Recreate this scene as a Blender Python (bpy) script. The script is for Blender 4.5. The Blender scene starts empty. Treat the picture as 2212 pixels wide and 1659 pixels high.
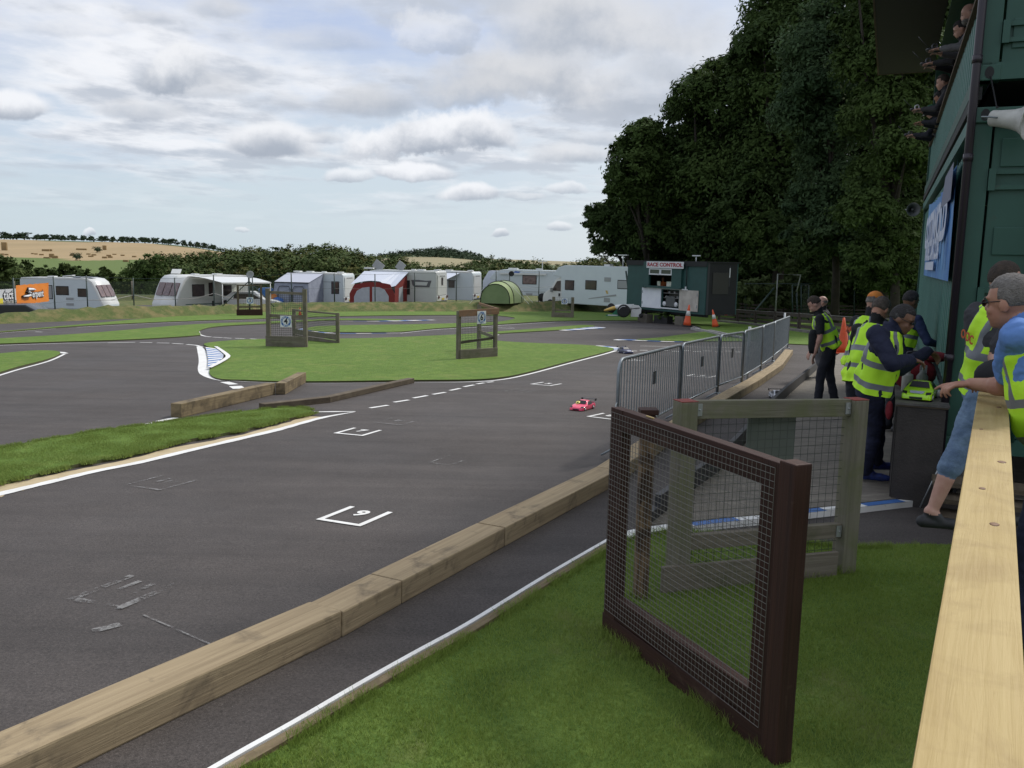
import bpy, math, random
import numpy as np
from mathutils import Vector, Matrix, noise as mnoise
from mathutils.geometry import tessellate_polygon
R = math.radians
random.seed(7); rng = np.random.default_rng(7)
sc = bpy.context.scene; col = sc.collection
# ---------------------------------------------------------------- camera
CAMZ = 1.76; PITCH = math.atan((829.5-560)/1853.0); ROLL = 0.02; F = 1853.0
cf = Vector((0, math.cos(PITCH), -math.sin(PITCH)))
u0 = Vector((0, math.sin(PITCH), math.cos(PITCH))); r0 = Vector((1, 0, 0))
CR = r0*math.cos(ROLL)+u0*math.sin(ROLL); CU = u0*math.cos(ROLL)-r0*math.sin(ROLL)
cam = bpy.data.objects.new('camera', bpy.data.cameras.new('camera')); col.objects.link(cam)
cam.matrix_world = Matrix(((CR.x, CU.x, -cf.x, 0), (CR.y, CU.y, -cf.y, 0), (CR.z, CU.z, -cf.z, CAMZ), (0, 0, 0, 1)))
cam.data.sensor_width = 36; cam.data.lens = 36*F/2212.0
cam.data.clip_start = 0.05; cam.data.clip_end = 9000
sc.camera = cam
C0 = Vector((0, 0, CAMZ)); GK = 0.03
def ray(x, y): return cf+CR*((x-1106)/F)-CU*((y-829.5)/F)
def G(x, y, dz=0.0):                      # a point of the sloping ground (z = -GK*Y), dz above it
    d = ray(x, y); t = (dz-CAMZ)/(d.z+GK*d.y); return C0+d*t
def P(x, y, Y):                           # a point at world depth Y
    d = ray(x, y); return C0+d*(Y/d.y)
def gz(Y): return -GK*Y
# ---------------------------------------------------------------- view, sun and sky
sc.view_settings.view_transform = 'Standard'; sc.view_settings.look = 'None'
sc.view_settings.gamma = 1; sc.view_settings.exposure = 0.12
SUN_EL = R(48); SUN_AZ = R(47)            # azimuth from +Y towards +X
sl = bpy.data.lights.new('sun', 'SUN'); sl.energy = 2.9; sl.angle = R(10); sl.color = (1, .96, .9)
so = bpy.data.objects.new('sun', sl); col.objects.link(so)
sd = Vector((math.sin(SUN_AZ)*math.cos(SUN_EL), math.cos(SUN_AZ)*math.cos(SUN_EL), math.sin(SUN_EL)))
so.rotation_euler = sd.to_track_quat('Z', 'Y').to_euler()
w = bpy.data.worlds.new('World'); sc.world = w; w.use_nodes = True
def world_nodes():
    nt = w.node_tree; N = nt.nodes; L = nt.links; N.clear()
    def n(t, **k):
        o = N.new(t)
        for a, b in k.items(): setattr(o, a, b)
        return o
    def lk(v, s):
        if isinstance(v, (int, float)): s.default_value = v
        elif isinstance(v, tuple): s.default_value = v+(1,)*(len(s.default_value)-len(v)) if len(s.default_value) == 4 else v
        else: L.new(v, s)
    def m(op, a, b=0.0, c=None, clamp=False):
        o = n('ShaderNodeMath', operation=op, use_clamp=clamp); lk(a, o.inputs[0]); lk(b, o.inputs[1])
        if c is not None: lk(c, o.inputs[2])
        return o.outputs[0]
    def mr(v, a, b, c=0.0, d=1.0):
        o = n('ShaderNodeMapRange', interpolation_type='SMOOTHSTEP'); lk(v, o.inputs[0])
        for i, q in enumerate((a, b, c, d)): o.inputs[i+1].default_value = q
        return o.outputs[0]
    def mix(f, a, b):
        o = n('ShaderNodeMix', data_type='RGBA'); lk(f, o.inputs[0]); lk(a, o.inputs[6]); lk(b, o.inputs[7]); return o.outputs[2]
    def noise(vec, s, det=6, rough=.55):
        o = n('ShaderNodeTexNoise'); L.new(vec, o.inputs['Vector']); o.inputs['Scale'].default_value = s
        o.inputs['Detail'].default_value = det; o.inputs['Roughness'].default_value = rough; return o.outputs[0]
    def comb(x, y, z=0.0):
        o = n('ShaderNodeCombineXYZ'); lk(x, o.inputs[0]); lk(y, o.inputs[1]); lk(z, o.inputs[2]); return o.outputs[0]
    sky = n('ShaderNodeTexSky', sky_type='NISHITA'); sky.sun_disc = False
    sky.sun_elevation = SUN_EL; sky.sun_rotation = SUN_AZ
    tc = n('ShaderNodeTexCoord'); sp = n('ShaderNodeSeparateXYZ'); L.new(tc.outputs['Generated'], sp.inputs[0])
    X, Y, Z = sp.outputs
    Yc = m('MAXIMUM', m('ABSOLUTE', Y), 0.05)
    U = m('DIVIDE', X, Yc); V = m('DIVIDE', Z, Yc)
    vec = comb(U, V)
    # high veil, streaky
    st = comb(m('MULTIPLY', U, 1.6), m('MULTIPLY', V, 8.0))
    n1 = noise(st, 1.6, 8, .6); n2 = noise(vec, 3.0, 6, .6)
    veil = m('ADD', m('MULTIPLY', n1, .6), m('MULTIPLY', n2, .4))
    base = mix(mr(veil, .38, .62), (4.5, 5.4, 7.6), (6.5, 7.0, 8.0))
    low = mix(mr(V, 0.0, .28), (5.7, 6.7, 7.4), base)
    low = mix(mr(m('SUBTRACT', U, m('MULTIPLY', V, .2)), -.35, .3, 0, .5), low, (7.5, 7.8, 8.2))
    c = mix(.88, sky.outputs[0], low)
    # warp for cumulus edges
    w1 = m('SUBTRACT', noise(vec, 9, 7, .58), .5)
    wn = n('ShaderNodeVectorMath', operation='ADD'); L.new(vec, wn.inputs[0]); wn.inputs[1].default_value = (3.7, 9.1, 0)
    w2 = m('SUBTRACT', noise(wn.outputs[0], 11, 7, .6), .5)
    w3 = m('SUBTRACT', noise(vec, 3.2, 3, .5), .5)
    Uw = m('ADD', U, m('ADD', m('MULTIPLY', w1, .13), m('MULTIPLY', w3, .10))); Vw = m('ADD', V, m('ADD', m('MULTIPLY', w2, .085), m('MULTIPLY', w3, .05)))
    tex = noise(vec, 14, 6, .6)
    Us = m('ADD', U, m('MULTIPLY', w1, .045)); Vs = m('ADD', V, m('MULTIPLY', w2, .028))
    # broken middle layer, drawn on a plane overhead so it closes up towards the horizon
    Zp = m('ADD', m('MAXIMUM', Z, 0.0), .07); pl_ = comb(m('DIVIDE', X, Zp), m('MULTIPLY', m('DIVIDE', Y, Zp), .8))
    q1 = noise(pl_, .85, 9, .58); of = n('ShaderNodeVectorMath', operation='ADD'); L.new(pl_, of.inputs[0]); of.inputs[1].default_value = (.10, .22, 0)
    q2 = noise(of.outputs[0], .85, 9, .58)
    lum = mr(m('ADD', m('MULTIPLY', m('SUBTRACT', q2, q1), 5.0), m('MULTIPLY', m('SUBTRACT', n2, .5), 1.2)), -.45, .45)
    cl = mix(lum, (4.9, 5.3, 6.0), (8.7, 8.8, 9.1))
    mk = mr(q1, .42, .57, 0, .88)
    fade = mr(Z, .015, .13)
    c = mix(m('MULTIPLY', mk, fade), c, cl)
    blobs = [(1290,70,210,100,.85,.1),(1120,180,180,75,.9,.05),(1010,215,120,45,.7,.05),(1380,220,130,70,.5,.1),(925,85,60,50,.5,.6),(800,228,85,38,.7,.1),(470,20,60,30,.5,0),(320,42,50,18,.4,0),
             (300,245,95,26,.6,.15),(440,195,95,32,.5,.1),(375,160,75,62,.95,.75),(30,232,72,36,.9,.9),(640,225,40,24,.3,0),(650,330,60,22,.4,.2),
             (590,312,86,42,.9,.8),(930,312,150,52,1,.9),(1240,338,85,28,.8,.4),(755,382,50,18,.7,.9),(900,376,72,20,.85,1),
             (1015,422,50,22,.85,.9),(1225,412,38,14,.6,.8),(1130,425,40,10,.4,.6),(1205,494,26,13,.6,.9),(1075,503,13,11,.7,.9),(525,495,15,7,.5,.8),
             (193,505,10,9,.7,.9),(1480,150,120,90,.6,.35),(700,90,110,30,.35,.1),(160,60,120,22,.3,.5),(700,300,40,14,.5,.5),(1290,300,60,20,.5,.5)]
    for (bx, by, rx, ry, op, wh) in blobs:
        d = ray(bx, by); cu, cv = d.x/d.y, d.z/d.y; ru, rv = rx/F*1.25, ry/F*1.22
        small = ry < 45; a = m('DIVIDE', m('SUBTRACT', Us if small else Uw, cu), ru); b = m('DIVIDE', m('SUBTRACT', Vs if small else Vw, cv), rv)
        bl = m('MULTIPLY', m('MINIMUM', b, 0.0), .9); bb = m('ADD', b, bl)
        r = m('ADD', m('MULTIPLY', a, a), m('MULTIPLY', bb, bb))
        mask = mr(r, 1.2, .50 if wh > .5 else .1, 0, min(1.0, op*1.05))
        sh = mr(m('ADD', m('ADD', b, m('MULTIPLY', w1, 2.2)), m('MULTIPLY', m('SUBTRACT', tex, .5), 1.2)), -.65, .65)
        g = .74+.26*wh
        dark = (3.7, 4.15, 4.9); lite = (8.7*g, 8.85*g, 9.2*g)
        c = mix(mask, c, mix(sh, dark, lite))
    bg = n('ShaderNodeBackground'); L.new(c, bg.inputs[0]); bg.inputs[1].default_value = 0.1
    out = n('ShaderNodeOutputWorld'); L.new(bg.outputs[0], out.inputs[0])
world_nodes(); w.cycles.sampling_method='MANUAL'; w.cycles.sample_map_resolution=256
# ---------------------------------------------------------------- helpers
WM = {}
def wm(o): return WM[o.name] if o is not None else Matrix.Identity(4)
def tag(o, label=None, cat=None, group=None, kind=None):
    if label: o['label'] = label
    if cat: o['category'] = cat
    if group: o['group'] = group
    if kind: o['kind'] = kind
    return o
def thing(name, label, cat, loc=(0, 0, 0), rz=0.0, group=None, M=None):
    o = bpy.data.objects.new(name, None); col.objects.link(o)
    m = M if M is not None else Matrix.Translation(Vector(loc))@Matrix.Rotation(rz, 4, 'Z')
    o.matrix_world = m; WM[o.name] = m.copy(); o.empty_display_size = .2
    return tag(o, label, cat, group)
KIDS = {}
def copy_tree(o, parent=None, M=None, label=None):
    c = o.copy(); col.objects.link(c)
    if parent is not None:
        c.parent = parent; m = WM[parent.name]
    else:
        m = M if M is not None else WM[o.name]; c.matrix_world = m
    WM[c.name] = m.copy()
    if label: c['label'] = label
    for ch in list(KIDS.get(o.name, [])):
        k = copy_tree(ch, c); KIDS.setdefault(c.name, []).append(k)
    return c
def TR(x, y, z, rz=0.0): return Matrix.Translation((x, y, z))@Matrix.Rotation(rz, 4, 'Z')
class MB:
    def __init__(s): s.v = []; s.f = []; s.mi = []; s.uv = []; s.sm = []
    def add(s, vs, fs, mi=0, uvs=None, smooth=False, M=None):
        b = len(s.v)
        s.v += [tuple(M@Vector(p)) if M is not None else tuple(p) for p in vs]
        for i, f in enumerate(fs):
            s.f.append([b+k for k in f]); s.mi.append(mi); s.sm.append(smooth)
            s.uv.append(uvs[i] if uvs else None)
        return s
    def box(s, c, d, mi=0, M=None, rz=0.0):
        x, y, z = d[0]/2, d[1]/2, d[2]/2
        L = Matrix.Translation(c)@Matrix.Rotation(rz, 4, 'Z')
        if M is not None: L = M@L
        return s.beam((-x, 0, 0), (x, 0, 0), d[1], d[2], mi=mi, M=L)
    def beam(s, p0, p1, w, h, up=(0, 0, 1), mi=0, M=None, bev=0.0, w1=None, h1=None):
        p0 = Vector(p0); p1 = Vector(p1); a = (p1-p0); Ln = a.length; a.normalize()
        up = Vector(up)
        if abs(a.dot(up)) > .98: up = Vector((0, 1, 0)) if abs(a.y) < .9 else Vector((1, 0, 0))
        sd = a.cross(up).normalized(); u = sd.cross(a).normalized()
        w1 = w if w1 is None else w1; h1 = h if h1 is None else h1
        vs = []
        for p, ww, hh in ((p0, w, h), (p1, w1, h1)):
            for (i, j) in ((-1, -1), (1, -1), (1, 1), (-1, 1)): vs.append(p+sd*i*ww/2+u*j*hh/2)
        fs = [(3, 2, 1, 0), (4, 5, 6, 7), (0, 1, 5, 4), (1, 2, 6, 5), (2, 3, 7, 6), (3, 0, 4, 7)]
        o = random.random()*7
        uv = [[(o, 0), (o+w*.2, w), (o+h*.2, h), (o, h)]]*2
        dd = (w, h, w, h); acc = random.random()*5
        for k in range(4):
            uv = uv+[[(o, acc), (o, acc+dd[k]), (o+Ln, acc+dd[k]), (o+Ln, acc)]]; acc += dd[k]
        return s.add(vs, fs, mi, uv, M=M)
    def tube(s, pts, r, n=8, mi=0, M=None, caps=True, closed=False):
        pts = [Vector(p) for p in pts]; K = len(pts)
        rr = r if isinstance(r, (list, tuple)) else [r]*K
        vs = []; fs = []; prev = None
        for i, p in enumerate(pts):
            if closed: a = pts[(i+1) % K]-pts[i-1]
            else: a = pts[min(i+1, K-1)]-pts[max(i-1, 0)]
            a.normalize()
            if prev is None:
                q = Vector((0, 0, 1)) if abs(a.z) < .9 else Vector((1, 0, 0))
            else: q = prev
            sd = a.cross(q).normalized(); q2 = sd.cross(a).normalized(); prev = q2
            for k in range(n):
                t = 2*math.pi*k/n; vs.append(p+(sd*math.cos(t)+q2*math.sin(t))*rr[i])
        for i in range(K if closed else K-1):
            j = (i+1) % K
            for k in range(n): fs.append((i*n+k, i*n+(k+1) % n, j*n+(k+1) % n, j*n+k))
        s.add(vs, fs, mi, smooth=n > 4, M=M)
        if caps and not closed:
            b = len(s.v)
            s.f.append([b-K*n+k for k in range(n)][::-1]); s.mi.append(mi); s.sm.append(False); s.uv.append(None)
            s.f.append([b-n+k for k in range(n)]); s.mi.append(mi); s.sm.append(False); s.uv.append(None)
        return s
    def lathe(s, prof, n=16, mi=0, M=None, smooth=True):     # prof: (r, z) along local z
        vs = []; fs = []
        for (r, z) in prof:
            for k in range(n):
                t = 2*math.pi*k/n; vs.append((r*math.cos(t), r*math.sin(t), z))
        for i in range(len(prof)-1):
            for k in range(n): fs.append((i*n+k, i*n+(k+1) % n, (i+1)*n+(k+1) % n, (i+1)*n+k))
        fs.append(tuple(range(n))[::-1]); fs.append(tuple((len(prof)-1)*n+k for k in range(n)))
        return s.add(vs, fs, mi, smooth=smooth, M=M)
    def prism(s, poly, a, b, mi=0, M=None, axis='y', mi_side=None, smooth_side=False):
        # poly: 2D outline (u, v) -> x,z (axis y) / x,y (axis z) / y,z (axis x); extruded from a to b
        def q(p, t): return {'y': (p[0], t, p[1]), 'z': (p[0], p[1], t), 'x': (t, p[0], p[1])}[axis]
        n = len(poly); vs = [q(p, a) for p in poly]+[q(p, b) for p in poly]
        ar = sum(poly[i][0]*poly[(i+1) % n][1]-poly[(i+1) % n][0]*poly[i][1] for i in range(n))
        tri = tessellate_polygon([[Vector((p[0], p[1], 0)) for p in poly]])
        f1 = [tuple(t) for t in tri]; fs = []
        for t in f1: fs += [t[::-1], tuple(k+n for k in t)]
        s.add(vs, fs, mi, M=M)
        sd = [(i, (i+1) % n, n+(i+1) % n, n+i) for i in range(n)]
        b0 = len(s.v)-2*n
        for f in sd:
            s.f.append([b0+k for k in f]); s.mi.append(mi if mi_side is None else mi_side); s.sm.append(smooth_side); s.uv.append(None)
        return s
    def loft(s, rings, mi=0, M=None, smooth=True, cap=True, closed=True):
        n = len(rings[0]); vs = [p for r in rings for p in r]; fs = []
        for i in range(len(rings)-1):
            for k in range(n if closed else n-1):
                fs.append((i*n+k, i*n+(k+1) % n, (i+1)*n+(k+1) % n, (i+1)*n+k))
        s.add(vs, fs, mi, smooth=smooth, M=M)
        if cap and closed:
            b = len(s.v)-len(vs)
            for ff in ([b+k for k in range(n)][::-1], [b+(len(rings)-1)*n+k for k in range(n)]):
                s.f.append(ff); s.mi.append(mi); s.sm.append(False); s.uv.append(None)
        return s
    def ball(s, c, r, nu=14, nv=9, mi=0, M=None):
        r = (r, r, r) if isinstance(r, (int, float)) else r
        rings = []
        for i in range(nv+1):
            t = math.pi*(i/nv); t = min(max(t, .02), math.pi-.02)
            rings.append([(c[0]+r[0]*math.sin(t)*math.cos(2*math.pi*k/nu), c[1]+r[1]*math.sin(t)*math.sin(2*math.pi*k/nu), c[2]-r[2]*math.cos(t)) for k in range(nu)])
        return s.loft(rings, mi, M)
    def build(s, name, mats, parent=None, world=False, bevel=0.0, label=None, fixn=True):
        me = bpy.data.meshes.new(name)
        vs = s.v
        if world and parent is not None:
            inv = wm(parent).inverted(); vs = [tuple(inv@Vector(p)) for p in vs]
        me.from_pydata(vs, [], s.f)
        if not isinstance(mats, (list, tuple)): mats = [mats]
        for m_ in mats: me.materials.append(m_)
        me.polygons.foreach_set('material_index', s.mi)
        me.polygons.foreach_set('use_smooth', s.sm)
        if any(u is not None for u in s.uv):
            ul = me.uv_layers.new(name='UVMap'); flat = []
            for f, u in zip(s.f, s.uv):
                for k in range(len(f)):
                    flat += list(u[k]) if u is not None else [0.0, 0.0]
            ul.data.foreach_set('uv', flat)
        me.update()
        if fixn:
            import bmesh
            bm = bmesh.new(); bm.from_mesh(me); bmesh.ops.recalc_face_normals(bm, faces=bm.faces)
            if bevel > 0:
                bmesh.ops.remove_doubles(bm, verts=bm.verts, dist=1e-5)
                es = [e for e in bm.edges if e.is_manifold and e.calc_face_angle(0) > R(40)]
                bmesh.ops.bevel(bm, geom=es, offset=bevel, segments=2, profile=.6, affect='EDGES', clamp_overlap=True)
            bm.to_mesh(me); bm.free()
        o = bpy.data.objects.new(name, me); col.objects.link(o)
        if parent is not None:
            o.parent = parent; WM[o.name] = wm(parent).copy(); KIDS.setdefault(parent.name, []).append(o)
        else: WM[o.name] = Matrix.Identity(4)
        if label: o['label'] = label
        return o
def textmesh(mb, s, size, M, mi=0, ext=.002, align='CENTER', font=None, squash=1.0, bold=0.0):
    cu = bpy.data.curves.new('t', 'FONT'); cu.body = s; cu.size = size; cu.align_x = align; cu.align_y = 'CENTER'
    cu.extrude = ext; cu.resolution_u = 3; cu.offset = bold
    o = bpy.data.objects.new('t', cu); col.objects.link(o)
    bpy.context.view_layer.update()
    me = bpy.data.meshes.new_from_object(o.evaluated_get(bpy.context.evaluated_depsgraph_get()))
    S = Matrix.Diagonal((squash, 1, 1, 1))
    mb.add([v.co for v in me.vertices], [tuple(p.vertices) for p in me.polygons], mi, M=M@S)
    bpy.data.objects.remove(o); bpy.data.curves.remove(cu); bpy.data.meshes.remove(me)
# text lies in local XY facing +Z; FACE turns it to face -Y (x right, z up)
FACE = Matrix.Rotation(R(90), 4, 'X')
# ---------------------------------------------------------------- materials
MATS = {}
def mat(name, c, c2=None, sc_=5.0, rough=.6, bump=0.0, bs=60.0, metal=0.0, spots=None, det=5, contrast=(.35, .65), coord='Object',
        stretch=None, spec=.5, em=None, alpha=None, c3=None, s3=1.0, k3=(.5, .7), coat=0.0, trans=0.0, sss=None):
    if name in MATS: return MATS[name]
    m = bpy.data.materials.new(name); m.use_nodes = True; nt = m.node_tree; N = nt.nodes; L = nt.links
    b = N['Principled BSDF']; b.inputs['Roughness'].default_value = rough; b.inputs['Metallic'].default_value = metal
    b.inputs['Specular IOR Level'].default_value = spec; b.inputs['Coat Weight'].default_value = coat
    b.inputs['Transmission Weight'].default_value = trans
    b.inputs['Base Color'].default_value = tuple(c)+(1,)
    tc = N.new('ShaderNodeTexCoord'); mp = N.new('ShaderNodeMapping'); L.new(tc.outputs[coord], mp.inputs[0])
    if stretch: mp.inputs['Scale'].default_value = stretch
    def nz(s, d=det, r=.6):
        o = N.new('ShaderNodeTexNoise'); L.new(mp.outputs[0], o.inputs['Vector']); o.inputs['Scale'].default_value = s
        o.inputs['Detail'].default_value = d; o.inputs['Roughness'].default_value = r; return o.outputs[0]
    def rmp(v, a, bb):
        o = N.new('ShaderNodeMapRange'); L.new(v, o.inputs[0]); o.inputs[1].default_value = a; o.inputs[2].default_value = bb; return o.outputs[0]
    cur = None
    if c2 is not None:
        x = N.new('ShaderNodeMix'); x.data_type = 'RGBA'; L.new(rmp(nz(sc_), *contrast), x.inputs[0])
        x.inputs[6].default_value = tuple(c)+(1,); x.inputs[7].default_value = tuple(c2)+(1,); cur = x.outputs[2]
    if c3 is not None:
        x = N.new('ShaderNodeMix'); x.data_type = 'RGBA'; L.new(rmp(nz(s3, 6, .65), *k3), x.inputs[0])
        if cur is not None: L.new(cur, x.inputs[6])
        else: x.inputs[6].default_value = tuple(c)+(1,)
        x.inputs[7].default_value = tuple(c3)+(1,); cur = x.outputs[2]
    if cur is not None: L.new(cur, b.inputs['Base Color'])
    if bump > 0:
        bp = N.new('ShaderNodeBump'); bp.inputs['Strength'].default_value = bump; bp.inputs['Distance'].default_value = .02
        L.new(nz(bs, 4), bp.inputs['Height']); L.new(bp.outputs[0], b.inputs['Normal'])
    if em:
        b.inputs['Emission Color'].default_value = tuple(em[0])+(1,); b.inputs['Emission Strength'].default_value = em[1]
    if alpha is not None: b.inputs['Alpha'].default_value = alpha
    MATS[name] = m; return m
def wood(name, c, c2, c3=None, rough=.8, s=3.0, k3=(.52, .75), gs=.6):
    # grain along U of the beam UVs
    if name in MATS: return MATS[name]
    m = bpy.data.materials.new(name); m.use_nodes = True; nt = m.node_tree; N = nt.nodes; L = nt.links
    b = N['Principled BSDF']; b.inputs['Roughness'].default_value = rough; b.inputs['Specular IOR Level'].default_value = .25
    tc = N.new('ShaderNodeTexCoord')
    def nz(scale, sc_=1.0, det=6, src='UV'):
        mp = N.new('ShaderNodeMapping'); L.new(tc.outputs[src], mp.inputs[0]); mp.inputs['Scale'].default_value = scale
        o = N.new('ShaderNodeTexNoise'); L.new(mp.outputs[0], o.inputs['Vector']); o.inputs['Scale'].default_value = sc_
        o.inputs['Detail'].default_value = det; o.inputs['Roughness'].default_value = .6; o.inputs['Distortion'].default_value = .6; return o.outputs[0]
    def rmp(v, a, bb):
        o = N.new('ShaderNodeMapRange'); L.new(v, o.inputs[0]); o.inputs[1].default_value = a; o.inputs[2].default_value = bb; return o.outputs[0]
    g = nz((gs*2, 38, 1), s/3)
    x = N.new('ShaderNodeMix'); x.data_type = 'RGBA'; L.new(rmp(g, .35, .68), x.inputs[0])
    x.inputs[6].default_value = tuple(c)+(1,); x.inputs[7].default_value = tuple(c2)+(1,); cur = x.outputs[2]
    if c3 is not None:
        y = N.new('ShaderNodeMix'); y.data_type = 'RGBA'; L.new(rmp(nz((1, 1, 1), 5.5, 7, 'Object'), *k3), y.inputs[0])
        L.new(cur, y.inputs[6]); y.inputs[7].default_value = tuple(c3)+(1,); cur = y.outputs[2]
    L.new(cur, b.inputs['Base Color'])
    bp = N.new('ShaderNodeBump'); bp.inputs['Strength'].default_value = .35; bp.inputs['Distance'].default_value = .01
    L.new(nz((3, 70, 1), 1.0), bp.inputs['Height']); L.new(bp.outputs[0], b.inputs['Normal'])
    MATS[name] = m; return m
# ================================================================ SETTING: terrain, track, turf, kerbs
def grass_mat(name, a, b, c, d3=(.16, .15, .055), bump=.6, dryk=(.55, .8)):
    if name in MATS: return MATS[name]
    m = bpy.data.materials.new(name); m.use_nodes = True; nt = m.node_tree; N = nt.nodes; L = nt.links
    bs = N['Principled BSDF']; bs.inputs['Roughness'].default_value = .85; bs.inputs['Specular IOR Level'].default_value = .2
    ge = N.new('ShaderNodeNewGeometry')
    def nz(s, det=6, st=None):
        o = N.new('ShaderNodeTexNoise')
        if st:
            mp = N.new('ShaderNodeMapping'); mp.inputs['Scale'].default_value = st; L.new(ge.outputs['Position'], mp.inputs[0]); L.new(mp.outputs[0], o.inputs['Vector'])
        else: L.new(ge.outputs['Position'], o.inputs['Vector'])
        o.inputs['Scale'].default_value = s; o.inputs['Detail'].default_value = det; o.inputs['Roughness'].default_value = .65; return o.outputs[0]
    def rmp(v, p, q):
        o = N.new('ShaderNodeMapRange'); L.new(v, o.inputs[0]); o.inputs[1].default_value = p; o.inputs[2].default_value = q; return o.outputs[0]
    def mx(f, p, q):
        x = N.new('ShaderNodeMix'); x.data_type = 'RGBA'; L.new(f, x.inputs[0])
        for i, v in ((6, p), (7, q)):
            if isinstance(v, tuple): x.inputs[i].default_value = v+(1,)
            else: L.new(v, x.inputs[i])
        return x.outputs[2]
    t = mx(rmp(nz(.8, 7), .38, .62), a, b)
    t = mx(rmp(nz(28, 4), .4, .7), t, c)
    hf = N.new('ShaderNodeMath'); hf.operation = 'MULTIPLY'; L.new(rmp(nz(5.5, 5, (1, .7, 1)), .42, .66), hf.inputs[0]); hf.inputs[1].default_value = .85
    t = mx(hf.outputs[0], t, c)
    t = mx(rmp(nz(2.2, 7, (1, .6, 1)), *dryk), t, d3)
    L.new(t, bs.inputs['Base Color'])
    bp = N.new('ShaderNodeBump'); bp.inputs['Strength'].default_value = bump; bp.inputs['Distance'].default_value = .05
    L.new(nz(32, 5), bp.inputs['Height']); L.new(bp.outputs[0], bs.inputs['Normal'])
    MATS[name] = m; return m
g_turf = grass_mat('turf', (.125, .205, .034), (.160, .245, .045), (.085, .150, .024), (.205, .230, .065), dryk=(.52, .85))
g_rough = grass_mat('rough_grass', (.105, .135, .038), (.135, .145, .050), (.060, .088, .022), (.22, .175, .080), dryk=(.46, .70))
g_near = grass_mat('lawn', (.115, .185, .032), (.150, .220, .042), (.075, .135, .022), (.210, .210, .075))
g_field = grass_mat('pasture', (.115, .160, .040), (.130, .175, .050), (.10, .145, .035), (.16, .18, .06), bump=.1)
m_stub = mat('stubble', (.35, .25, .125), (.29, .21, .10), .02, .9, coord='Object', stretch=(1, .3, 1), c3=(.27, .20, .095), s3=.03, k3=(.58, .72))
m_crop = mat('dry_crop', (.27, .23, .12), (.23, .20, .10), .02, .9)
m_valley = mat('valley_green', (.075, .105, .032), (.055, .08, .025), .03, .95)
def asphalt_mat(name, base, tint=(1.0, .93, .92)):
    m = bpy.data.materials.new(name); m.use_nodes = True; nt = m.node_tree; N = nt.nodes; L = nt.links
    bs = N['Principled BSDF']; bs.inputs['Specular IOR Level'].default_value = .35
    ge = N.new('ShaderNodeNewGeometry')
    def nz(s, det=5, st=None, rz=0, rough=.6):
        o = N.new('ShaderNodeTexNoise'); mp = N.new('ShaderNodeMapping'); L.new(ge.outputs['Position'], mp.inputs[0]); L.new(mp.outputs[0], o.inputs['Vector'])
        if st: mp.inputs['Scale'].default_value = st; mp.inputs['Rotation'].default_value = (0, 0, rz)
        o.inputs['Scale'].default_value = s; o.inputs['Detail'].default_value = det; o.inputs['Roughness'].default_value = rough; return o.outputs[0]
    def rmp(v, p, q, c=0, d=1):
        o = N.new('ShaderNodeMapRange'); L.new(v, o.inputs[0])
        for i, k in enumerate((p, q, c, d)): o.inputs[i+1].default_value = k
        return o.outputs[0]
    def mul(a, b_):
        o = N.new('ShaderNodeMath'); o.operation = 'MULTIPLY'; L.new(a, o.inputs[0])
        if isinstance(b_, float): o.inputs[1].default_value = b_
        else: L.new(b_, o.inputs[1])
        return o.outputs[0]
    v = mul(rmp(nz(75, 4, rough=.85), .3, .7, .38, 1.65), rmp(nz(.35, 6), .3, .7, .84, 1.16))
    v = mul(v, rmp(nz(.9, 5, (.25, 2.2, 1), R(-38)),   .36, .66, .84, 1.12))      # long wheel-worn streaks
    v = mul(v, rmp(nz(3.5, 6), .3, .75, .88, 1.12)); v = mul(v, rmp(nz(.7, 4, (.12, 6, 1), R(-52)), .52, .68, 1.0, .84))
    v = mul(v, float(base))
    cb = N.new('ShaderNodeCombineXYZ')
    for i in range(3): L.new(mul(v, float(tint[i])), cb.inputs[i])
    # pale specks of chipping
    vo = N.new('ShaderNodeTexVoronoi'); L.new(ge.outputs['Position'], vo.inputs['Vector']); vo.inputs['Scale'].default_value = 55
    x = N.new('ShaderNodeMix'); x.data_type = 'RGBA'; L.new(rmp(vo.outputs['Distance'], .14, .05), x.inputs[0]); L.new(cb.outputs[0], x.inputs[6])
    x.inputs[7].default_value = (base*2.3, base*2.15, base*2.1, 1)
    L.new(x.outputs[2], bs.inputs['Base Color']); L.new(rmp(nz(.6, 4), .3, .7, .82, .66), bs.inputs['Roughness'])
    bp = N.new('ShaderNodeBump'); bp.inputs['Strength'].default_value = .5; bp.inputs['Distance'].default_value = .006
    L.new(nz(150, 3), bp.inputs['Height']); L.new(bp.outputs[0], bs.inputs['Normal'])
    return m
m_asph = asphalt_mat('asphalt', .065, (1.0, .855, .785))
def sm(a, b, x):
    t = np.clip((x-a)/(b-a), 0, 1); return t*t*(3-2*t)
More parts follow.
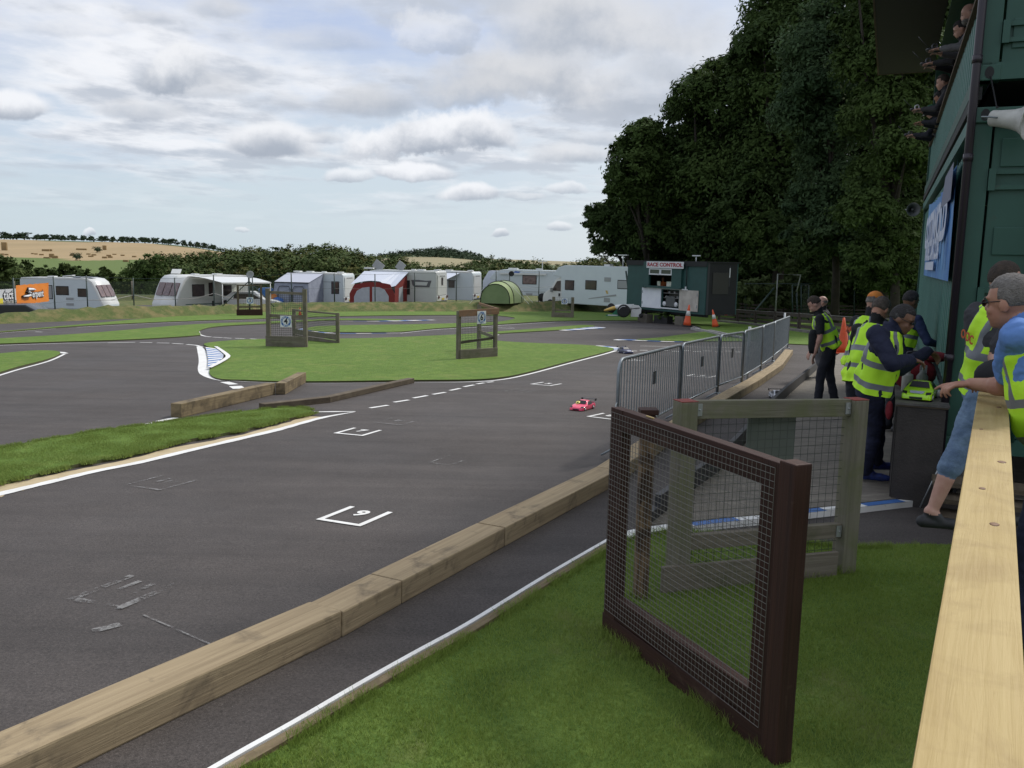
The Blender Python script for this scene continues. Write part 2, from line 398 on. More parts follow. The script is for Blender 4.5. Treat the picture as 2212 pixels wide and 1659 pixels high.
# bank foot / crest and camp ground, read as a profile over X
foot_px = [(-500, 722), (-200, 708), (0, 700), (160, 693), (300, 689), (560, 676), (850, 674), (1100, 675), (1290, 673), (1380, 672)]
footw = [G(*p) for p in foot_px]
FX = np.array([p.x for p in footw]); FY = np.array([p.y for p in footw])
o_ = np.argsort(FX); FX = FX[o_]; FY = FY[o_]
crest_px = [(-200, 680), (0, 674), (150, 663), (330, 658), (560, 655), (850, 652), (1200, 650), (1290, 642), (1380, 640)]
def footY(X): return np.interp(X, FX, FY)
_cx = []; _cz = []
for (x, y) in crest_px:
    Y = 45.0
    for _ in range(30):
        X = (x-1106)/F*Y*1.01; Y = .5*Y+.5*(float(footY(X))+2.6)
    p = P(x, y, Y); _cx.append(p.x); _cz.append(p.z-gz(p.y))
def crestH(X): return np.interp(X, _cx, _cz)
def H(X, Y):
    X = np.asarray(X, float); Y = np.asarray(Y, float)
    pl = -GK*Y
    fy = footY(X); s = Y-fy; ch = crestH(X)*sm(22, 15, X)
    bank = pl-.05+ch*sm(0, 2.4, s)
    camp = np.clip(-1.72+.031*X, -3.2, -1.3)-.006*(Y-60)
    camp = np.where(X > 16, np.maximum(camp, pl), camp)
    z = bank*(1-sm(3.4, 7.5, s))+camp*sm(3.4, 7.5, s)
    # fall to the valley, then the hills
    z = z+(-9.0-z)*sm(92, 230, Y)
    a = X/np.maximum(Y, 1)
    wl = sm(-.20, -.42, a)
    left = np.interp(Y, [0, 300, 500, 900, 1000, 1400, 4000], [0, 0, 6.6, 19.5, 20.0, 12, 10])
    wc = np.exp(-((a+.10)/.085)**2)
    cen = np.interp(Y, [0, 600, 900, 1200, 1500, 1900, 4000], [0, 0, 4.0, 10.5, 19, 10, 8])
    und = 1.2*np.sin(X/90.0+1)*sm(300, 500, Y)
    z = z+left*wl+cen*wc*(1-wl)+und+sm(1500, 3500, Y)*6
    z = z+.05*np.sin(X*1.7+np.sin(Y*1.1)*2)*np.sin(Y*1.9+X*.4)*sm(.3, 2, s)*sm(90, 60, Y)
    z = z+sm(22, 40, X)*sm(200, 100, Y)*1.0*sm(20, 40, Y)
    return z
def Tz(x, y): return float(H(x, y))
def terrain():
    xs = np.unique(np.concatenate([np.arange(-48, 30, .45), np.linspace(-48, -260, 50), np.linspace(30, 120, 30), np.linspace(-260, -3500, 60), np.linspace(120, 3000, 50)]))
    ys = np.unique(np.concatenate([np.linspace(-60, -4, 8), np.arange(-4, 24, 1.5), np.arange(24, 66, .3), np.linspace(66, 110, 30), np.linspace(110, 1000, 150), np.linspace(1000, 4200, 60)]))
    XX, YY = np.meshgrid(xs, ys); ZZ = H(XX, YY)
    # tufted surface on the bank
    rr = np.random.default_rng(3).normal(0, 1, ZZ.shape); s = YY-footY(XX)
    ZZ = ZZ+rr*.035*sm(.2, .8, s)*sm(7, 5, s)*(XX < 20)
    nx, ny = len(xs), len(ys); me = bpy.data.meshes.new('ground')
    co = np.stack([XX, YY, ZZ], -1).reshape(-1, 3); me.vertices.add(len(co)); me.vertices.foreach_set('co', co.ravel())
    i = np.arange(nx-1); j = np.arange(ny-1); I, J = np.meshgrid(i, j); a = (J*nx+I).ravel()
    q = np.stack([a, a+1, a+nx+1, a+nx], -1); nf = len(q)
    me.loops.add(nf*4); me.loops.foreach_set('vertex_index', q.ravel()); me.polygons.add(nf)
    me.polygons.foreach_set('loop_start', np.arange(nf)*4); me.polygons.foreach_set('loop_total', np.full(nf, 4))
    cx = (XX[:-1, :-1]+XX[1:, 1:]).ravel()/2; cy = (YY[:-1, :-1]+YY[1:, 1:]).ravel()/2
    ang = cx/np.maximum(cy, 1); ss = cy-footY(cx)
    mi = np.zeros(nf, int)
    mi[(ss > 7) & (cy < 74) & (cx < 14)] = 5
    mi[(cy > 110)] = 1
    wob = 14*np.sin(ang*40)
    mi[(cy > 200) & (cy < 503+wob) & (ang < -.27)] = 2
    mi[(cy > 503+wob) & (cy < 890+2.2*wob) & (ang < -.27-.00006*(cy-500))] = 3
    mi[(cy > 780) & (cy < 1250) & (ang > -.20) & (ang < -.02)] = 4
    mi[(cy > 1500) & (ang > -.03)] = 4
    me.polygons.foreach_set('material_index', mi); me.polygons.foreach_set('use_smooth', np.ones(nf, bool))
    for m in (g_rough, m_valley, g_field, m_stub, m_crop, m_asph): me.materials.append(m)
    me.update(); me.validate()
    o = bpy.data.objects.new('ground', me); col.objects.link(o); o['kind'] = 'structure'; WM['ground'] = Matrix.Identity(4)
    return o
terrain()
def cr(pts, n=6, closed=False):
    out = []; K = len(pts)
    def g(i): return pts[i % K] if closed else pts[min(max(i, 0), K-1)]
    for i in range(K if closed else K-1):
        p0, p1, p2, p3 = g(i-1), g(i), g(i+1), g(i+2)
        for k in range(n):
            t = k/n
            out.append(tuple(.5*((2*p1[d])+(-p0[d]+p2[d])*t+(2*p0[d]-5*p1[d]+4*p2[d]-p3[d])*t*t+(-p0[d]+3*p1[d]-3*p2[d]+p3[d])*t**3) for d in (0, 1)))
    if not closed: out.append(tuple(pts[-1][:2]))
    return out
def W(pts): return [(lambda q: (q.x, q.y))(G(*p)) for p in pts]
POLY = {}
def sheet(name, outline, dz, m, thick=0.0, m2=None, kind='structure', jit=0.0, sink=.02):
    """horizontal sheet following the slope, with a vertical edge of the given thickness"""
    pts = []
    for k, (x, y) in enumerate(outline):
        if jit: x += random.uniform(-jit, jit); y += random.uniform(-jit, jit)
        pts.append((x, y))
    n = len(pts); b = MB()
    b.v = [(x, y, gz(y)+dz) for x, y in pts]
    for t in tessellate_polygon([[Vector((x, y, 0)) for x, y in pts]]):
        b.f.append(list(t)); b.mi.append(0); b.sm.append(False); b.uv.append(None)
    if thick > 0:
        b.v += [(x, y, gz(y)+dz-thick-sink) for x, y in pts]
        for i in range(n):
            b.f.append([i, (i+1) % n, n+(i+1) % n, n+i]); b.mi.append(1 if m2 else 0); b.sm.append(False); b.uv.append(None)
    o = b.build(name, [m]+([m2] if m2 else [])); o['kind'] = kind
    POLY[name] = np.array(pts); return o
m_soil = mat('soil_edge', (.075, .058, .030), (.06, .085, .02), 9, .95)
m_white = mat('line_paint', (.78, .78, .76), (.68, .67, .64), 6, .6, c3=(.38, .36, .34), s3=16, k3=(.62, .72))
m_worn = mat('worn_paint', (.19, .185, .18), (.28, .275, .27), 42, .8, spec=.35)
def worn_mat():
    m = m_worn; nt = m.node_tree; N = nt.nodes; L = nt.links; b = N['Principled BSDF']; ge = N.new('ShaderNodeNewGeometry')
    no = N.new('ShaderNodeTexNoise'); L.new(ge.outputs['Position'], no.inputs['Vector']); no.inputs['Scale'].default_value = 55; no.inputs['Detail'].default_value = 6; no.inputs['Roughness'].default_value = .75
    n2 = N.new('ShaderNodeTexNoise'); L.new(ge.outputs['Position'], n2.inputs['Vector']); n2.inputs['Scale'].default_value = 7
    ad = N.new('ShaderNodeMath'); ad.operation = 'ADD'; L.new(no.outputs[0], ad.inputs[0]); L.new(n2.outputs[0], ad.inputs[1])
    mr_ = N.new('ShaderNodeMapRange'); L.new(ad.outputs[0], mr_.inputs[0]); mr_.inputs[1].default_value = .93; mr_.inputs[2].default_value = 1.10; mr_.inputs[4].default_value = .75
    L.new(mr_.outputs[0], b.inputs['Alpha'])
worn_mat()
m_blue = mat('kerb_blue', (.055, .16, .42), (.045, .13, .36), 6, .5)
m_sand = mat('sandy_edge', (.50, .41, .26), (.44, .35, .21), 8, .9, bump=.3)
m_conc = mat('pavement_concrete', (.17, .15, .12), (.13, .115, .095), 2.2, .85, bump=.4, bs=40, c3=(.24, .215, .175), s3=5, k3=(.50, .72), stretch=(1, 3, 1))
# tarmac of the track
out = [(-60.0, -5.0), (16.0, -5.0), (16.0, 50.0)]
out += [(x, float(footY(x))+.2) for x in np.linspace(16, -60, 40)]
sheet('track_asphalt', out, 0.0, m_asph)
# ---- turf islands (outlines read off the photograph, projected to the ground)
far_edge = [(-120, 729), (0, 719), (167, 706), (365, 696), (576, 689), (733, 684), (933, 681.5), (1050, 682), (1098, 685), (1112, 689), (1085, 695), (1040, 698), (982, 699.5), (881, 702), (764, 703.5), (690, 706), (668, 709), (664, 714), (700, 718), (780, 719), (865, 718), (938, 711), (1025, 705.5), (1100, 700), (1199, 694.5), (1353, 693), (1444, 695), (1488, 701), (1514, 708), (1516, 714), (1570, 729), (1640, 737), (1702, 744), (1800, 748), (2000, 756)]
wl_ = W(cr(far_edge, 4)); fx0, fx1 = wl_[0][0], wl_[-1][0]
back = [(x, float(footY(x))+1.2 if x < 13 else 60.0) for x in np.linspace(40, fx0, 30)]
sheet('far_turf', wl_+[(40.0, 26.0)]+back, .03, g_turf, .03, m_soil)
strip_d = [(-60, 738), (0, 733), (182, 722), (365, 706), (456, 700), (576, 696), (700, 690.2), (780, 689.5), (862, 690.8), (860, 693.2), (780, 692.6), (700, 693), (640, 697), (560, 701), (487, 705), (448, 710), (430, 717), (433, 723), (417, 727), (287, 735), (135, 740), (0, 744.5), (-60, 748)]
sheet('turf_strip', W(cr(strip_d, 3, True)), .03, g_turf, .03, m_soil)
isl_e = [(-60, 771), (0, 766), (65, 760), (117, 760), (130, 766), (104, 778), (39, 795), (0, 807), (-80, 830)]
sheet('turf_island', W(cr(isl_e, 4, True)), .03, g_turf, .03, m_soil)
infield = [(442, 744), (495, 737.5), (576, 734), (745, 733), (844, 730.5), (999, 723.5), (1060, 718.5), (1074, 717.5), (1152, 711.5), (1173, 710), (1251, 703.5), (1278, 704), (1280, 706.5), (1214, 713.5), (1147, 717.5), (1078, 722), (1061, 727), (1058, 732), (1078, 738), (1162, 743), (1251, 746.3), (1305, 751), (1326, 756), (1303, 764), (1225, 784), (1147, 805), (1087, 817.5), (1016, 823), (895, 824), (760, 826), (620, 827), (530, 824), (478, 822), (456, 814), (453, 802), (468, 792), (487, 776), (478, 764), (452, 752)]
sheet('infield_turf', W(cr(infield, 4, True)), .03, g_turf, .03, m_soil)
strip_h = [(-80, 993), (0, 975), (200, 938), (400, 911), (520, 894), (600, 886), (655, 885), (676, 893), (660, 901), (600, 915), (520, 936), (400, 958), (300, 984), (200, 1004), (100, 1026), (0, 1050), (-80, 1072)]
sheet('near_turf_strip', W(cr(strip_h, 4, True)), .035, g_turf, .035, m_soil, jit=.022)
tri = [(1374, 735), (1420, 731), (1480, 723), (1532, 716.5), (1548, 717), (1600, 731), (1622, 737), (1560, 738.5), (1450, 738)]
sheet('turf_triangle', W(cr(tri, 3, True)), .03, g_turf, .03, m_soil)
near_g = [(430, 1720), (520, 1668), (640, 1598), (780, 1512), (905, 1439), (1010, 1378), (1180, 1270), (1325, 1184), (1385, 1163), (1446, 1157), (1560, 1165), (1700, 1178), (1838, 1190), (1960, 1184), (2080, 1186), (2300, 1190)]
ng = W(cr(near_g, 5))
ng += [(4.5, 4.9), (4.5, -1.0), (ng[0][0]-.4, -1.0), (ng[0][0]-.4, ng[0][1]-.3)]
sheet('near_lawn', ng, .03, g_near, .03, m_soil)
# ---- sand and painted lines
def ribbon(b, pts_px, width, dz, mi=0, n=5, closed=False, offset=0.0, dash=None, world=False, jit=0.0):
    pts = pts_px if world else W(cr(pts_px, n, closed))
    if closed: pts = pts+[pts[0]]
    P_ = np.array(pts); d = np.gradient(P_, axis=0); d /= np.maximum(np.linalg.norm(d, axis=1)[:, None], 1e-6)
    nn = np.stack([-d[:, 1], d[:, 0]], -1)
    ww = (np.array([width]*len(P_)) if isinstance(width, (int, float)) else np.interp(np.linspace(0, 1, len(P_)), np.linspace(0, 1, len(width)), width))
    if jit: ww = ww*(1+np.random.default_rng(1).uniform(-jit, jit, len(P_)))
    A = P_+nn*(offset+ww[:, None]/2); B = P_+nn*(offset-ww[:, None]/2)
    s = np.concatenate([[0], np.cumsum(np.linalg.norm(np.diff(P_, axis=0), axis=1))])
    mis = mi if isinstance(mi, (tuple, list)) else (mi,)
    if dash is None and len(mis) == 1:
        k = len(b.v); b.v += [(x, y, gz(y)+dz) for x, y in A]+[(x, y, gz(y)+dz) for x, y in B]; m_ = len(P_)
        for i in range(m_-1): b.f.append([k+i, k+i+1, k+m_+i+1, k+m_+i]); b.mi.append(mis[0]); b.sm.append(False); b.uv.append(None)
    else:
        L_ = dash[0]; gap = dash[1]; t = 0.0; c = 0
        while t < s[-1]:
            e = min(t+L_, s[-1]); ts = np.linspace(t, e, 4)
            a = [(np.interp(ts, s, A[:, q])) for q in (0, 1)]; bb = [(np.interp(ts, s, B[:, q])) for q in (0, 1)]
            k = len(b.v); b.v += [(x, y, gz(y)+dz) for x, y in zip(*a)]+[(x, y, gz(y)+dz) for x, y in zip(*bb)]
            for i in range(3): b.f.append([k+i, k+i+1, k+4+i+1, k+4+i]); b.mi.append(mis[c % len(mis)]); b.sm.append(False); b.uv.append(None)
            t = e+gap; c += 1
b = MB()
ribbon(b, [(-80, 1084), (0, 1060), (100, 1037), (200, 1014), (300, 993), (400, 968), (520, 945), (600, 924), (650, 910), (680, 900)], [.30, .30, .24, .2, .2, .22, .2, .22, .22], .0025, jit=.2)
o = b.build('sand_strip', m_sand); o['kind'] = 'structure'
b = MB()
Lz = .0055
ribbon(b, [(-80, 1090), (0, 1068), (100, 1044), (200, 1020), (300, 1000), (400, 976), (520, 948), (600, 929), (650, 915), (700, 902), (766, 890.5)], [.10, .11, .10, .10, .10, .10, .11, .11, .10, .09, .02], Lz, jit=.12)
ribbon(b, [(676, 890.5), (720, 890), (768, 889.5)], [.05, .08, .03], Lz, n=3)
ribbon(b, [(-80, 995), (0, 978), (180, 942), (270, 925), (330, 914)], [.02, .02, .03, .05, .05], Lz)
ribbon(b, [(342, 911), (380, 903)], .09, Lz, n=3)
ribbon(b, [(430, 749), (436, 760), (441, 780), (440, 797), (444, 808), (458, 817), (480, 822.5)], [.12, .2, .22, .22, .2, .12, .08], Lz)
ribbon(b, [(485, 825.5), (505, 831)], .16, Lz, n=2); ribbon(b, [(508, 834.5), (517, 840)], .2, Lz, n=2)
ribbon(b, [(480, 822.5), (560, 826), (640, 828), (760, 828), (895, 826.5), (1016, 825.5), (1087, 820), (1147, 807.5), (1225, 786.5), (1303, 766), (1331, 757.5)], [.03, .02, .02, .01, .01, .05, .07, .07, .07, .08, .1], Lz)
for i, (x0, y0, x1, y1) in enumerate([(799, 882, 838, 876), (851, 869.5, 883, 864.5), (893, 860.5, 923, 855), (935, 852.5, 962, 848), (972, 844, 994, 839.5), (1002, 836, 1024, 832), (1030, 830, 1046, 827.5), (1052, 826.5, 1066, 825)]):
    ribbon(b, [(x0, y0), (x1, y1)], .07, Lz, n=2)
ribbon(b, [(-60, 749), (0, 746.5), (135, 742), (230, 740.5)], .05, Lz)
for (x0, y0, x1, y1) in [(232, 740.8, 292, 739.6), (302, 740, 329, 740.4), (339, 741, 366, 741.5), (372, 742, 396, 743.4), (403, 744.2, 425, 746.3), (425, 746.5, 436, 750)]:
    ribbon(b, [(x0, y0), (x1, y1)], .09, Lz, n=2)
ribbon(b, [(429, 716), (432, 723), (443, 726.5)], .08, Lz, n=3)
for (x0, y0, x1, y1) in [(443, 726.8, 456, 728), (460, 728.5, 480, 729.6), (483, 730, 500, 731), (508, 731, 529, 732), (540, 732.2, 560, 733)]:
    ribbon(b, [(x0, y0), (x1, y1)], .09, Lz, n=2)
ribbon(b, [(-80, 835), (0, 811), (39, 799), (104, 781), (140, 765)], .06, Lz)
ribbon(b, [(117, 760.5), (130, 761.5), (143, 764)], [.08, .2, .1], Lz, n=3)
ribbon(b, [(0, 720), (120, 710)], .03, Lz); ribbon(b, [(0, 732.5), (24, 734.5)], .08, Lz, n=2); ribbon(b, [(76, 717), (92, 717.6)], .08, Lz, n=2)
ribbon(b, [(167, 707), (365, 697), (576, 690)], .04, Lz)
ribbon(b, [(-60, 750), (-10, 747)], .05, Lz)
ribbon(b, [(700, 734.3), (745, 734)], .06, Lz, n=2); ribbon(b, [(844, 732), (1000, 725)], .05, Lz)
ribbon(b, [(865, 720), (938, 712.5), (1025, 707), (1100, 702), (1199, 696)], .06, Lz)
ribbon(b, [(1199, 696), (1353, 694.2), (1444, 696.2), (1488, 702.5), (1512, 710)], .05, Lz)
ribbon(b, [(1078, 723), (1062, 727.5), (1057, 733), (1078, 739.5), (1162, 744.8), (1251, 748)], [.05, .1, .22, .14, .08, .04], Lz)
ribbon(b, [(1100, 706), (1112, 709.5)], .01, Lz, n=2)
ribbon(b, [(1017, 704.5), (1110, 710.2)], .07, Lz, n=2)
ribbon(b, [(1383, 747.6), (1530, 750.5), (1640, 752)], .05, Lz, n=3)
for i in range(13):                                                    # start line, broken
    x = 1336+i*23; ribbon(b, [(x, 756.5+i*.22+(1.6 if i % 2 else 0)), (x+17, 756.8+i*.22+(1.6 if i % 2 else 0))], .10, Lz, n=2)
ribbon(b, [(1622, 738.5), (1640, 742), (1665, 744.5)], .05, Lz, n=3)
# starting-grid boxes
def gridbox(c, w_, l_, ang, num, mi=0, lw=.045):
    c = G(*c); M = Matrix.Translation((c.x, c.y, 0))@Matrix.Rotation(ang, 4, 'Z')
    def T(p): q = M@Vector((p[0], p[1], 0)); return (q.x, q.y)
    ribbon(b, [T((-l_, -w_/2)), T((0, -w_/2))], lw, Lz, mi, world=True)
    ribbon(b, [T((-lw/2, -w_/2-lw/2)), T((-lw/2, w_/2+lw/2))], lw, Lz, mi, world=True)
    ribbon(b, [T((-l_, w_/2)), T((0, w_/2))], lw, Lz, mi, world=True)
    if num:
        tm = MB(); textmesh(tm, num, .19, Matrix.Rotation(R(90), 4, 'Z'), ext=0, bold=.006)
        k = len(b.v)
        for p in tm.v:
            q = M@Vector((p[0]-l_*.62, p[1]*1.5, 0)); b.v.append((q.x, q.y, gz(q.y)+Lz))
        for f in tm.f: b.f.append([k+i for i in f]); b.mi.append(mi); b.sm.append(False); b.uv.append(None)
def boxpx(corner_l, corner_f, num, mi=0, lw=.045, depth=.42):
    a = G(*corner_l); c = G(*corner_f); mid = (a+c)/2; v = (c-a); wv = math.hypot(v.x, v.y)
    ang = math.atan2(v.y, v.x)-R(90)
    # the open side lies away from the front bar
    M = Matrix.Translation((mid.x, mid.y, 0))@Matrix.Rotation(ang, 4, 'Z')
    def T(p): q = M@Vector((p[0], p[1], 0)); return (q.x, q.y)
    sgn = -1 if T((-.3, 0))[1] > mid.y else 1
    for s_ in (-1, 1): ribbon(b, [T((sgn*depth, s_*(wv/2-lw/2))), T((0, s_*(wv/2-lw/2)))], lw, Lz+(.0 if s_ > 0 else 0), mi, world=True)
    ribbon(b, [T((0, -wv/2)), T((0, wv/2))], lw, Lz+.001, mi, world=True)
    if num:
        tm = MB(); textmesh(tm, num, .21, Matrix.Rotation(R(90 if sgn > 0 else -90), 4, 'Z')@Matrix.Rotation(math.pi, 4, 'Z'), ext=0, bold=.008)
        k = len(b.v)
        for p in tm.v:
            q = M@Vector((p[0]+sgn*depth*.66, p[1], 0)); b.v.append((q.x, q.y, gz(q.y)+Lz))
        for f in tm.f: b.f.append([k+i for i in f]); b.mi.append(mi); b.sm.append(False); b.uv.append(None)
boxpx((686, 1122), (782, 1137), '9'); boxpx((722, 936), (786, 942), '7'); boxpx((1146, 830), (1190, 834), '5')
boxpx((1268, 900), (1325, 907), '8'); boxpx((1340, 777), (1372, 780), '3')
boxpx((1482, 812), (1534, 816), '6')
b2 = b; 
boxpx((150, 1293), (264, 1317), '11', 1, .05); boxpx((268, 1048), (348, 1060), '10', 1, .03); boxpx((806, 913), (868, 919), '8', 1, .035)
boxpx((1090, 845), (1132, 849), '6', 1, .04); boxpx((1257, 801), (1294, 804), '', 1, .04); boxpx((925, 1000), (975, 1006), '', 1, .02)
ribbon(b, [(310, 1330), (470, 1400)], .012, Lz, 1, n=2); ribbon(b, [(200, 1365), (260, 1350)], .06, Lz, 1, n=2)
o = b.build('painted_track_lines', [m_white, m_worn]); o['kind'] = 'structure'
# ---- blue and white kerbs, slightly raised
b = MB()
def kerb(pts, wd, L_, dz=.016, n=4): ribbon(b, pts, wd, dz, (0, 1), n=n, dash=(L_, 0))
kerb([(866, 720), (780, 721), (720, 720.5), (672, 717.5), (660, 715)], [.10, .2, .25, .5, .7], .55)
kerb([(662, 709.5), (652, 713.5), (664, 719), (690, 720.6)], [.2, .4, .3, .2], .3)
kerb([(734, 693.8), (800, 694.5), (862, 693.5), (938, 691.8)], [.08, .2, .7, .3], .6)
kerb([(1214, 714.5), (1245, 711.5), (1280, 709), (1297, 707.3)], [.3, .8, .9, .5], .55)
kerb([(1330, 735.8), (1352, 734.6), (1390, 736.6), (1450, 739), (1475, 739.4)], [.2, .6, .35, .25, .12], .45)
kerb([(1290, 747.6), (1310, 751), (1332, 757)], [.1, .6, .9], .3)
ribbon(b, [(1326, 1176), (1352, 1169), (1389, 1160.5)], .10, .052, 0, n=3)
ribbon(b, [(1389, 1160.5), (1480, 1147), (1560, 1137), (1640, 1129), (1750, 1115), (1835, 1106), (1935, 1094), (1996, 1088.5)], .115, .052, (0, 1), n=3, dash=(.42, 0))
# hatched kerb of the left apron: blue bars across
pa = [(444, 753), (447, 765), (450, 780), (449, 796)]; pb = [(470, 757), (483, 770), (482, 777), (462, 793)]
for i in range(18):
    def lerp(ps, t):
        t *= len(ps)-1; k = min(int(t), len(ps)-2); f = t-k; return (ps[k][0]*(1-f)+ps[k+1][0]*f, ps[k][1]*(1-f)+ps[k+1][1]*f)
    qs = [G(*lerp(pa, i/18)), G(*lerp(pb, i/18)), G(*lerp(pb, (i+1)/18)), G(*lerp(pa, (i+1)/18))]
    k = len(b.v); b.v += [(q.x, q.y, q.z+.042) for q in qs]; b.f.append([k, k+1, k+2, k+3]); b.mi.append(1 if i % 2 else 0); b.sm.append(False); b.uv.append(None)
ribbon(b, [(466, 753), (487, 768), (492, 777), (470, 791), (452, 800)], [.08, .1, .1, .1, .1], .06, 0, n=3)
o = b.build('striped_kerb', [m_white, m_blue]); o['kind'] = 'structure'
# grey stone kerbs by the pit exit
b = MB()
for pts in ([(1532, 717), (1560, 723), (1590, 730), (1617, 736.5)], [(1495, 712), (1530, 719), (1570, 730)]):
    w_ = W(cr(pts, 6))
    for i in range(len(w_)-1):
        (x0, y0), (x1, y1) = w_[i], w_[i+1]
        dx, dy = (x1-x0)*.04, (y1-y0)*.04
        b.beam((x0+dx, y0+dy, gz(y0)+.04), (x1-dx, y1-dy, gz(y1)+.04), .13, .11)
o = b.build('stone_kerb', mat('kerb_stone', (.36, .35, .33), (.27, .26, .25), 8, .85, bump=.3)); o['kind'] = 'structure'
# white-capped low edging board along the near lawn, and kerb body under the striped line
b = MB()
wpts = W(cr([(430, 1704), (520, 1650), (640, 1581), (780, 1497), (905, 1425), (1010, 1366), (1180, 1259), (1326, 1172)], 5))
for i in range(len(wpts)-1):
    (x0, y0), (x1, y1) = wpts[i], wpts[i+1]
    b.beam((x0, y0, gz(y0)+.022), (x1, y1, gz(y1)+.022), .026, .055, mi=0)
wp2 = W(cr([(1326, 1176), (1389, 1160.5), (1480, 1147), (1560, 1137), (1640, 1129), (1750, 1115), (1835, 1106), (1935, 1094), (1996, 1088.5)], 3))
for i in range(len(wp2)-1):
    (x0, y0), (x1, y1) = wp2[i], wp2[i+1]
    b.beam((x0, y0, gz(y0)+.022), (x1, y1, gz(y1)+.022), .112, .056, mi=0)
o = b.build('edging_kerb', m_white, fixn=True); o['kind'] = 'structure'
b = MB()
w3 = [(x+.035, y-.04) for x, y in wpts]
for i in range(len(w3)-1):
    (x0, y0), (x1, y1) = w3[i], w3[i+1]; b.beam((x0, y0, gz(y0)+.02), (x1, y1, gz(y1)+.02), .05, .055)
o = b.build('timber_edging', wood('edge_wood', (.22, .17, .10), (.14, .105, .06), (.08, .07, .04))); o['kind'] = 'structure'
# ---- paved area of the pits, raised above the pit lane, with its dark board edge
pave_px = [(1393, 1150), (1450, 1105), (1500, 1065), (1545, 1032), (1590, 985), (1640, 925), (1690, 870), (1747, 818), (1775, 792), (1800, 778)]
pv = W(cr(pave_px, 4)); PV = pv
right = [(9.2, 24.0), (12.5, 24.0), (12.5, 5.0)]
kp = W([(2060, 1082), (1996, 1086), (1935, 1091), (1835, 1103), (1750, 1112), (1640, 1126), (1560, 1134), (1480, 1144)])
sheet('pavement', pv+right+kp, .06, m_conc, .06)
b = MB()
for i in range(len(pv)-1):
    (x0, y0), (x1, y1) = pv[i], pv[i+1]
    h0 = .22 if i > 1 else .14
    b.beam((x0, y0, gz(y0)+h0/2), (x1, y1, gz(y1)+h0/2), .05, h0)
m_black = mat('black_board', (.022, .022, .025), (.03, .03, .036), 3, .45)
o = b.build('pit_edge_board', m_black); tag(o, 'low dark board along the edge of the pit lane behind the gates', 'edging board')
# ================================================================ TIMBERS, GATES, BARRIERS, CONTAINER, HUT
wd_tan = wood('tan_timber', (.37, .29, .18), (.25, .19, .115), (.14, .11, .075), s=3.0, k3=(.56, .76))
wd_new = wood('new_pine', (.455, .345, .155), (.38, .275, .11), (.33, .235, .10), s=1.3, gs=.9, k3=(.46, .72), rough=.6)
wd_brown = wood('dark_stain', (.050, .022, .016), (.030, .014, .011), (.095, .060, .045), k3=(.60, .80), rough=.65)
wd_grey = wood('grey_wood', (.21, .185, .145), (.135, .115, .09), (.11, .11, .065), k3=(.45, .75))
wd_green = wood('mossy_wood', (.21, .195, .145), (.14, .13, .10), (.14, .15, .075), k3=(.42, .72))
wd_bark = wood('peeled_post', (.24, .16, .09), (.05, .03, .022), (.045, .028, .02), s=7, k3=(.44, .56))
wd_red = wood('reddish_rail', (.27, .155, .095), (.19, .105, .065), (.16, .12, .09))
wd_old = wood('old_dark_timber', (.12, .095, .065), (.08, .062, .045), (.16, .13, .09))
m_wire = mat('galv_wire', (.17, .16, .145), rough=.55, metal=.4)
m_wired = mat('dark_wire', (.055, .065, .055), rough=.6, metal=.2)
m_galv = mat('galvanised', (.30, .33, .35), (.22, .25, .27), 9, .45, metal=.55)
m_galvl = mat('galvanised_bracket', (.45, .47, .47), (.35, .37, .38), 9, .4, metal=.6)
m_redp = mat('red_paint', (.28, .045, .03), (.20, .05, .04), 20, .7)
def timber(name, label, pts, w_, h_, m, lift=0.0, group=None, off=0.0, shift=None):
    """one solid beam lying on the ground between two ground points (front bottom edge given)"""
    (p0, p1) = pts; d = (p1-p0); d.z = 0; L_ = d.length; d.normalize(); n = Vector((-d.y, d.x, 0))
    if n.y < 0: n = -n
    a = p0+n*w_/2; c = p1+n*w_/2
    b = MB(); b.beam((0, 0, 0), (L_, 0, (c.z-a.z)), w_, h_)
    M = Matrix.Translation((a.x, a.y, a.z+h_/2+lift))@Matrix.Rotation(math.atan2(d.y, d.x), 4, 'Z')
    o = b.build(name, m, bevel=.009); o.matrix_world = M; WM[o.name] = M
    tag(o, label, 'timber', group); return o
gT = 'timbers laid end to end along the start straight'
fr = [(-260, 1868), (740, 1377), (868, 1305), (1090, 1181), (1335, 1046), (1496.6, 926)]
fg = [G(*p) for p in fr]
labs = ['tan timber sleeper running off the bottom left corner of the picture', 'short tan timber with a long crack, right after the corner sleeper', 'tan timber sleeper in the middle of the long row beside the white-edged lawn',
        'tan timber with dark scuffs that ends at the first crowd barrier', 'timber hidden behind the mesh gates under the crowd barriers']
for i in range(5): timber('timber_sleeper', labs[i], (fg[i]+(fg[i+1]-fg[i])*.004, fg[i+1]-(fg[i+1]-fg[i])*.004), .215, .135 if i != 0 else .142, wd_tan, group=gT)
ft = [G(*p) for p in [(1496.6, 926), (1598, 861.7), (1638, 837.4), (1689.6, 800), (1712.5, 766)]]
labs = ['weathered timber under the second and third barrier', 'timber under the middle barriers beside the pit lane', 'curved-in timber under the far barriers', 'last timber at the far end of the barrier row']
for i in range(4): timber('timber_sleeper', labs[i], (ft[i]+(ft[i+1]-ft[i])*.004, ft[i+1]-(ft[i+1]-ft[i])*.004), .215, .135, wd_tan, group=gT)
wd_blk = wood('weathered_block', (.27, .21, .12), (.15, .115, .07), (.09, .07, .045), k3=(.48, .7))
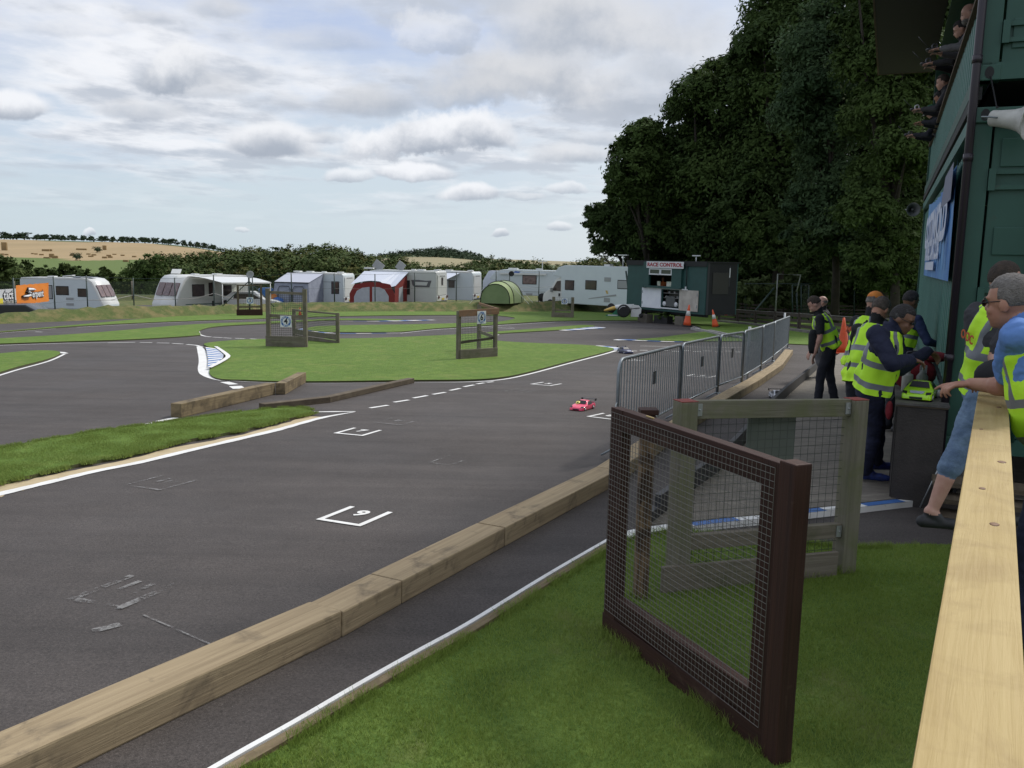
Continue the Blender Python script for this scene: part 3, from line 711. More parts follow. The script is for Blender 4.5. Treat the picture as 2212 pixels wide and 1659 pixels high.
# two blocks lying on the infield
a0, a1, a2 = G(392, 902.5), G(595, 852), G(643, 826)
timber('timber_block', 'long light-topped timber between the two asphalt loops left of the infield', (a0, a1), .15, .18, wd_blk)
timber('timber_block', 'short light-topped timber at the grass edge, touching the long one', (a1+(a1-a0)*.001, a2), .15, .18, wd_blk)
b0, b1, b2 = G(571, 886), G(712, 870), G(895, 827)
timber('timber_board', 'low dark timber next to the tip of the near grass strip', (b0, b1), .13, .085, wd_old)
timber('timber_board', 'long low dark timber running to the infield grass edge', (b1+(b1-b0)*.006, b2), .13, .085, wd_old)
# ---------------- mesh panel helper
def meshgrid(b, O, U, V, lu, lv, pitch, r, mi=0):
    """wire grid: O origin, U,V unit vectors"""
    O = Vector(O); U = Vector(U); V = Vector(V); N_ = U.cross(V).normalized()
    def strip(p, q, off):
        p = p+N_*off; q = q+N_*off; d = (q-p).normalized(); s_ = d.cross(N_).normalized()
        vs = []
        for t in (p, q):
            for (i, j) in ((-1, 0), (0, 1), (1, 0), (0, -1)): vs.append(t+s_*i*r+N_*j*r)
        b.add(vs, [(0, 1, 5, 4), (1, 2, 6, 5), (2, 3, 7, 6), (3, 0, 4, 7)], mi)
    n = int(lu/pitch)
    for i in range(n+1): strip(O+U*(i*lu/n), O+U*(i*lu/n)+V*lv, 0)
    n = int(lv/pitch)
    for i in range(n+1): strip(O+V*(i*lv/n), O+V*(i*lv/n)+U*lu, r*1.5)
# ---------------- near brown gate (local: X along the panel from right post, Z up; +Y faces the viewer's left)
pr = G(1657, 1640); pl = G(1312, 1372)
pr = Vector((pr.x, pr.y, 0)); pl = Vector((pl.x, pl.y, 0))
d = pl-pr; Lg = d.length; ang = math.atan2(d.y, d.x)
zb = gz(pr.y)
def zat(px, py, Y): return P(px, py, Y).z
zt = zat(1690, 1000, pr.y)
t = thing('mesh_gate', 'dark brown stained gate with fine wire mesh standing on the near lawn', 'gate', M=Matrix.Translation((pr.x, pr.y, zb))@Matrix.Rotation(ang, 4, 'Z'))
Hg = zt-zb; sl_ = (gz(pl.y)-gz(pr.y))/Lg
b = MB(); b.beam((.05, 0, .10), (.05, 0, Hg), .055, .10, up=(1, 0, 0)); b.build('stile', wd_brown, t, bevel=.004)
b = MB(); b.beam((Lg-.055, 0, .10+sl_*Lg), (Lg-.055, 0, Hg+.0), .055, .11, up=(1, 0, 0)); b.build('stile', wd_brown, t, bevel=.004)
b = MB(); b.beam((.101, -.002, Hg-.05), (Lg-.111, -.002, Hg-.05), .055, .10); b.build('top_rail', wd_brown, t, bevel=.004)
b = MB(); b.beam((.101, -.002, .185), (Lg-.111, -.002, .185+sl_*Lg*.9), .055, .11); b.build('bottom_rail', wd_brown, t, bevel=.004)
b = MB(); b.beam((-.01, .003, .062), (Lg+.01, .003, .062+sl_*Lg), .05, .125); b.build('kick_board', wd_brown, t, bevel=.004)
b = MB(); meshgrid(b, (.02, -.034, .125), (1, 0, 0), (0, 0, 1), Lg-.04, Hg-.145, .0255, .0012); b.build('wire_mesh', m_wire, t, fixn=False)
# pick the side that faces the viewer
nrm = Matrix.Rotation(ang, 4, 'Z')@Vector((0, -1, 0))
if nrm.dot(-pr) < 0: 
    for o in KIDS[t.name]:
        if o.name.startswith('wire_mesh'):
            for v in o.data.vertices: v.co.y *= -1
b = MB(); b.beam((-.045, 0, -.05), (-.045, 0, Hg+.015), .075, .085, up=(1, 0, 0)); b.build('hinge_post', wd_brown, t, bevel=.006)
b = MB(); b.tube([(Lg*.72, .0, Hg+.003), (Lg*.72+.05, .01, Hg+.006)], .004, 5); b.build('wood_splinter', wd_new, t)
# peeled post behind the gate's far end
pp = G(1383, 1300)
t2 = thing('peeled_post', 'rough peeled post with flaking brown bark behind the brown gate', 'post', (pp.x, pp.y, gz(pp.y)))
zt2 = zat(1383, 882, pp.y)-gz(pp.y)
b = MB(); b.beam((0, 0, -.05), (0, 0, zt2-.03), .078, .078, up=(0, 1, 0)); b.build('shaft', wd_bark, t2, bevel=.012)
b = MB(); b.beam((0, 0, zt2-.03), (0, 0, zt2), .10, .10, up=(0, 1, 0)); b.build('cap', wd_brown, t2, bevel=.005)
# ---------------- grey-green mesh panel behind
q0 = G(1461, 1279); q1 = G(1820, 1243)
d = Vector((q1.x-q0.x, q1.y-q0.y, 0)); L2 = d.length; ang2 = math.atan2(d.y, d.x)
t = thing('panel_fence', 'grey-green weathered timber panel with square wire mesh and red-topped posts', 'fence panel', M=Matrix.Translation((q0.x, q0.y, gz(q0.y)))@Matrix.Rotation(ang2, 4, 'Z'))
hz0 = zat(1482, 866, q0.y)-gz(q0.y); hz1 = zat(1841, 862, q1.y)-gz(q0.y); dz1 = gz(q1.y)-gz(q0.y)
for (x, h_, z0) in ((0, hz0, 0), (L2, hz1, dz1)):
    b = MB(); b.beam((x, 0, z0-.05), (x, 0, h_), .105, .105, up=(0, 1, 0)); p_ = b.build('post', wd_green, t, bevel=.006)
    b = MB(); b.beam((x, 0, h_), (x, 0, h_+.004), .104, .104, up=(0, 1, 0)); b.build('red_top', m_redp, p_)
b = MB(); b.beam((.053, .0, hz0-.05), (L2-.053, 0, hz1-.05), .045, .105); b.build('top_rail', wd_green, t, bevel=.004)
b = MB(); b.beam((.053, .0, .30), (L2-.053, 0, .30+dz1), .045, .09); b.build('bottom_rail', wd_grey, t, bevel=.004)
b = MB(); b.beam((-.13, -.055, .10), (L2-.1, -.055, .10+dz1), .03, .17); b.build('kick_board', wd_grey, t, bevel=.004)
b = MB(); meshgrid(b, (.05, .026, .06), (1, 0, 0), (0, 0, 1), L2-.1, hz0-.16, .05, .0015); b.build('wire_mesh', m_wired, t, fixn=False)
b = MB(); b.box((L2*.53, .06, hz0-.27), (.33, .012, .32)); b.build('grey_sheet', mat('grey_sheet', (.16, .18, .155), (.13, .15, .13), 3, .6, alpha=.72), t)
for (x, z) in ((.075, hz0-.05), (L2-.075, hz1-.05), (L2-.075, .3+dz1)):
    b = MB(); b.box((x, -.026, z), (.035, .006, .07)); b.ball((x, -.03, z), .006, 8, 5); b.build('bracket', m_galvl, t)
# ---------------- numbered marshal stands
m_num = mat('sign_black', (.01, .01, .012), rough=.5)
m_signw = mat('sign_white', (.72, .74, .76), rough=.5)
m_signb = mat('sign_blue', (.035, .13, .40), rough=.5)
def number_sign(par, c, size, n, M=None):
    """square board, local X right, Z up, facing -Y"""
    L_ = Matrix.Translation(c)@(M if M is not None else Matrix.Identity(4))
    b = MB(); b.box((0, 0, 0), (size, .008, size), M=L_); o = b.build('number_sign', m_signw, par, bevel=.002)
    b = MB(); r1 = size*.46; r2 = size*.30; n_ = 40
    vs = [(r1*math.cos(2*math.pi*k/n_), -.0065, r1*math.sin(2*math.pi*k/n_)) for k in range(n_)]+[(r2*math.cos(2*math.pi*k/n_), -.0065, r2*math.sin(2*math.pi*k/n_)) for k in range(n_)]
    b.add(vs, [(k, (k+1) % n_, n_+(k+1) % n_, n_+k) for k in range(n_)], 0, M=L_)
    b.build('blue_ring', m_signb, o, fixn=False)
    b = MB(); rm = size*.38
    for (s_, a0_, a1_, flip) in (('COTSWOLD MODEL', 205, -25, False), ('CAR CLUB', 232, 308, True)):
        for k, ch in enumerate(s_):
            if ch == ' ': continue
            a_ = R(a0_+(a1_-a0_)*(k+.5)/len(s_)); x, z = rm*math.cos(a_), rm*math.sin(a_)
            rot = (a_-math.pi/2) if not flip else (a_+math.pi/2)
            textmesh(b, ch, size*.145, L_@Matrix.Translation((x, -.0085, z))@FACE@Matrix.Rotation(rot, 4, 'Z'), ext=.0006, bold=.0008)
    b.build('lettering', m_signw, o, fixn=False)
    b = MB(); textmesh(b, n, size*.70, L_@Matrix.Translation((0, -.009, 0))@FACE, ext=.001, bold=size*.014); b.build('numeral', m_num, o, fixn=False)
def frame_at(pxl, pxr):
    a = G(*pxl); c = G(*pxr); a.z = gz(a.y); dd = Vector((c.x-a.x, c.y-a.y, 0))
    return a, c, dd.length, math.atan2(dd.y, dd.x)
# stand 6
rp6 = G(1034, 757)
a, c, L_, an = frame_at((990, 778), (1069, 772)); H6 = zat(990, 670, a.y)-a.z; dz = gz(c.y)-a.z
t = thing('marshal_stand', 'mesh stand numbered 6 with a reddish top rail, on the infield grass', 'marshal stand', M=Matrix.Translation(a)@Matrix.Rotation(an, 4, 'Z'), group='numbered mesh stands around the track')
r6 = Matrix.Rotation(-an, 4, 'Z')@Vector((rp6.x-a.x, rp6.y-a.y, 0))
b = MB(); b.beam((0, 0, -.05), (0, 0, H6-.02), .08, .08, up=(0, 1, 0)); b.build('post', wd_grey, t)
b = MB(); b.beam((L_, 0, dz-.05), (L_, 0, H6-.02), .08, .08, up=(0, 1, 0)); b.build('post', wd_grey, t)
b = MB(); b.beam((r6.x, r6.y, dz-.08), (r6.x, r6.y, H6-.02), .08, .08, up=(0, 1, 0)); b.build('rear_post', wd_grey, t)
b = MB(); b.beam((-.04, -.056, H6-.075), (L_+.05, -.056, H6-.06), .035, .15); b.build('top_rail', wd_red, t, bevel=.004)
b = MB(); b.beam((L_+.04, -.03, H6-.02), (r6.x, r6.y, H6+.0), .035, .06); b.build('side_rail', wd_red, t)
b = MB(); b.beam((0, -.056, .13), (L_+.02, -.056, .13+dz), .035, .23); b.build('base_board', wd_grey, t, bevel=.005)
b = MB(); b.beam((.05, .03, .40), (L_-.04, .03, .45), .03, .06); b.build('mid_rail', wd_old, t)
b = MB(); b.beam((r6.x, r6.y-.03, .42), (L_, .03, .46), .03, .08); b.build('side_board', wd_grey, t)
b = MB(); meshgrid(b, (.03, -.0, .2), (1, 0, 0), (0, 0, 1), L_-.06, H6-.3, .05, .0032); b.build('wire_mesh', m_wired, t, fixn=False)
number_sign(t, (L_*.54, -.082, H6-.19), .30, '6')
# stand 4 with its side panel
a, c, L_, an = frame_at((581, 750), (660, 752)); H4 = zat(581, 623, a.y)-a.z; dz = gz(c.y)-a.z
t = thing('marshal_stand', 'tall mesh stand numbered 4 on the left of the infield grass', 'marshal stand', M=Matrix.Translation(a)@Matrix.Rotation(an, 4, 'Z'), group='numbered mesh stands around the track')
for x in (0, L_):
    b = MB(); b.beam((x, 0, -.05), (x, 0, H4), .10, .10, up=(0, 1, 0)); b.build('post', wd_grey, t)
b = MB(); b.beam((.05, 0, H4-.10), (L_-.05, 0, H4-.12), .04, .07); b.build('top_rail', wd_grey, t)
zm = zat(620, 706, a.y); zm = zat(620, 685, a.y)-a.z+.03
b = MB(); b.beam((.05, 0, zm), (L_-.05, 0, zm-.02), .04, .09); b.build('mid_rail', wd_grey, t)
for k in range(2):
    b = MB(); b.beam((-.06, -.068, .085+k*.152), (L_+.03, -.068, .085+k*.152), .03, .148); b.build('base_board', wd_grey, t, bevel=.004)
b = MB(); meshgrid(b, (.04, .0, .3), (1, 0, 0), (0, 0, 1), L_-.08, H4-.42, .05, .0036); b.build('wire_mesh', m_wired, t, fixn=False)
number_sign(t, (L_*.49, -.04, zm-.14), .30, '4')
a4 = a; cc = G(730, 743); lc = (Matrix.Rotation(-an, 4, 'Z')@Vector((cc.x-a.x, cc.y-a.y, 0))); cb = G(636, 734); lb = (Matrix.Rotation(-an, 4, 'Z')@Vector((cb.x-a.x, cb.y-a.y, 0)))
Hs = zat(730, 676, cc.y)-a.z
for q in (lc, lb):
    b = MB(); b.beam((q.x, q.y, -.2), (q.x, q.y, Hs), .09, .09, up=(0, 1, 0)); b.build('side_post', wd_grey, t)
b = MB(); b.beam((lb.x, lb.y, Hs-.04), (lc.x, lc.y, Hs-.03), .04, .05); b.build('side_rail', wd_grey, t)
for k in range(2):
    b = MB(); b.beam((lb.x, lb.y-.06, .0+k*.17), (lc.x, lc.y-.06, -.03+k*.17), .03, .15); b.build('side_board', wd_grey, t)
uu = (lc-lb).normalized()
b = MB(); meshgrid(b, (lb.x, lb.y, .15), uu, (0, 0, 1), (lc-lb).length, Hs-.2, .05, .0036); b.build('side_mesh', m_wired, t, fixn=False)
# stands 3 and 8
def small_stand(pl_, pr_, ytop, num, sx, sz, label, wood_, toprail, baseh, bw=.09):
    a, c, L_, an = frame_at(pl_, pr_); Hh = zat(pl_[0], ytop, a.y)-a.z
    t = thing('marshal_stand', label, 'marshal stand', M=Matrix.Translation(a)@Matrix.Rotation(an, 4, 'Z'), group='numbered mesh stands around the track')
    for x in (0, L_):
        b = MB(); b.beam((x, 0, -.05), (x, 0, Hh), bw, bw, up=(0, 1, 0)); b.build('post', wood_, t)
    if toprail:
        b = MB(); b.beam((.0, 0, Hh-.03), (L_, 0, Hh-.03), .04, .06); b.build('top_rail', wood_, t)
    b = MB(); b.beam((-.1, -.07, baseh/2+.02), (L_+.04, -.07, baseh/2+.02), .03, baseh); b.build('base_board', wd_grey if not toprail else wd_brown, t)
    b = MB(); b.beam((0, .0, baseh+.14), (L_, 0, baseh+.14), .03, .08); b.build('mid_rail', wood_, t)
    b = MB(); meshgrid(b, (.03, 0, baseh), (1, 0, 0), (0, 0, 1), L_-.06, Hh-baseh-.05, .10, .004); b.build('wire_mesh', m_wired, t, fixn=False)
    s_z = zat(sx, sz, a.y)-a.z
    number_sign(t, ((sx-pl_[0])/(pr_[0]-pl_[0])*L_, -.06, s_z), .33, num)
    return t
small_stand((515, 682.5), (565, 682.5), 615, '3', 540, 650, 'tall narrow stand numbered 3 in front of the grass bank', wd_old, True, .30)
small_stand((1195, 686), (1236, 687), 641, '8', 1218.5, 650.5, 'low stand numbered 8 in front of the bank by the motorhome', wd_grey, False, .28, .16)
# ---------------- crowd barriers
bpts = [(1328, 994), (1465, 910), (1548, 864), (1601, 841), (1642, 812), (1668, 790), (1701, 759)]
bw_ = [G(*p) for p in bpts]
blab = ['galvanised crowd barrier nearest the viewer with a hooked end post', 'second galvanised crowd barrier from the near end, small dark plate between its bars', 'third galvanised crowd barrier from the near end', 'fourth barrier, behind which a white pole sticks up', 'fifth barrier, last but one of the row', 'farthest crowd barrier, nearly edge on, at the end of the row']
for i in range(6):
    a = bw_[i]; c = bw_[i+1]; dd = Vector((c.x-a.x, c.y-a.y, 0)); L_ = dd.length; dd.normalize()
    a = a+dd*.02; L_ -= .05
    tops = {0: (1345, 803), 1: (1472, 775), 2: (1552, 745), 3: (1604, 727), 4: (1645, 711), 5: (1670, 701)}[i]
    Hb = .93
    za = gz(a.y)+.10; slb = (gz(c.y)-gz(a.y))/L_
    t = thing('crowd_barrier', blab[i], 'crowd barrier', M=Matrix.Translation((a.x, a.y, za))@Matrix.Rotation(math.atan2(dd.y, dd.x), 4, 'Z'), group='galvanised crowd barriers beside the start straight')
    b = MB(); r_ = .019; zz = lambda x: slb*x
    pts = [(0, 0, .0)]+[(.0, 0, Hb-.14)]+[(.14-.14*math.cos(R(q)), 0, Hb-.14+.14*math.sin(R(q))) for q in (22, 45, 67, 90)]+[(L_*.5, 0, Hb+zz(L_*.5))]+[(L_-.08, 0, Hb+zz(L_))]+[(L_-.08+.08*math.sin(R(q)), 0, Hb-.08+.08*math.cos(R(q))+zz(L_)) for q in (45, 90)]+[(L_, 0, zz(L_))]
    b.tube(pts, r_, 8); b.build('frame', m_galv, t)
    b = MB(); b.tube([(0, 0, .13), (L_, 0, .13+zz(L_))], .014, 6); b.build('bottom_bar', m_galv, t)
    nb = max(6, int(L_/.105))
    for k in range(1, nb):
        x = L_*k/nb; b = MB(); b.tube([(x, 0, .13+zz(x)), (x, 0, Hb-.015+zz(x))], .0065, 5, caps=False); b.build('bar', m_galv, t)
    for x in (.02, L_-.02):
        b = MB(); b.tube([(x, -.16, -.07+zz(x)), (x, -.02, .02+zz(x)), (x, .02, .02+zz(x)), (x, .16, -.07+zz(x))], .012, 6); b.build('foot', m_galv, t)
    if i == 0:
        b = MB(); b.tube([(-.02, 0, .5), (-.05, 0, .48), (-.06, 0, .36)], .008, 6); b.tube([(-.02, 0, .2), (-.06, 0, .16), (-.07, 0, .0)], .008, 6); b.build('hook', m_galvl, t)
    if i < 3:
        b = MB(); b.box((L_*.52, 0, Hb*.62), (.10, .012, .15)); b.build('plate', mat('dark_plate', (.05, .055, .06), rough=.5), t)
for (px_, py0, py1, lab) in ((1627, 826, 706, 'white pole behind the fourth barrier'), (1700, 762, 676, 'short white pole at the far end of the barriers')):
    g_ = G(px_, py0); h_ = zat(px_, py1, g_.y+.1)-gz(g_.y)
    b = MB(); b.tube([(0, 0, 0), (0, 0, h_)], .028, 8); o = b.build('pole', mat('white_pole', (.6, .62, .62), rough=.6)); o.location = (g_.x-.1, g_.y+.1, gz(g_.y)); WM[o.name] = Matrix.Translation(o.location)
    tag(o, lab, 'pole')
# ---------------- foreground rail with a broad pine top
zr = 1.10
def PZ(x, y, z): d_ = ray(x, y); return C0+d_*((z-CAMZ)/d_.z)
L0, L1, R0, R1 = PZ(2115, 848, zr), PZ(1996, 1690, zr), PZ(2175, 848, zr), PZ(2196, 1690, zr)
m0 = (L0+R0)/2; m1 = (L1+R1)/2; dd = (m1-m0).normalized(); m1 = m1+dd*.6
wdt = ((R0-L0).length+(R1-L1).length)/2*.97
t = thing('timber_rail', 'new pale pine handrail from the bottom right corner to the leaning man', 'railing', M=Matrix.Translation((m0.x, m0.y, 0))@Matrix.Rotation(math.atan2(dd.y, dd.x), 4, 'Z'))
LR = (m1-m0).length; zg = gz(m0.y)
b = MB(); b.beam((0, 0, zr-.022), (LR, 0, zr-.022), wdt, .044); b.build('top_board', wd_new, t, bevel=.004)
b = MB(); b.beam((.02, -wdt*.5+.012, zr-.044-.075), (LR, -wdt*.5+.012, zr-.044-.075), .03, .15); b.build('side_board', wd_old, t, bevel=.003)
if True:
    # put the apron on the viewer's left side
    s_ = (Matrix.Rotation(math.atan2(dd.y, dd.x), 4, 'Z')@Vector((0, -1, 0))).x
    if s_ > 0:
        for v in KIDS[t.name][-1].data.vertices: v.co.y *= -1
for (u_, v_, r__) in ((.55, .2, .012), (1.25, -.25, .008), (1.9, .28, .014), (2.35, -.1, .010), (2.75, .15, .012)):
    b = MB(); b.lathe([(.0005, 0), (r__, 0), (r__*.8, .0012), (.0005, .0014)], 14, M=Matrix.Translation((u_, v_*wdt, zr))@Matrix.Diagonal((1.6, 1, 1, 1))); b.build('knot', mat('knot_brown', (.22, .12, .06), (.12, .06, .03), 60, .7), t)
for x in (.07, LR*.55):
    b = MB(); b.beam((x, 0, zg-.05), (x, 0, zr-.045), .09, .09, up=(0, 1, 0)); b.build('post', wd_old, t)
b = MB(); b.beam((.02, 0, .55), (LR, 0, .55), .035, .12); b.build('lower_rail', wd_old, t)
# ---------------- stacked shipping containers with the drivers' stand
c0 = P(2069, 678, 7.05); c1 = P(1976, 678, 17.6)
C_ = Vector((c0.x, c0.y, 0)); D_ = Vector((c1.x-c0.x, c1.y-c0.y, 0)); CL = D_.length; D_.normalize(); CA = math.atan2(D_.y, D_.x)
zc0 = gz(7.0)
# local frame: X along the long side (away), Y towards the left (track) is +Y, so the body extends to -Y
CM = Matrix.Translation((C_.x, C_.y, 0))@Matrix.Rotation(CA, 4, 'Z')
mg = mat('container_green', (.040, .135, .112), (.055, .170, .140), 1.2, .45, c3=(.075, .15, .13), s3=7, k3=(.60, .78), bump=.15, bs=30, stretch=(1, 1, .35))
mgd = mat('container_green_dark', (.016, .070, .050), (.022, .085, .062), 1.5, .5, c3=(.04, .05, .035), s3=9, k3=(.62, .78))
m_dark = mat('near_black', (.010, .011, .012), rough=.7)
m_pipe = mat('downpipe', (.022, .016, .024), rough=.35)
ZT = 2.92; ZB = .25; ZU0 = 3.22; ZR = 4.13; ZTOP = 5.75; CW = 2.44
def corr(b, x0, x1, z0, z1, y, depth=.036, pitch=.28, mi=0):
    pr_ = []; x = x0
    while x < x1-1e-6:
        for (u, v) in ((0, 0), (.36, 0), (.5, -1), (.86, -1)):
            xx = x+u*pitch
            if xx < x1: pr_.append((xx, y+v*depth))
        x += pitch
    pr_.append((x1, pr_[-1][1]))
    n = len(pr_); vs = [(p[0], p[1], z0) for p in pr_]+[(p[0], p[1], z1) for p in pr_]
    b.add(vs, [(i, i+1, n+i+1, n+i) for i in range(n-1)], mi)
for lvl in (0, 1):
    if lvl == 0:
        t = thing('shipping_container', 'lower green shipping container with the blue banner on its side', 'shipping container', M=CM)
        z0, z1, zw = ZB, ZT+.10, ZT
    else:
        UM = CM@Matrix.Translation((CL, 0, 0))@Matrix.Translation((-CL, 0, 0))
        t = thing('shipping_container', 'upper green container with an open side where people lean out', 'shipping container', M=UM)
        z0, z1, zw = ZU0, ZTOP, ZR
    b = MB(); corr(b, .10, CL-.10, z0+.14, zw-(.10 if lvl == 0 else .0), -.03); b.build('side_wall', mg, t, fixn=False)
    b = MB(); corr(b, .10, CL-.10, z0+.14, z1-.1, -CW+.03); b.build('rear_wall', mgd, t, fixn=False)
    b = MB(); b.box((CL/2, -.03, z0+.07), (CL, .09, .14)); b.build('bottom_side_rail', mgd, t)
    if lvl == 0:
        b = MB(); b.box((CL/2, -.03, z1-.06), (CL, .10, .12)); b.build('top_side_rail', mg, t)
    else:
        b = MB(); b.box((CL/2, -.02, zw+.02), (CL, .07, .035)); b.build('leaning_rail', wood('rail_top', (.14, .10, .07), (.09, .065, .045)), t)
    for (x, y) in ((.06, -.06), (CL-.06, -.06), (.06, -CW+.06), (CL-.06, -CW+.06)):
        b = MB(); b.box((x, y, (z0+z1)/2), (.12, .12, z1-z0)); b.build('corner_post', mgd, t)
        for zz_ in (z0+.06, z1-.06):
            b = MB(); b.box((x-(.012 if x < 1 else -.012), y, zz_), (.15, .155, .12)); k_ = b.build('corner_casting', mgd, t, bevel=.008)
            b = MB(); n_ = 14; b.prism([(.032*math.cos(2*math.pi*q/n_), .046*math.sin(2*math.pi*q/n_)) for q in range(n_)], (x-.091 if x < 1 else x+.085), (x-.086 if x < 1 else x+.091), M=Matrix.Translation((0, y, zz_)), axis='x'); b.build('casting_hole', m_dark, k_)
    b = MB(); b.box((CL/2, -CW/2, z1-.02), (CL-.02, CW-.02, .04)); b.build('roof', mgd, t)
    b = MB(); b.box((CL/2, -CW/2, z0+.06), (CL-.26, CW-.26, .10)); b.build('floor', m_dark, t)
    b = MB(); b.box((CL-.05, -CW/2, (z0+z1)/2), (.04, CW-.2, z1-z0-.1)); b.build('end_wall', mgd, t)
    # the end facing the viewer: two door leaves with ribs, bars, hinges
    for k, (ya, yb) in enumerate(((-.13, -CW/2-.0), (-CW/2-.02, -CW+.13))):
        b = MB(); yc = (ya+yb)/2; wd_ = abs(yb-ya)-.02
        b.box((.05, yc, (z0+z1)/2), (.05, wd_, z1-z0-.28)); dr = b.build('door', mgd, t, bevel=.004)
        for zz_ in np.linspace(z0+.35, z1-.35, 4): b = MB(); b.box((.018, yc, zz_), (.016, wd_-.12, .22)); b.build('door_rib', mgd, dr, bevel=.006)
        for zz_ in (z0+.42, (z0+z1)/2-.05, z1-.5):
            yy = ya-.02 if k == 0 else yb+.02; s_ = -1 if k == 0 else 1
            b = MB(); b.box((-.004, yy+s_*.14, zz_), (.022, .30, .035)); b.box((-.004, yy+s_*.14, zz_-.12), (.022, .30, .035)); b.box((-.006, yy+s_*.28, zz_-.06), (.02, .03, .12)); b.box((-.012, yy, zz_-.06), (.04, .05, .17)); b.build('hinge', mgd, dr)
        for y_ in (yc-.16, yc+.2):
            b = MB(); b.tube([(-.03, y_, z0+.12), (-.03, y_, z1-.12)], .017, 8); b.build('locking_bar', mgd, dr)
    b = MB(); b.box((.03, -CW/2, z0+.07), (.10, CW-.2, .13)); b.build('door_sill', mgd, t)
    b = MB(); b.box((.03, -CW/2, z1-.07), (.10, CW-.2, .13)); b.build('door_header', mgd, t)
    if lvl == 1:
        b = MB(); b.box((CL/2+.3, .55, ZTOP-.03), (CL+.6, 1.0, .05)); b.box((CL/2+.3, .55, ZTOP+.04), (CL+.6, 1.04, .02)); aw = b.build('awning', m_dark, t)
        b = MB(); b.box((CL+.58, .55, ZTOP-.02), (.04, 1.02, .08)); b.box((CL/2+.3, 1.06, ZTOP-.02), (CL+.6, .03, .09)); b.build('awning_edge', wd_old, aw)
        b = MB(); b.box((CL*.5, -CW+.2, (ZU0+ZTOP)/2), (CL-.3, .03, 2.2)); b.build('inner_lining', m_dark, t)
    else:
        b = MB(); b.box((CL*.04, -.2, ZB-.09), (.5, .4, .5)); b.box((CL*.96, -.2, ZB-.3), (.5, .4, .8)); b.box((CL*.5, -.2, ZB-.2), (.5, .4, .6)); b.box((CL*.04, -CW+.2, ZB-.09), (.5, .4, .5)); b.build('support_block', mat('conc_block', (.2, .19, .17), rough=.9), t)
        # skirt below
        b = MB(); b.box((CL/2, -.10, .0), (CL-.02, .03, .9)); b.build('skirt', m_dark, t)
# band of steel between the two and the downpipe
b = MB(); b.beam((.0, -.0, (ZT+.12+ZU0)/2+.0), (CL, -.0, (ZT+.12+ZU0)/2), .05, .10)
t = thing('spacer_beam', 'dark steel beam between the two stacked containers', 'beam', M=CM); b.build('beam', m_dark, t)
t = thing('downpipe', 'dark purple-black drainpipe down the near corner of the containers', 'drainpipe', M=CM)
b = MB(); b.tube([(-.05, .035, -.2), (-.05, .035, 7.2)], .032, 12); b.build('pipe', m_pipe, t)
for z_ in (1.0, 2.6, 3.35, 5.0):
    b = MB(); b.tube([(-.05, .035, z_), (-.05, .035, z_+.06)], .038, 12); b.build('collar', m_pipe, t)
# blue banner on the side
def side_pt(px_, py_):           # pixel -> (u, z) on the container's side plane
    d_ = CM.to_3x3()@Vector((0, 1, 0)); r_ = ray(px_, py_); t_ = (Vector((C_.x, C_.y, CAMZ))-C0).dot(d_)/r_.dot(d_); p_ = C0+r_*t_
    return (CM.inverted()@p_)
s1, s2 = side_pt(2080, 335), side_pt(2047, 603); s3, s4 = side_pt(2001, 598), side_pt(2006, 440)
ub0 = (s1.x+s2.x)/2; ub1 = (s3.x+s4.x)/2; zb0 = (s2.z+s3.z)/2; zb1 = min(s1.z, ZT-.02)
t = thing('club_banner', 'blue banner with white lettering cable-tied to the container side', 'banner', M=CM@Matrix.Translation((ub0, .012, zb0)))
bw, bh = ub1-ub0, zb1-zb0
m_ban = mat('banner_blue', (.05, .17, .48), (.10, .30, .60), 1.0, .45, c3=(.22, .42, .68), s3=1.6, k3=(.5, .75))
b = MB(); nx_, nz_ = 24, 8; vs = []; fs = []
for i in range(nx_+1):
    for j in range(nz_+1):
        x = bw*i/nx_; z = bh*j/nz_; sag = -.22*math.sin(math.pi*i/nx_)*(j/nz_)**3
        vs.append((x, .016*math.sin(x*9+z)*(.4+.6*j/nz_), z+sag*.5))
for i in range(nx_):
    for j in range(nz_): k = i*(nz_+1)+j; fs.append((k, k+1, k+nz_+2, k+nz_+1))
b.add(vs, fs, smooth=True); ob = b.build('sheet', m_ban, t, fixn=False)
BACKF = Matrix.Rotation(math.pi, 4, 'Z')@FACE      # readable from +Y: x runs right to left in local X
def btext(s_, size, u, z, m, bold=0.0, squash=1.0, name='lettering'):
    b = MB(); textmesh(b, s_, size, Matrix.Translation((u, .034, z))@BACKF, ext=.001, bold=bold, squash=squash); return b.build(name, m, ob, fixn=False)
m_btxt = mat('banner_white', (.62, .66, .78), rough=.5)
btext('COTSWOLD', .62, bw*.52, bh*.55, m_btxt, .03, squash=max(.5, bw*.72/3.0))
btext('MODEL CAR CLUB', .34, bw*.55, bh*.30, m_btxt, .018, squash=bw*.62/2.9)
b = MB(); b.box((bw*.60, .032, bh*.13), (bw*.4, .003, .11)); b.build('pale_strip', m_btxt, ob)
b = MB(); b.add([(bw*.02, .036, bh*.68), (bw*.30, .036, bh*.70), (bw*.22, .036, bh*.97), (bw*.02, .036, bh*.99)], [(0, 1, 2, 3)]); b.build('grey_patch', mat('banner_grey', (.17, .18, .26), rough=.5), ob, fixn=False)
for k in range(4):
    b = MB(); uu_ = bw*(.10+.07*k); b.add([(uu_, .035, bh*.1), (uu_+.06, .035, bh*.1), (uu_+.10+.1*k, .035, bh*.66), (uu_+.06+.1*k, .035, bh*.66)], [(0, 1, 2, 3)])
    b.build('pale_ray', mat('banner_pale', (.20, .42, .70), rough=.5), ob, fixn=False)
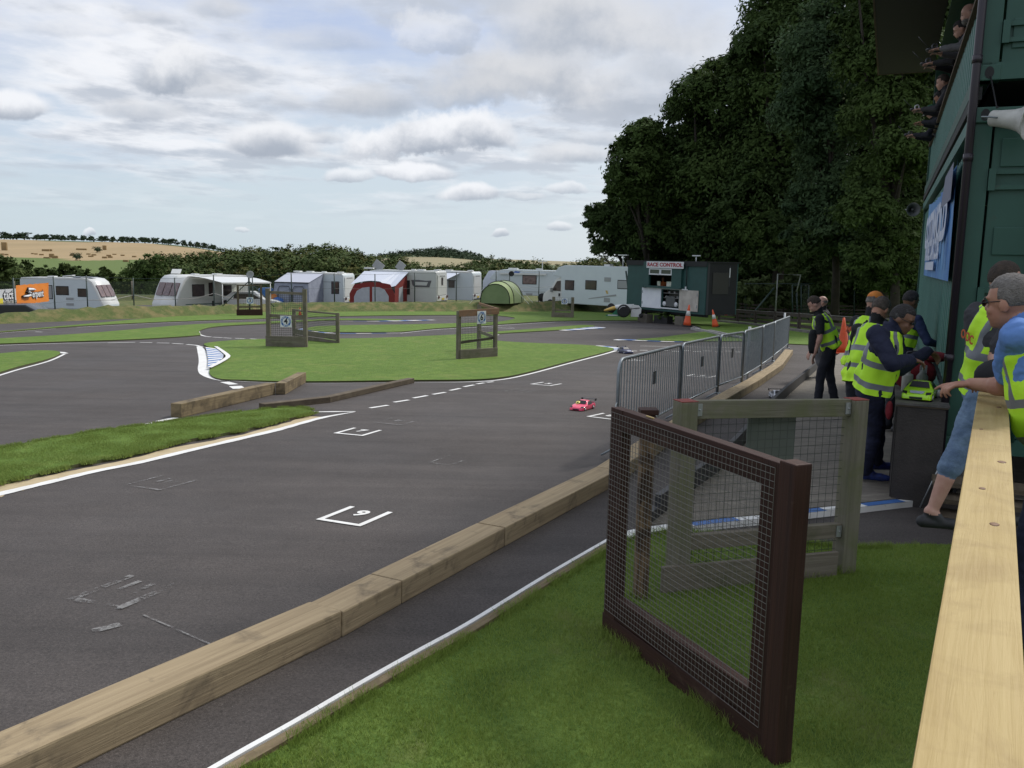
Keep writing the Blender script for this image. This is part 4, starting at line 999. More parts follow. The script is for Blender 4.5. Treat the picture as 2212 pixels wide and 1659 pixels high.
# loudspeaker horns
m_horn = mat('horn_grey', (.50, .50, .47), (.40, .40, .37), 12, .5, c3=(.25, .24, .2), s3=22, k3=(.62, .75))
def horn(name, label, loc, dirv, s_, m, bracket):
    q = Vector(dirv).to_track_quat('Z', 'Y').to_matrix().to_4x4()
    t = thing(name, label, 'loudspeaker', M=Matrix.Translation(loc)@q)
    prof = [(.03, -.16), (.075, -.155), (.085, -.14), (.088, -.06), (.095, .0), (.105, .08), (.125, .15), (.165, .21), (.20, .235), (.205, .245), (.198, .247), (.16, .215), (.11, .14), (.085, .03), (.03, -.02)]
    b = MB(); b.lathe([(r*s_, z*s_) for r, z in prof], 26); b.build('horn_body', m, t)
    b = MB(); b.lathe([(.001, -.02*s_), (.035*s_, -.02*s_), (.035*s_, .15*s_), (.028*s_, .17*s_), (.001, .172*s_)], 16); b.build('centre_cone', m, t)
    b = MB(); b.tube([(.088*s_, 0, -.05*s_), (.15*s_, 0, -.1*s_), (.12*s_, 0, -.2*s_), (0, 0, -.22*s_), (-.12*s_, 0, -.2*s_), (-.15*s_, 0, -.1*s_), (-.088*s_, 0, -.05*s_)], .009*s_, 6); b.build('bracket', m_galv, t)
    return t
hp = P(2172, 257, 6.75)
t = horn('horn_speaker', 'large off-white horn loudspeaker on the near corner of the containers', hp, (.62, -.75, -.16), .70, m_horn, None)
b = MB(); cwp = Vector(CM@Vector((-.03, -.07, 3.25))); b.tube([hp+Vector((-.02, .08, .1)), (hp+cwp)/2+Vector((0, 0, -.08)), cwp], .006, 6); b.build('cable', m_dark, t, world=True)
hp2 = P(1968, 453, 17.6)
t = horn('horn_speaker', 'small grey horn loudspeaker on the far corner of the containers', hp2, (-.15, -1, -.05), .66, mat('horn_dim', (.16, .165, .165), rough=.5), None)
b = MB(); b.tube([hp2+Vector((0, .1, 0)), CM@Vector((CL-.05, .0, hp2.z+.05))], .015, 6); b.build('arm', m_dark, t, world=True)
# steps at the container's near corner
t = thing('wooden_steps', 'low dark wooden steps at the container corner behind the striding man', 'steps', M=CM@Matrix.Translation((-.75, -.15, -.16)))
for k in range(3):
    b = MB(); b.box((.0+.14*k, -.2, .05+.10*k), (.26, .9, .035)); b.build('tread', wd_old, t)
b = MB(); b.box((.14, .22, .12), (.5, .03, .24)); b.build('side', wd_old, t)
# ---------------- RACE CONTROL cabin
hl, hr = G(1353, 687), G(1521, 697)
HY0 = hl.y; HY1 = hr.y
hl = P(1352.5, 676, 45.5); hr = P(1521, 686, 40.3)
HL = Vector((hl.x, hl.y, 0)); dH = Vector((hr.x-hl.x, hr.y-hl.y, 0)); HW = dH.length; dH.normalize(); HA = math.atan2(dH.y, dH.x)
HM = Matrix.Translation(HL)@Matrix.Rotation(HA, 4, 'Z')         # local X along the front, -Y faces the track
HMi = HM.inverted(); Hn = HM.to_3x3()@Vector((0, -1, 0))
def hut(px_, py_, off=0.0):
    r_ = ray(px_, py_); t_ = ((HL+Hn*off-C0).dot(Hn)-0)/r_.dot(Hn)
    return HMi@(C0+r_*t_)
def hq(cx, cy, off=0.0): return hut((1960+cx*.15371)/1.47559, (820+cy*.15371)/1.47559, off)   # from the enlarged crop
za_, zb_ = hq(228, 1035).z, hq(265, 135).z
ztop = (hut(1356, 566).z+hut(1527, 566).z)/2; zbot = (hut(1352, 665).z+hut(1520, 680).z)/2
t = thing('race_control_cabin', 'dark green site cabin with the white RACE CONTROL sign and open white shutters', 'cabin', M=HM)
m_hut = mat('cabin_green', (.012, .055, .050), (.015, .066, .060), 2.5, .6, bump=.1); m_hutd = mat('cabin_dark', (.006, .007, .009), (.009, .011, .012), 2, .7)
HD = 2.0; Hh = ztop-zbot
bx0 = hq(615, 600).x; bx1 = hq(1405, 600).x; zs = hq(650, 600).z
b = MB()
# front wall with an opening: pieces round the window
wx0, wx1 = hq(700, 500, .12).x, hq(1168, 500, .12).x; wz0, wz1 = hq(900, 596, .12).z, hq(900, 365, .12).z; vz1 = hq(900, 232, .12).z
cx0, cx1 = hq(985, 800).x, hq(1320, 850).x; cz0, cz1 = hq(1100, 1040).z, hq(1100, 680).z
b.box(((bx0)/2, .03, (zbot+ztop)/2), (bx0, .06, Hh)); b.box(((bx1+HW)/2, .03, (zbot+ztop)/2), (HW-bx1, .06, Hh))
b.box(((bx0+cx0)/2, .03, (zbot+zs)/2), (cx0-bx0, .06, zs-zbot)); b.box(((cx1+bx1)/2, .03, (zbot+zs)/2), (bx1-cx1, .06, zs-zbot))
b.box(((cx0+cx1)/2, .03, (zbot+cz0)/2), (cx1-cx0, .06, cz0-zbot)); b.box(((cx0+cx1)/2, .03, (zs+cz1)/2), (cx1-cx0, .06, zs-cz1))
b.box((.03, HD/2, (zbot+ztop)/2), (.06, HD-.12, Hh)); b.box((HW/2, HD-.03, (zbot+ztop)/2), (HW, .06, Hh)); b.build('wall', m_hut, t)
b = MB(); b.box((HW-.03, HD/2, (zbot+ztop)/2), (.06, HD-.12, Hh)); b.build('end_wall', m_hutd, t)  # end wall coloured near black: the shade on this side is in the colour
b = MB(); b.box((HW/2, HD/2, ztop+.03), (HW+.12, HD+.12, .06)); b.box((HW/2, -.045, ztop-.08), (HW+.1, .05, .20)); b.build('roof', m_hutd, t)
b = MB(); b.box((HW/2, HD/2, zbot+.03), (HW-.14, HD-.14, .06)); b.build('floor', m_hutd, t)
# projecting bay round the window
p_ = -.12
b = MB(); b.box(((bx0+wx0)/2, p_/2-.0, (zs+ztop)/2), (wx0-bx0, .12, ztop-zs)); b.box(((wx1+bx1)/2, p_/2, (zs+ztop)/2), (bx1-wx1, .12, ztop-zs))
b.box(((wx0+wx1)/2, p_/2, (zs+wz0)/2), (wx1-wx0, .12, wz0-zs)); b.box(((wx0+wx1)/2, p_/2, (vz1+ztop)/2), (wx1-wx0, .12, ztop-vz1)); b.box(((bx0+bx1)/2, p_/2-.05, zs-.02), (bx1-bx0+.1, .26, .05)); b.build('bay', m_hut, t)
m_wf = mat('window_white', (.62, .64, .66), rough=.4); m_glass = mat('window_glass', (.05, .06, .065), rough=.08, spec=.8)
vm = (wx0+wx1)/2
for (xa, xb) in ((wx0, vm-.01), (vm+.01, wx1)):
    b = MB(); zc = (wz1+vz1)/2; hh = (vz1-wz1)
    for (c_, s_) in ((((xa+xb)/2, -.10, wz1+.03), (xb-xa, .05, .06)), (((xa+xb)/2, -.10, vz1-.03), (xb-xa, .05, .06)), ((xa+.03, -.10, zc), (.06, .05, hh-.12)), ((xb-.03, -.10, zc), (.06, .05, hh-.12))): b.box(c_, s_)
    f_ = b.build('window_vent', m_wf, t); b = MB(); b.box(((xa+xb)/2, -.095, zc), (xb-xa-.12, .01, hh-.12)); b.build('pane', m_glass, f_)
b = MB(); b.box((vm, 1.2, (wz0+vz1)/2), (wx1-wx0+1.2, .02, 1.6)); b.build('inner_wall', mat('hut_inner', (.035, .03, .02), (.02, .03, .02), 2, .9), t)
b = MB(); b.box((vm, .35, wz0-.05), (wx1-wx0, .7, .04)); b.build('counter', mat('counter', (.25, .24, .22), rough=.7), t)
b = MB(); b.box((vm+.45, .2, wz0+.10), (.5, .05, .26), rz=.1); b.box((vm-.45, .2, wz0+.12), (.3, .04, .22), rz=-.2); b.build('papers', mat('paper', (.6, .6, .56), (.35, .45, .3), 9, .8), t)
# sign
sx0, sx1 = hq(648, 150, .2).x, hq(1412, 150, .2).x; sz0, sz1 = hq(1030, 228, .2).z, hq(1030, 90, .2).z
b = MB(); b.box(((sx0+sx1)/2, -.16, (sz0+sz1)/2), (sx1-sx0, .03, sz1-sz0)); o = b.build('sign_board', mat('sign_cream', (.60, .62, .64), rough=.5), t)
b = MB(); textmesh(b, 'RACE CONTROL', (sz1-sz0)*.78, Matrix.Translation(((sx0+sx1)/2, -.182, (sz0+sz1)/2))@FACE, ext=.003, squash=(sx1-sx0)*.83/((sz1-sz0)*.78*6.6), bold=.010); b.build('lettering', mat('sign_red', (.33, .045, .06), rough=.6), o, fixn=False)
# shutters and cabinet
m_shut = mat('shutter_white', (.74, .77, .80), (.66, .69, .74), 2, .6); m_shut2 = mat('shutter_dirty', (.50, .47, .42), (.36, .33, .29), 2.2, .7)
lx0, lx1 = hq(570, 850).x, hq(965, 850).x; rx0, rx1 = hq(1330, 880, .04).x, hq(1722, 900, .04).x
for (x0_, x1_, mm, lab) in ((lx0, lx1, m_shut, 'clean white shutter'), (rx0, rx1, m_shut2, 'stained white shutter')):
    b = MB(); b.box(((x0_+x1_)/2, -.03, (cz0+cz1)/2-.02), (x1_-x0_, .035, cz1-cz0+.14)); o = b.build('shutter', mm, t, bevel=.004, label=lab)
    b = MB(); xx = x0_+.06 if x0_ == lx0 else x1_-.06
    for zz_ in (cz0+.15, cz1-.15): b.box((xx, -.052, zz_), (.05, .012, .14))
    b.build('hinge', m_galv, o)
b = MB(); b.box(((lx0+rx0)/2+.5, -.06, cz1+.07), (rx0-lx0+.2, .05, .05)); b.box(((cx0+cx1)/2, -.06, cz0-.04), (cx1-cx0+.2, .05, .06)); b.build('shutter_frame', m_wf, t)
b = MB(); b.box(((cx0+cx1)/2, .45, (cz0+cz1)/2), (cx1-cx0, .03, cz1-cz0)); b.build('cabinet_back', mat('cab_in', (.12, .115, .10), (.2, .19, .17), 5, .9), t)
cw_ = cx1-cx0
b = MB()
for k, z_ in enumerate((.55, .82)): b.box(((cx0+cx1)/2, .22, cz0+(cz1-cz0)*z_), (cw_*.9, .4, .025))
b.build('shelf', mat('shelf_grey', (.2, .2, .19), rough=.7), t)
b = MB()
for k in range(5): b.box((cx0+cw_*(.15+.17*k), .2, cz0+(cz1-cz0)*(.60+.27*(k % 2))), (cw_*.12, .2, .10))
b.build('equipment', mat('equip', (.35, .35, .34), (.08, .08, .08), 12, .6), t)
for s_ in (.14, .86):
    b = MB(); b.lathe([(.001, 0), (.12, 0), (.12, .05), (.001, .05)], 18, M=Matrix.Translation((cx0+cw_*s_, .03, cz0+.17))@Matrix.Rotation(R(90), 4, 'X')); b.build('round_dial', m_wf, t)
b = MB(); b.box(((cx0+cx1)/2, .15, cz0+.30), (cw_*.55, .3, .5)); b.build('generator', mat('gen', (.07, .075, .075), rough=.5), t)
# vertical pole, end window, corner trim
b = MB(); vx = hq(1500, 500).x; b.tube([(vx, -.06, hq(1500, 640).z), (vx, -.06, ztop)], .02, 6); b.build('pole', m_hutd, t)
b = MB(); b.box((vx, -.08, hq(1505, 640).z), (.07, .03, .14)); b.build('white_knob', m_wf, t)
b = MB(); b.box((HW+.012, .12, (zbot+ztop)/2), (.03, .12, Hh)); b.box((HW+.012, HD*.72, ztop-.62), (.03, .06, .95)); b.build('trim', mat('trim_dark', (.03, .032, .036), rough=.6), t)
b = MB(); b.box((HW+.01, HD*.45, ztop-.95), (.03, 1.0, 1.0)); b.build('end_window', mat('glass_dim', (.014, .014, .013), rough=.4), t)
b = MB(); b.box((HW+.03, HD*.72, ztop-.45), (.02, .05, .45)); b.build('window_strip', m_wf, t)
b = MB(); ax = hq(1485, 60).x; b.tube([(ax, .6, ztop), (ax, .6, ztop+.30)], .025, 6); b.box((ax, .6, ztop+.33), (.46, .12, .05)); b.build('aerial', m_wf, t)
zg_ = gz(HL.y)-.1
b = MB()
for (x, w__) in ((.9, .08), (1.3, .08)): b.box((x, .3, (zbot+zg_)/2-.05), (w__, .12, zbot-zg_+.2))
b.box((HW/2, .3, zbot-.07), (HW*.96, .12, .12)); b.build('chassis', m_dark, t)
b = MB(); b.box((2.75, .25, zg_+.32), (1.05, .35, .48)); b.build('dark_box', m_dark, t)
for (cx_, w__) in ((hq(585, 1200).x, .75), (hq(1340, 1260).x, .6)):
    b = MB(); b.box((cx_, .15, gz(HM.to_translation().y-cx_*.8)+.22), (w__, .4, .42)); b.build('support_block', mat('cabin_block', (.15, .135, .11), (.11, .10, .08), 4, .9), t, bevel=.01)
# ================================================================ VEGETATION
def leaf_mat(name, a, b, c=None, tr=.25):
    m = bpy.data.materials.new(name); m.use_nodes = True; nt = m.node_tree; N = nt.nodes; L = nt.links
    bs = N['Principled BSDF']; bs.inputs['Roughness'].default_value = .75; bs.inputs['Specular IOR Level'].default_value = .08
    ge = N.new('ShaderNodeNewGeometry'); at = N.new('ShaderNodeAttribute'); at.attribute_name = 'tone'
    no = N.new('ShaderNodeTexNoise'); L.new(ge.outputs['Position'], no.inputs['Vector']); no.inputs['Scale'].default_value = .35; no.inputs['Detail'].default_value = 3
    ad = N.new('ShaderNodeMath'); ad.operation = 'MULTIPLY_ADD'; L.new(at.outputs['Fac'], ad.inputs[0]); ad.inputs[1].default_value = .6
    mr_ = N.new('ShaderNodeMapRange'); L.new(no.outputs[0], mr_.inputs[0]); mr_.inputs[1].default_value = .3; mr_.inputs[2].default_value = .7; mr_.inputs[4].default_value = .4
    L.new(mr_.outputs[0], ad.inputs[2])
    x = N.new('ShaderNodeMix'); x.data_type = 'RGBA'; L.new(ad.outputs[0], x.inputs[0]); x.inputs[6].default_value = a+(1,); x.inputs[7].default_value = b+(1,)
    L.new(x.outputs[2], bs.inputs['Base Color'])
    if tr > 0:
        tb = N.new('ShaderNodeBsdfTranslucent'); L.new(x.outputs[2], tb.inputs[0]); ms = N.new('ShaderNodeMixShader'); ms.inputs[0].default_value = tr
        L.new(bs.outputs[0], ms.inputs[1]); L.new(tb.outputs[0], ms.inputs[2]); L.new(ms.outputs[0], N['Material Output'].inputs[0])
    return m
lf_dark = leaf_mat('leaf_dark', (.034, .058, .019), (.058, .090, .028))
lf_mid = leaf_mat('leaf_mid', (.044, .075, .022), (.080, .120, .034))
lf_ash = leaf_mat('leaf_ash', (.036, .066, .034), (.085, .130, .056))
lf_wood = leaf_mat('leaf_wood', (.040, .064, .020), (.080, .106, .032), tr=0)
lf_wood2 = leaf_mat('leaf_wood_warm', (.050, .062, .018), (.110, .105, .032), tr=0)
lf_hill = leaf_mat('leaf_hill', (.030, .050, .028), (.055, .080, .040), tr=0)
m_trunk = mat('bark', (.045, .036, .028), (.028, .022, .018), 6, .95, bump=.5, bs=12)
def leaves(name, lobes, n, size, mts, parent=None, world=True, clump=.16, per=26, up=.35, shell=.72, asp=1.5, seed=1):
    """lobes: [(cx,cy,cz,rx,ry,rz)]; n leaves spread in clumps through the outer part of each lobe"""
    g = np.random.default_rng(seed); lb = np.array(lobes, float)
    area = lb[:, 3]*lb[:, 5]; pk = g.choice(len(lb), size=max(1, n//per), p=area/area.sum()); nc = len(pk)
    d = g.normal(size=(nc, 3)); d[:, 2] = np.where(d[:, 2] < -.5, -d[:, 2]*.6, d[:, 2]); d /= np.linalg.norm(d, axis=1)[:, None]
    rad = shell+(1-shell)*g.random(nc)**.6; rad *= g.uniform(.78, 1.20, nc)
    cc = lb[pk, :3]+d*rad[:, None]*lb[pk, 3:]
    tone_c = g.random(nc)
    k = np.repeat(np.arange(nc), per); M_ = len(k)
    R_ = lb[pk][:, 3:].mean(1)[k]
    off = g.normal(size=(M_, 3))*np.array([1, 1, .7])*clump*R_[:, None]
    p = cc[k]+off
    nrm = d[k]*1.15+g.normal(size=(M_, 3))*.55; nrm[:, 2] += up; nrm /= np.linalg.norm(nrm, axis=1)[:, None]
    t = g.normal(size=(M_, 3)); u = np.cross(nrm, t); u /= np.linalg.norm(u, axis=1)[:, None]; v = np.cross(nrm, u)
    s = size*g.uniform(.6, 1.3, M_)[:, None]
    V = np.stack([p-u*s*.5*asp, p-v*s*.32, p+u*s*.5*asp, p+v*s*.32], 1).reshape(-1, 3)
    me = bpy.data.meshes.new(name); 
    if world and parent is not None:
        I = np.array(wm(parent).inverted()); V = V@I[:3, :3].T+I[:3, 3]
    me.vertices.add(len(V)); me.vertices.foreach_set('co', V.ravel()); me.loops.add(len(V)); me.loops.foreach_set('vertex_index', np.arange(len(V)))
    me.polygons.add(M_); me.polygons.foreach_set('loop_start', np.arange(M_)*4); me.polygons.foreach_set('loop_total', np.full(M_, 4))
    at = me.attributes.new('tone', 'FLOAT', 'POINT'); at.data.foreach_set('value', np.repeat(np.clip(tone_c[k]*.7+g.random(M_)*.3, 0, 1), 4))
    mts = mts if isinstance(mts, list) else [mts]
    for m_ in mts: me.materials.append(m_)
    if len(mts) > 1:
        lm = (pk % len(mts)); me.polygons.foreach_set('material_index', lm[k])
    me.update()
    o = bpy.data.objects.new(name, me); col.objects.link(o)
    if parent is not None: o.parent = parent; WM[o.name] = wm(parent).copy(); KIDS.setdefault(parent.name, []).append(o)
    else: WM[o.name] = Matrix.Identity(4)
    return o
def trunk_(parent, base, lobes, r, world=True, fork=.35):
    b = MB(); base = Vector(base); tops = [Vector(l[:3]) for l in lobes]
    c = sum(tops, Vector())/len(tops); hi = max(t_.z for t_ in tops)
    mid = Vector((base.x*.6+c.x*.4, base.y*.6+c.y*.4, base.z+(hi-base.z)*fork))
    b.tube([base-Vector((0, 0, .3)), base+(mid-base)*.5+Vector((r*.3, 0, 0)), mid, mid+(Vector((c.x, c.y, hi))-mid)*.8], [r*.85, r*.65, r*.5, r*.15], 9)
    b.build('trunk', m_trunk, parent, world=world)
    for t_ in tops[:9]:
        b = MB(); q = mid+(t_-mid)*.5+Vector((random.uniform(-.3, .3), 0, -.3)); b.tube([mid-Vector((0, 0, random.uniform(0, r*2))), q, t_], [r*.5, r*.3, r*.08], 6); b.build('limb', m_trunk, parent, world=world)
def px_lobes(lst, Y, dy=2.0):
    out = []
    for (x, y, r) in lst:
        p = P(x, y, Y+random.uniform(-dy, dy)); R_ = r/F*Y
        out.append((p.x, p.y, p.z, R_, R_*1.0, R_*.95))
    return out
def bigtree(name, label, lst, Y, bx, n, size, m, r=.35, seed=1, dy=2.0, **k):
    gp = (bx-1106)/F*Y; z = Tz(gp, Y)
    t = thing(name, label, 'tree', (gp, Y, z), group=k.pop('group', None))
    lb = px_lobes(lst, Y, dy); g_ = random.Random(seed); main = list(lb)
    for (x_, y_, z_, rx_, ry_, rz_) in main:
        for _ in range(6):
            a_ = g_.uniform(0, 2*math.pi); e_ = g_.uniform(-.6, 1.3); q_ = g_.uniform(.26, .50)
            lb.append((x_+rx_*math.cos(a_)*math.cos(e_)*.95, y_+ry_*math.sin(a_)*math.cos(e_)*.9, z_+rz_*math.sin(e_)*.95, rx_*q_, ry_*q_, rz_*q_*.85))
    leaves('crown', lb, n, size, m, t, seed=seed, **k); trunk_(t, (gp, Y, z), main, r)
    return t
bigtree('deciduous_tree', 'leftmost low tree of the dark wood, feathery, overhanging the motorhome', [(1318, 505, 42), (1300, 470, 30), (1345, 530, 38), (1360, 480, 40), (1330, 455, 26), (1375, 545, 40), (1300, 545, 22)], 63, 1378, 20000, .23, lf_dark, .25, 11)
bigtree('deciduous_tree', 'tree with a ragged narrow top between the low feathery one and the tall dark mass', [(1352, 335, 32), (1385, 305, 38), (1400, 290, 28), (1340, 385, 30), (1375, 370, 50), (1425, 340, 50), (1355, 430, 34), (1410, 430, 65), (1420, 520, 60), (1450, 400, 50), (1335, 410, 24)], 61, 1400, 38000, .22, lf_mid, .3, 12)
bigtree('deciduous_tree', 'broad dark tree directly behind the race control cabin', [(1480, 250, 45), (1500, 215, 48), (1540, 190, 55), (1560, 260, 75), (1500, 330, 70), (1540, 400, 85), (1480, 430, 60), (1500, 500, 70), (1560, 520, 70), (1600, 170, 45)], 60, 1520, 56000, .22, [lf_dark, lf_mid], .45, 13)
bigtree('deciduous_tree', 'tallest dark tree of the wood, rising past the top edge of the picture', [(1650, 110, 62), (1665, 40, 60), (1700, -20, 70), (1720, 90, 80), (1760, 200, 90), (1660, 220, 70), (1620, 290, 60), (1680, 340, 90), (1640, 430, 80), (1710, 460, 80), (1760, -90, 80), (1640, 500, 60), (1600, 560, 45), (1680, 560, 55), (1740, 570, 50)], 56, 1670, 84000, .22, [lf_dark, lf_mid], .5, 14)
bigtree('ash_tree', 'grey-green ash with drooping leaf sprays in front of the dark mass', [(1750, 120, 60), (1780, 200, 65), (1730, 260, 55), (1800, 290, 60), (1840, 140, 60), (1770, 360, 50), (1830, 400, 50), (1810, 40, 60), (1760, 440, 50), (1800, 500, 50), (1740, 520, 40), (1830, 540, 45)], 47, 1800, 66000, .175, lf_ash, .3, 15, clump=.22, up=.1)
bigtree('deciduous_tree', 'lush mid-green tree next to the awning of the upper container', [(1880, 60, 60), (1870, 150, 60), (1920, 230, 60), (1950, 120, 70), (1870, 270, 55), (1960, 330, 60), (1900, 380, 60), (1900, -40, 70), (1850, -60, 60), (1870, 470, 55), (1930, 500, 60), (1880, 560, 50), (1950, 590, 50), (1905, 610, 45)], 41, 1930, 84000, .155, lf_mid, .3, 16)
bigtree('deciduous_tree', 'shadowy tree low behind the far corner of the containers', [(1850, 440, 60), (1920, 470, 60), (1970, 420, 60), (1820, 520, 50), (1900, 550, 50), (1970, 540, 50), (1760, 530, 45), (1990, 300, 60), (2010, 200, 70), (2040, 60, 80)], 46, 1900, 44000, .20, lf_dark, .3, 17)
lob = []; g = np.random.default_rng(77)
for x in np.arange(1390, 2080, 13):
    for (Y, y0, y1) in ((66, 520, 590), (63, 590, 690), (70, 440, 530)):
        for _ in range(2):
            p = P(x+g.uniform(-8, 8), g.uniform(y0, y1), Y+g.uniform(-1, 1)); r = g.uniform(1.2, 1.9); lob.append((p.x, p.y, p.z, r, r*.8, r))
o = leaves('wood_understorey', lob, 60000, .5, lf_dark, shell=.3, clump=.22, per=14, seed=9); tag(o, 'dark understorey closing the wood behind the trunks', 'wood', kind='stuff')
# deeper trees closing the wood
for i, (lst, Y, bx, n, lab) in enumerate([
    ([(1420, 420, 90), (1500, 380, 90), (1560, 480, 90), (1470, 500, 80), (1600, 360, 90)], 74, 1510, 9000, 'dim tree deep in the wood, behind the cabin roof'),
    ([(1680, 300, 110), (1740, 420, 110), (1640, 480, 100), (1700, 180, 110), (1620, 560, 70)], 70, 1690, 9000, 'dim tree deep in the wood, above the steel gate frame'),
    ([(1840, 300, 120), (1880, 160, 120), (1900, 440, 110), (1800, 520, 90), (1980, 300, 120), (1960, 520, 90)], 62, 1870, 11000, 'dim tree deep in the wood, above the hi-vis men'),
    ([(2060, 300, 130), (2150, 200, 130), (2090, 480, 110), (2000, 560, 80), (2200, 420, 140)], 60, 2080, 6000, 'dim tree deep in the wood, hidden by the containers')]):
    bigtree('deciduous_tree', lab, lst, Y, bx, n, .65, lf_dark, .4, 30+i, dy=1.0, group='trees deep in the dark wood')
# undergrowth in front of the wood
def shrub(name, label, lst, Y, n, size, m, seed, group=None, cat='shrub'):
    p = P(lst[0][0], lst[0][1], Y); z = Tz(p.x, Y); t = thing(name, label, cat, (p.x, Y, z), group=group)
    lb = px_lobes(lst, Y, .5); leaves('foliage', lb, n, size, m, t, seed=seed, shell=.4)
    b = MB()
    for k in range(4): q = random.choice(lb); b.tube([(p.x+random.uniform(-.2, .2), Y, z-.1), ((p.x+q[0])/2, Y, (z+q[2])/2), q[:3]], [.04, .03, .01], 5)
    b.build('stems', m_trunk, t, world=True); return t
shrub('shrub', 'pale green bush left of the steel gate frame', [(1605, 640, 32), (1640, 625, 30), (1580, 655, 22), (1665, 650, 26)], 50, 3000, .22, leaf_mat('leaf_bush', (.055, .080, .030), (.10, .13, .05)), 41)
shrub('shrub', 'light green sapling scrub seen through the steel gate frame', [(1700, 650, 26), (1720, 610, 24), (1700, 580, 20), (1740, 645, 22), (1690, 625, 22)], 51, 3200, .20, MATS.get('leaf_bush') or bpy.data.materials['leaf_bush'], 42)
shrub('shrub', 'dark scrub behind the bowed man in the vest', [(1790, 630, 40), (1840, 610, 44), (1890, 640, 44), (1760, 600, 30), (1940, 620, 46)], 50, 5000, .24, lf_dark, 43)
shrub('shrub', 'low dark undergrowth at the right edge of the cabin', [(1600, 690, 16), (1640, 688, 14), (1565, 600, 14), (1590, 590, 20)], 52, 1800, .2, lf_dark, 44)
shrub('creeper', 'low weeds growing under the race control cabin', [(1440, 680, 10), (1455, 676, 12), (1470, 682, 10), (1425, 684, 8)], 43.2, 1100, .10, lf_dark, 45, cat='weeds')
# ---- far wood as one mass (nobody could count the crowns)
top_px = [(250, 606), (285, 575), (310, 562), (350, 549), (400, 548), (450, 541), (500, 537), (560, 534), (620, 534), (660, 530), (700, 525), (740, 533), (775, 541), (800, 555), (822, 548), (845, 558), (862, 545), (885, 558), (905, 572), (960, 574), (1000, 566), (1040, 558), (1060, 556), (1090, 558), (1110, 566), (1140, 562), (1165, 562), (1185, 574), (1220, 578), (1245, 566), (1270, 556), (1300, 552), (1340, 562)]
tx = [p[0] for p in top_px]; ty = [p[1] for p in top_px]
lob = []; g = np.random.default_rng(5)
for layer in range(4):
    Y = 175+layer*38
    for x in np.arange(262, 1345, 15-layer):
        xx = x+g.uniform(-6, 6); yt = np.interp(xx, tx, ty)+(3-layer)*g.uniform(7, 13)+g.uniform(-2, 3)
        Yj = Y+g.uniform(-12, 12); r = g.uniform(2.8, 4.8)*(1 if layer < 3 else .9)
        p = P(xx, yt, Yj); zc = p.z-r
        lob.append((p.x, Yj, zc, r*1.05, r, r))
        if layer < 2: lob.append((p.x+g.uniform(-2, 2), Yj-2, zc-r*1.3, r*1.2, r, r))
        if layer == 0: lob.append((p.x+g.uniform(-2, 2), Yj-5, zc-r*2.4, r*1.2, r, r))
o = leaves('woodland', lob, 260000, .68, [lf_wood, lf_wood, lf_wood2, lf_wood], shell=.75, clump=.13, per=14, seed=8, asp=1.2, up=.6)
tag(o, 'long mixed wood in the valley behind the caravans', 'wood', kind='stuff')
# wooded hill in the middle distance and far tree belts
def belt(name, label, px, Y, depth, rr, n, m, seed, rows=2):
    xs = [p[0] for p in px]; ys = [p[1] for p in px]; lob = []; g = np.random.default_rng(seed)
    for row in range(rows):
        x = xs[0]
        while x < xs[-1]:
            r = g.uniform(*rr); Yj = Y+row*depth+g.uniform(-5, 5); yt = np.interp(x, xs, ys)+(rows-1-row)*g.uniform(3, 6)+g.uniform(-1, 1)
            p = P(x, yt, Yj); lob.append((p.x, Yj, p.z-r, r*1.2, r, r)); lob.append((p.x, Yj-2, p.z-r*2.3, r*1.3, r, r))
            x += r*1.1/Yj*F
    o = leaves(name, lob, n, rr[0]*.33, m, shell=.75, clump=.14, per=12, seed=seed, asp=1.2, up=.6); tag(o, label, 'wood', kind='stuff')
belt('hill_woodland', 'dark wooded ridge in the middle distance', [(818, 552), (835, 545), (860, 541), (900, 538), (935, 536), (955, 532), (975, 537), (1010, 541), (1040, 549), (1048, 556)], 1250, 60, (7, 11), 60000, lf_hill, 9, 4)
belt('distant_woodland', 'thin belt of trees on the far skyline', [(770, 556), (800, 553), (830, 554), (1060, 562), (1100, 556), (1140, 563), (1175, 567), (1200, 570), (1215, 566), (1240, 567), (1262, 570), (1310, 571)], 1700, 60, (6, 10), 12000, lf_hill, 10, 2)
lob = []
for x in np.arange(-60, 560, 1.6):
    Y = 900+3*math.sin(x*.2); X = (x-1106)/F*Y; r = random.uniform(1.3, 2.3); lob.append((X, Y, Tz(X, Y)+r*.8, 2.2, 1.6, r))
o = leaves('hedgerow', lob, 14000, .9, lf_hill, shell=.6, clump=.2, per=10, seed=12); tag(o, 'continuous low hedge under the skyline trees', 'hedge', kind='stuff')
belt('hedgerow', 'scrubby hedge between the stubble and the green pasture', [(-60, 556), (0, 557), (150, 562), (300, 568), (440, 572), (470, 575)], 505, 6, (.5, 1.0), 5000, lf_hill, 13, 1)
def TG(x, y, y0=90, y1=1600):
    d = ray(x, y); prev = None
    for Y in np.linspace(y0, y1, 1500):
        p = C0+d*(Y/d.y)
        if p.z <= Tz(p.x, p.y): return Vector((p.x, p.y, Tz(p.x, p.y)))
    return P(x, y, y1)
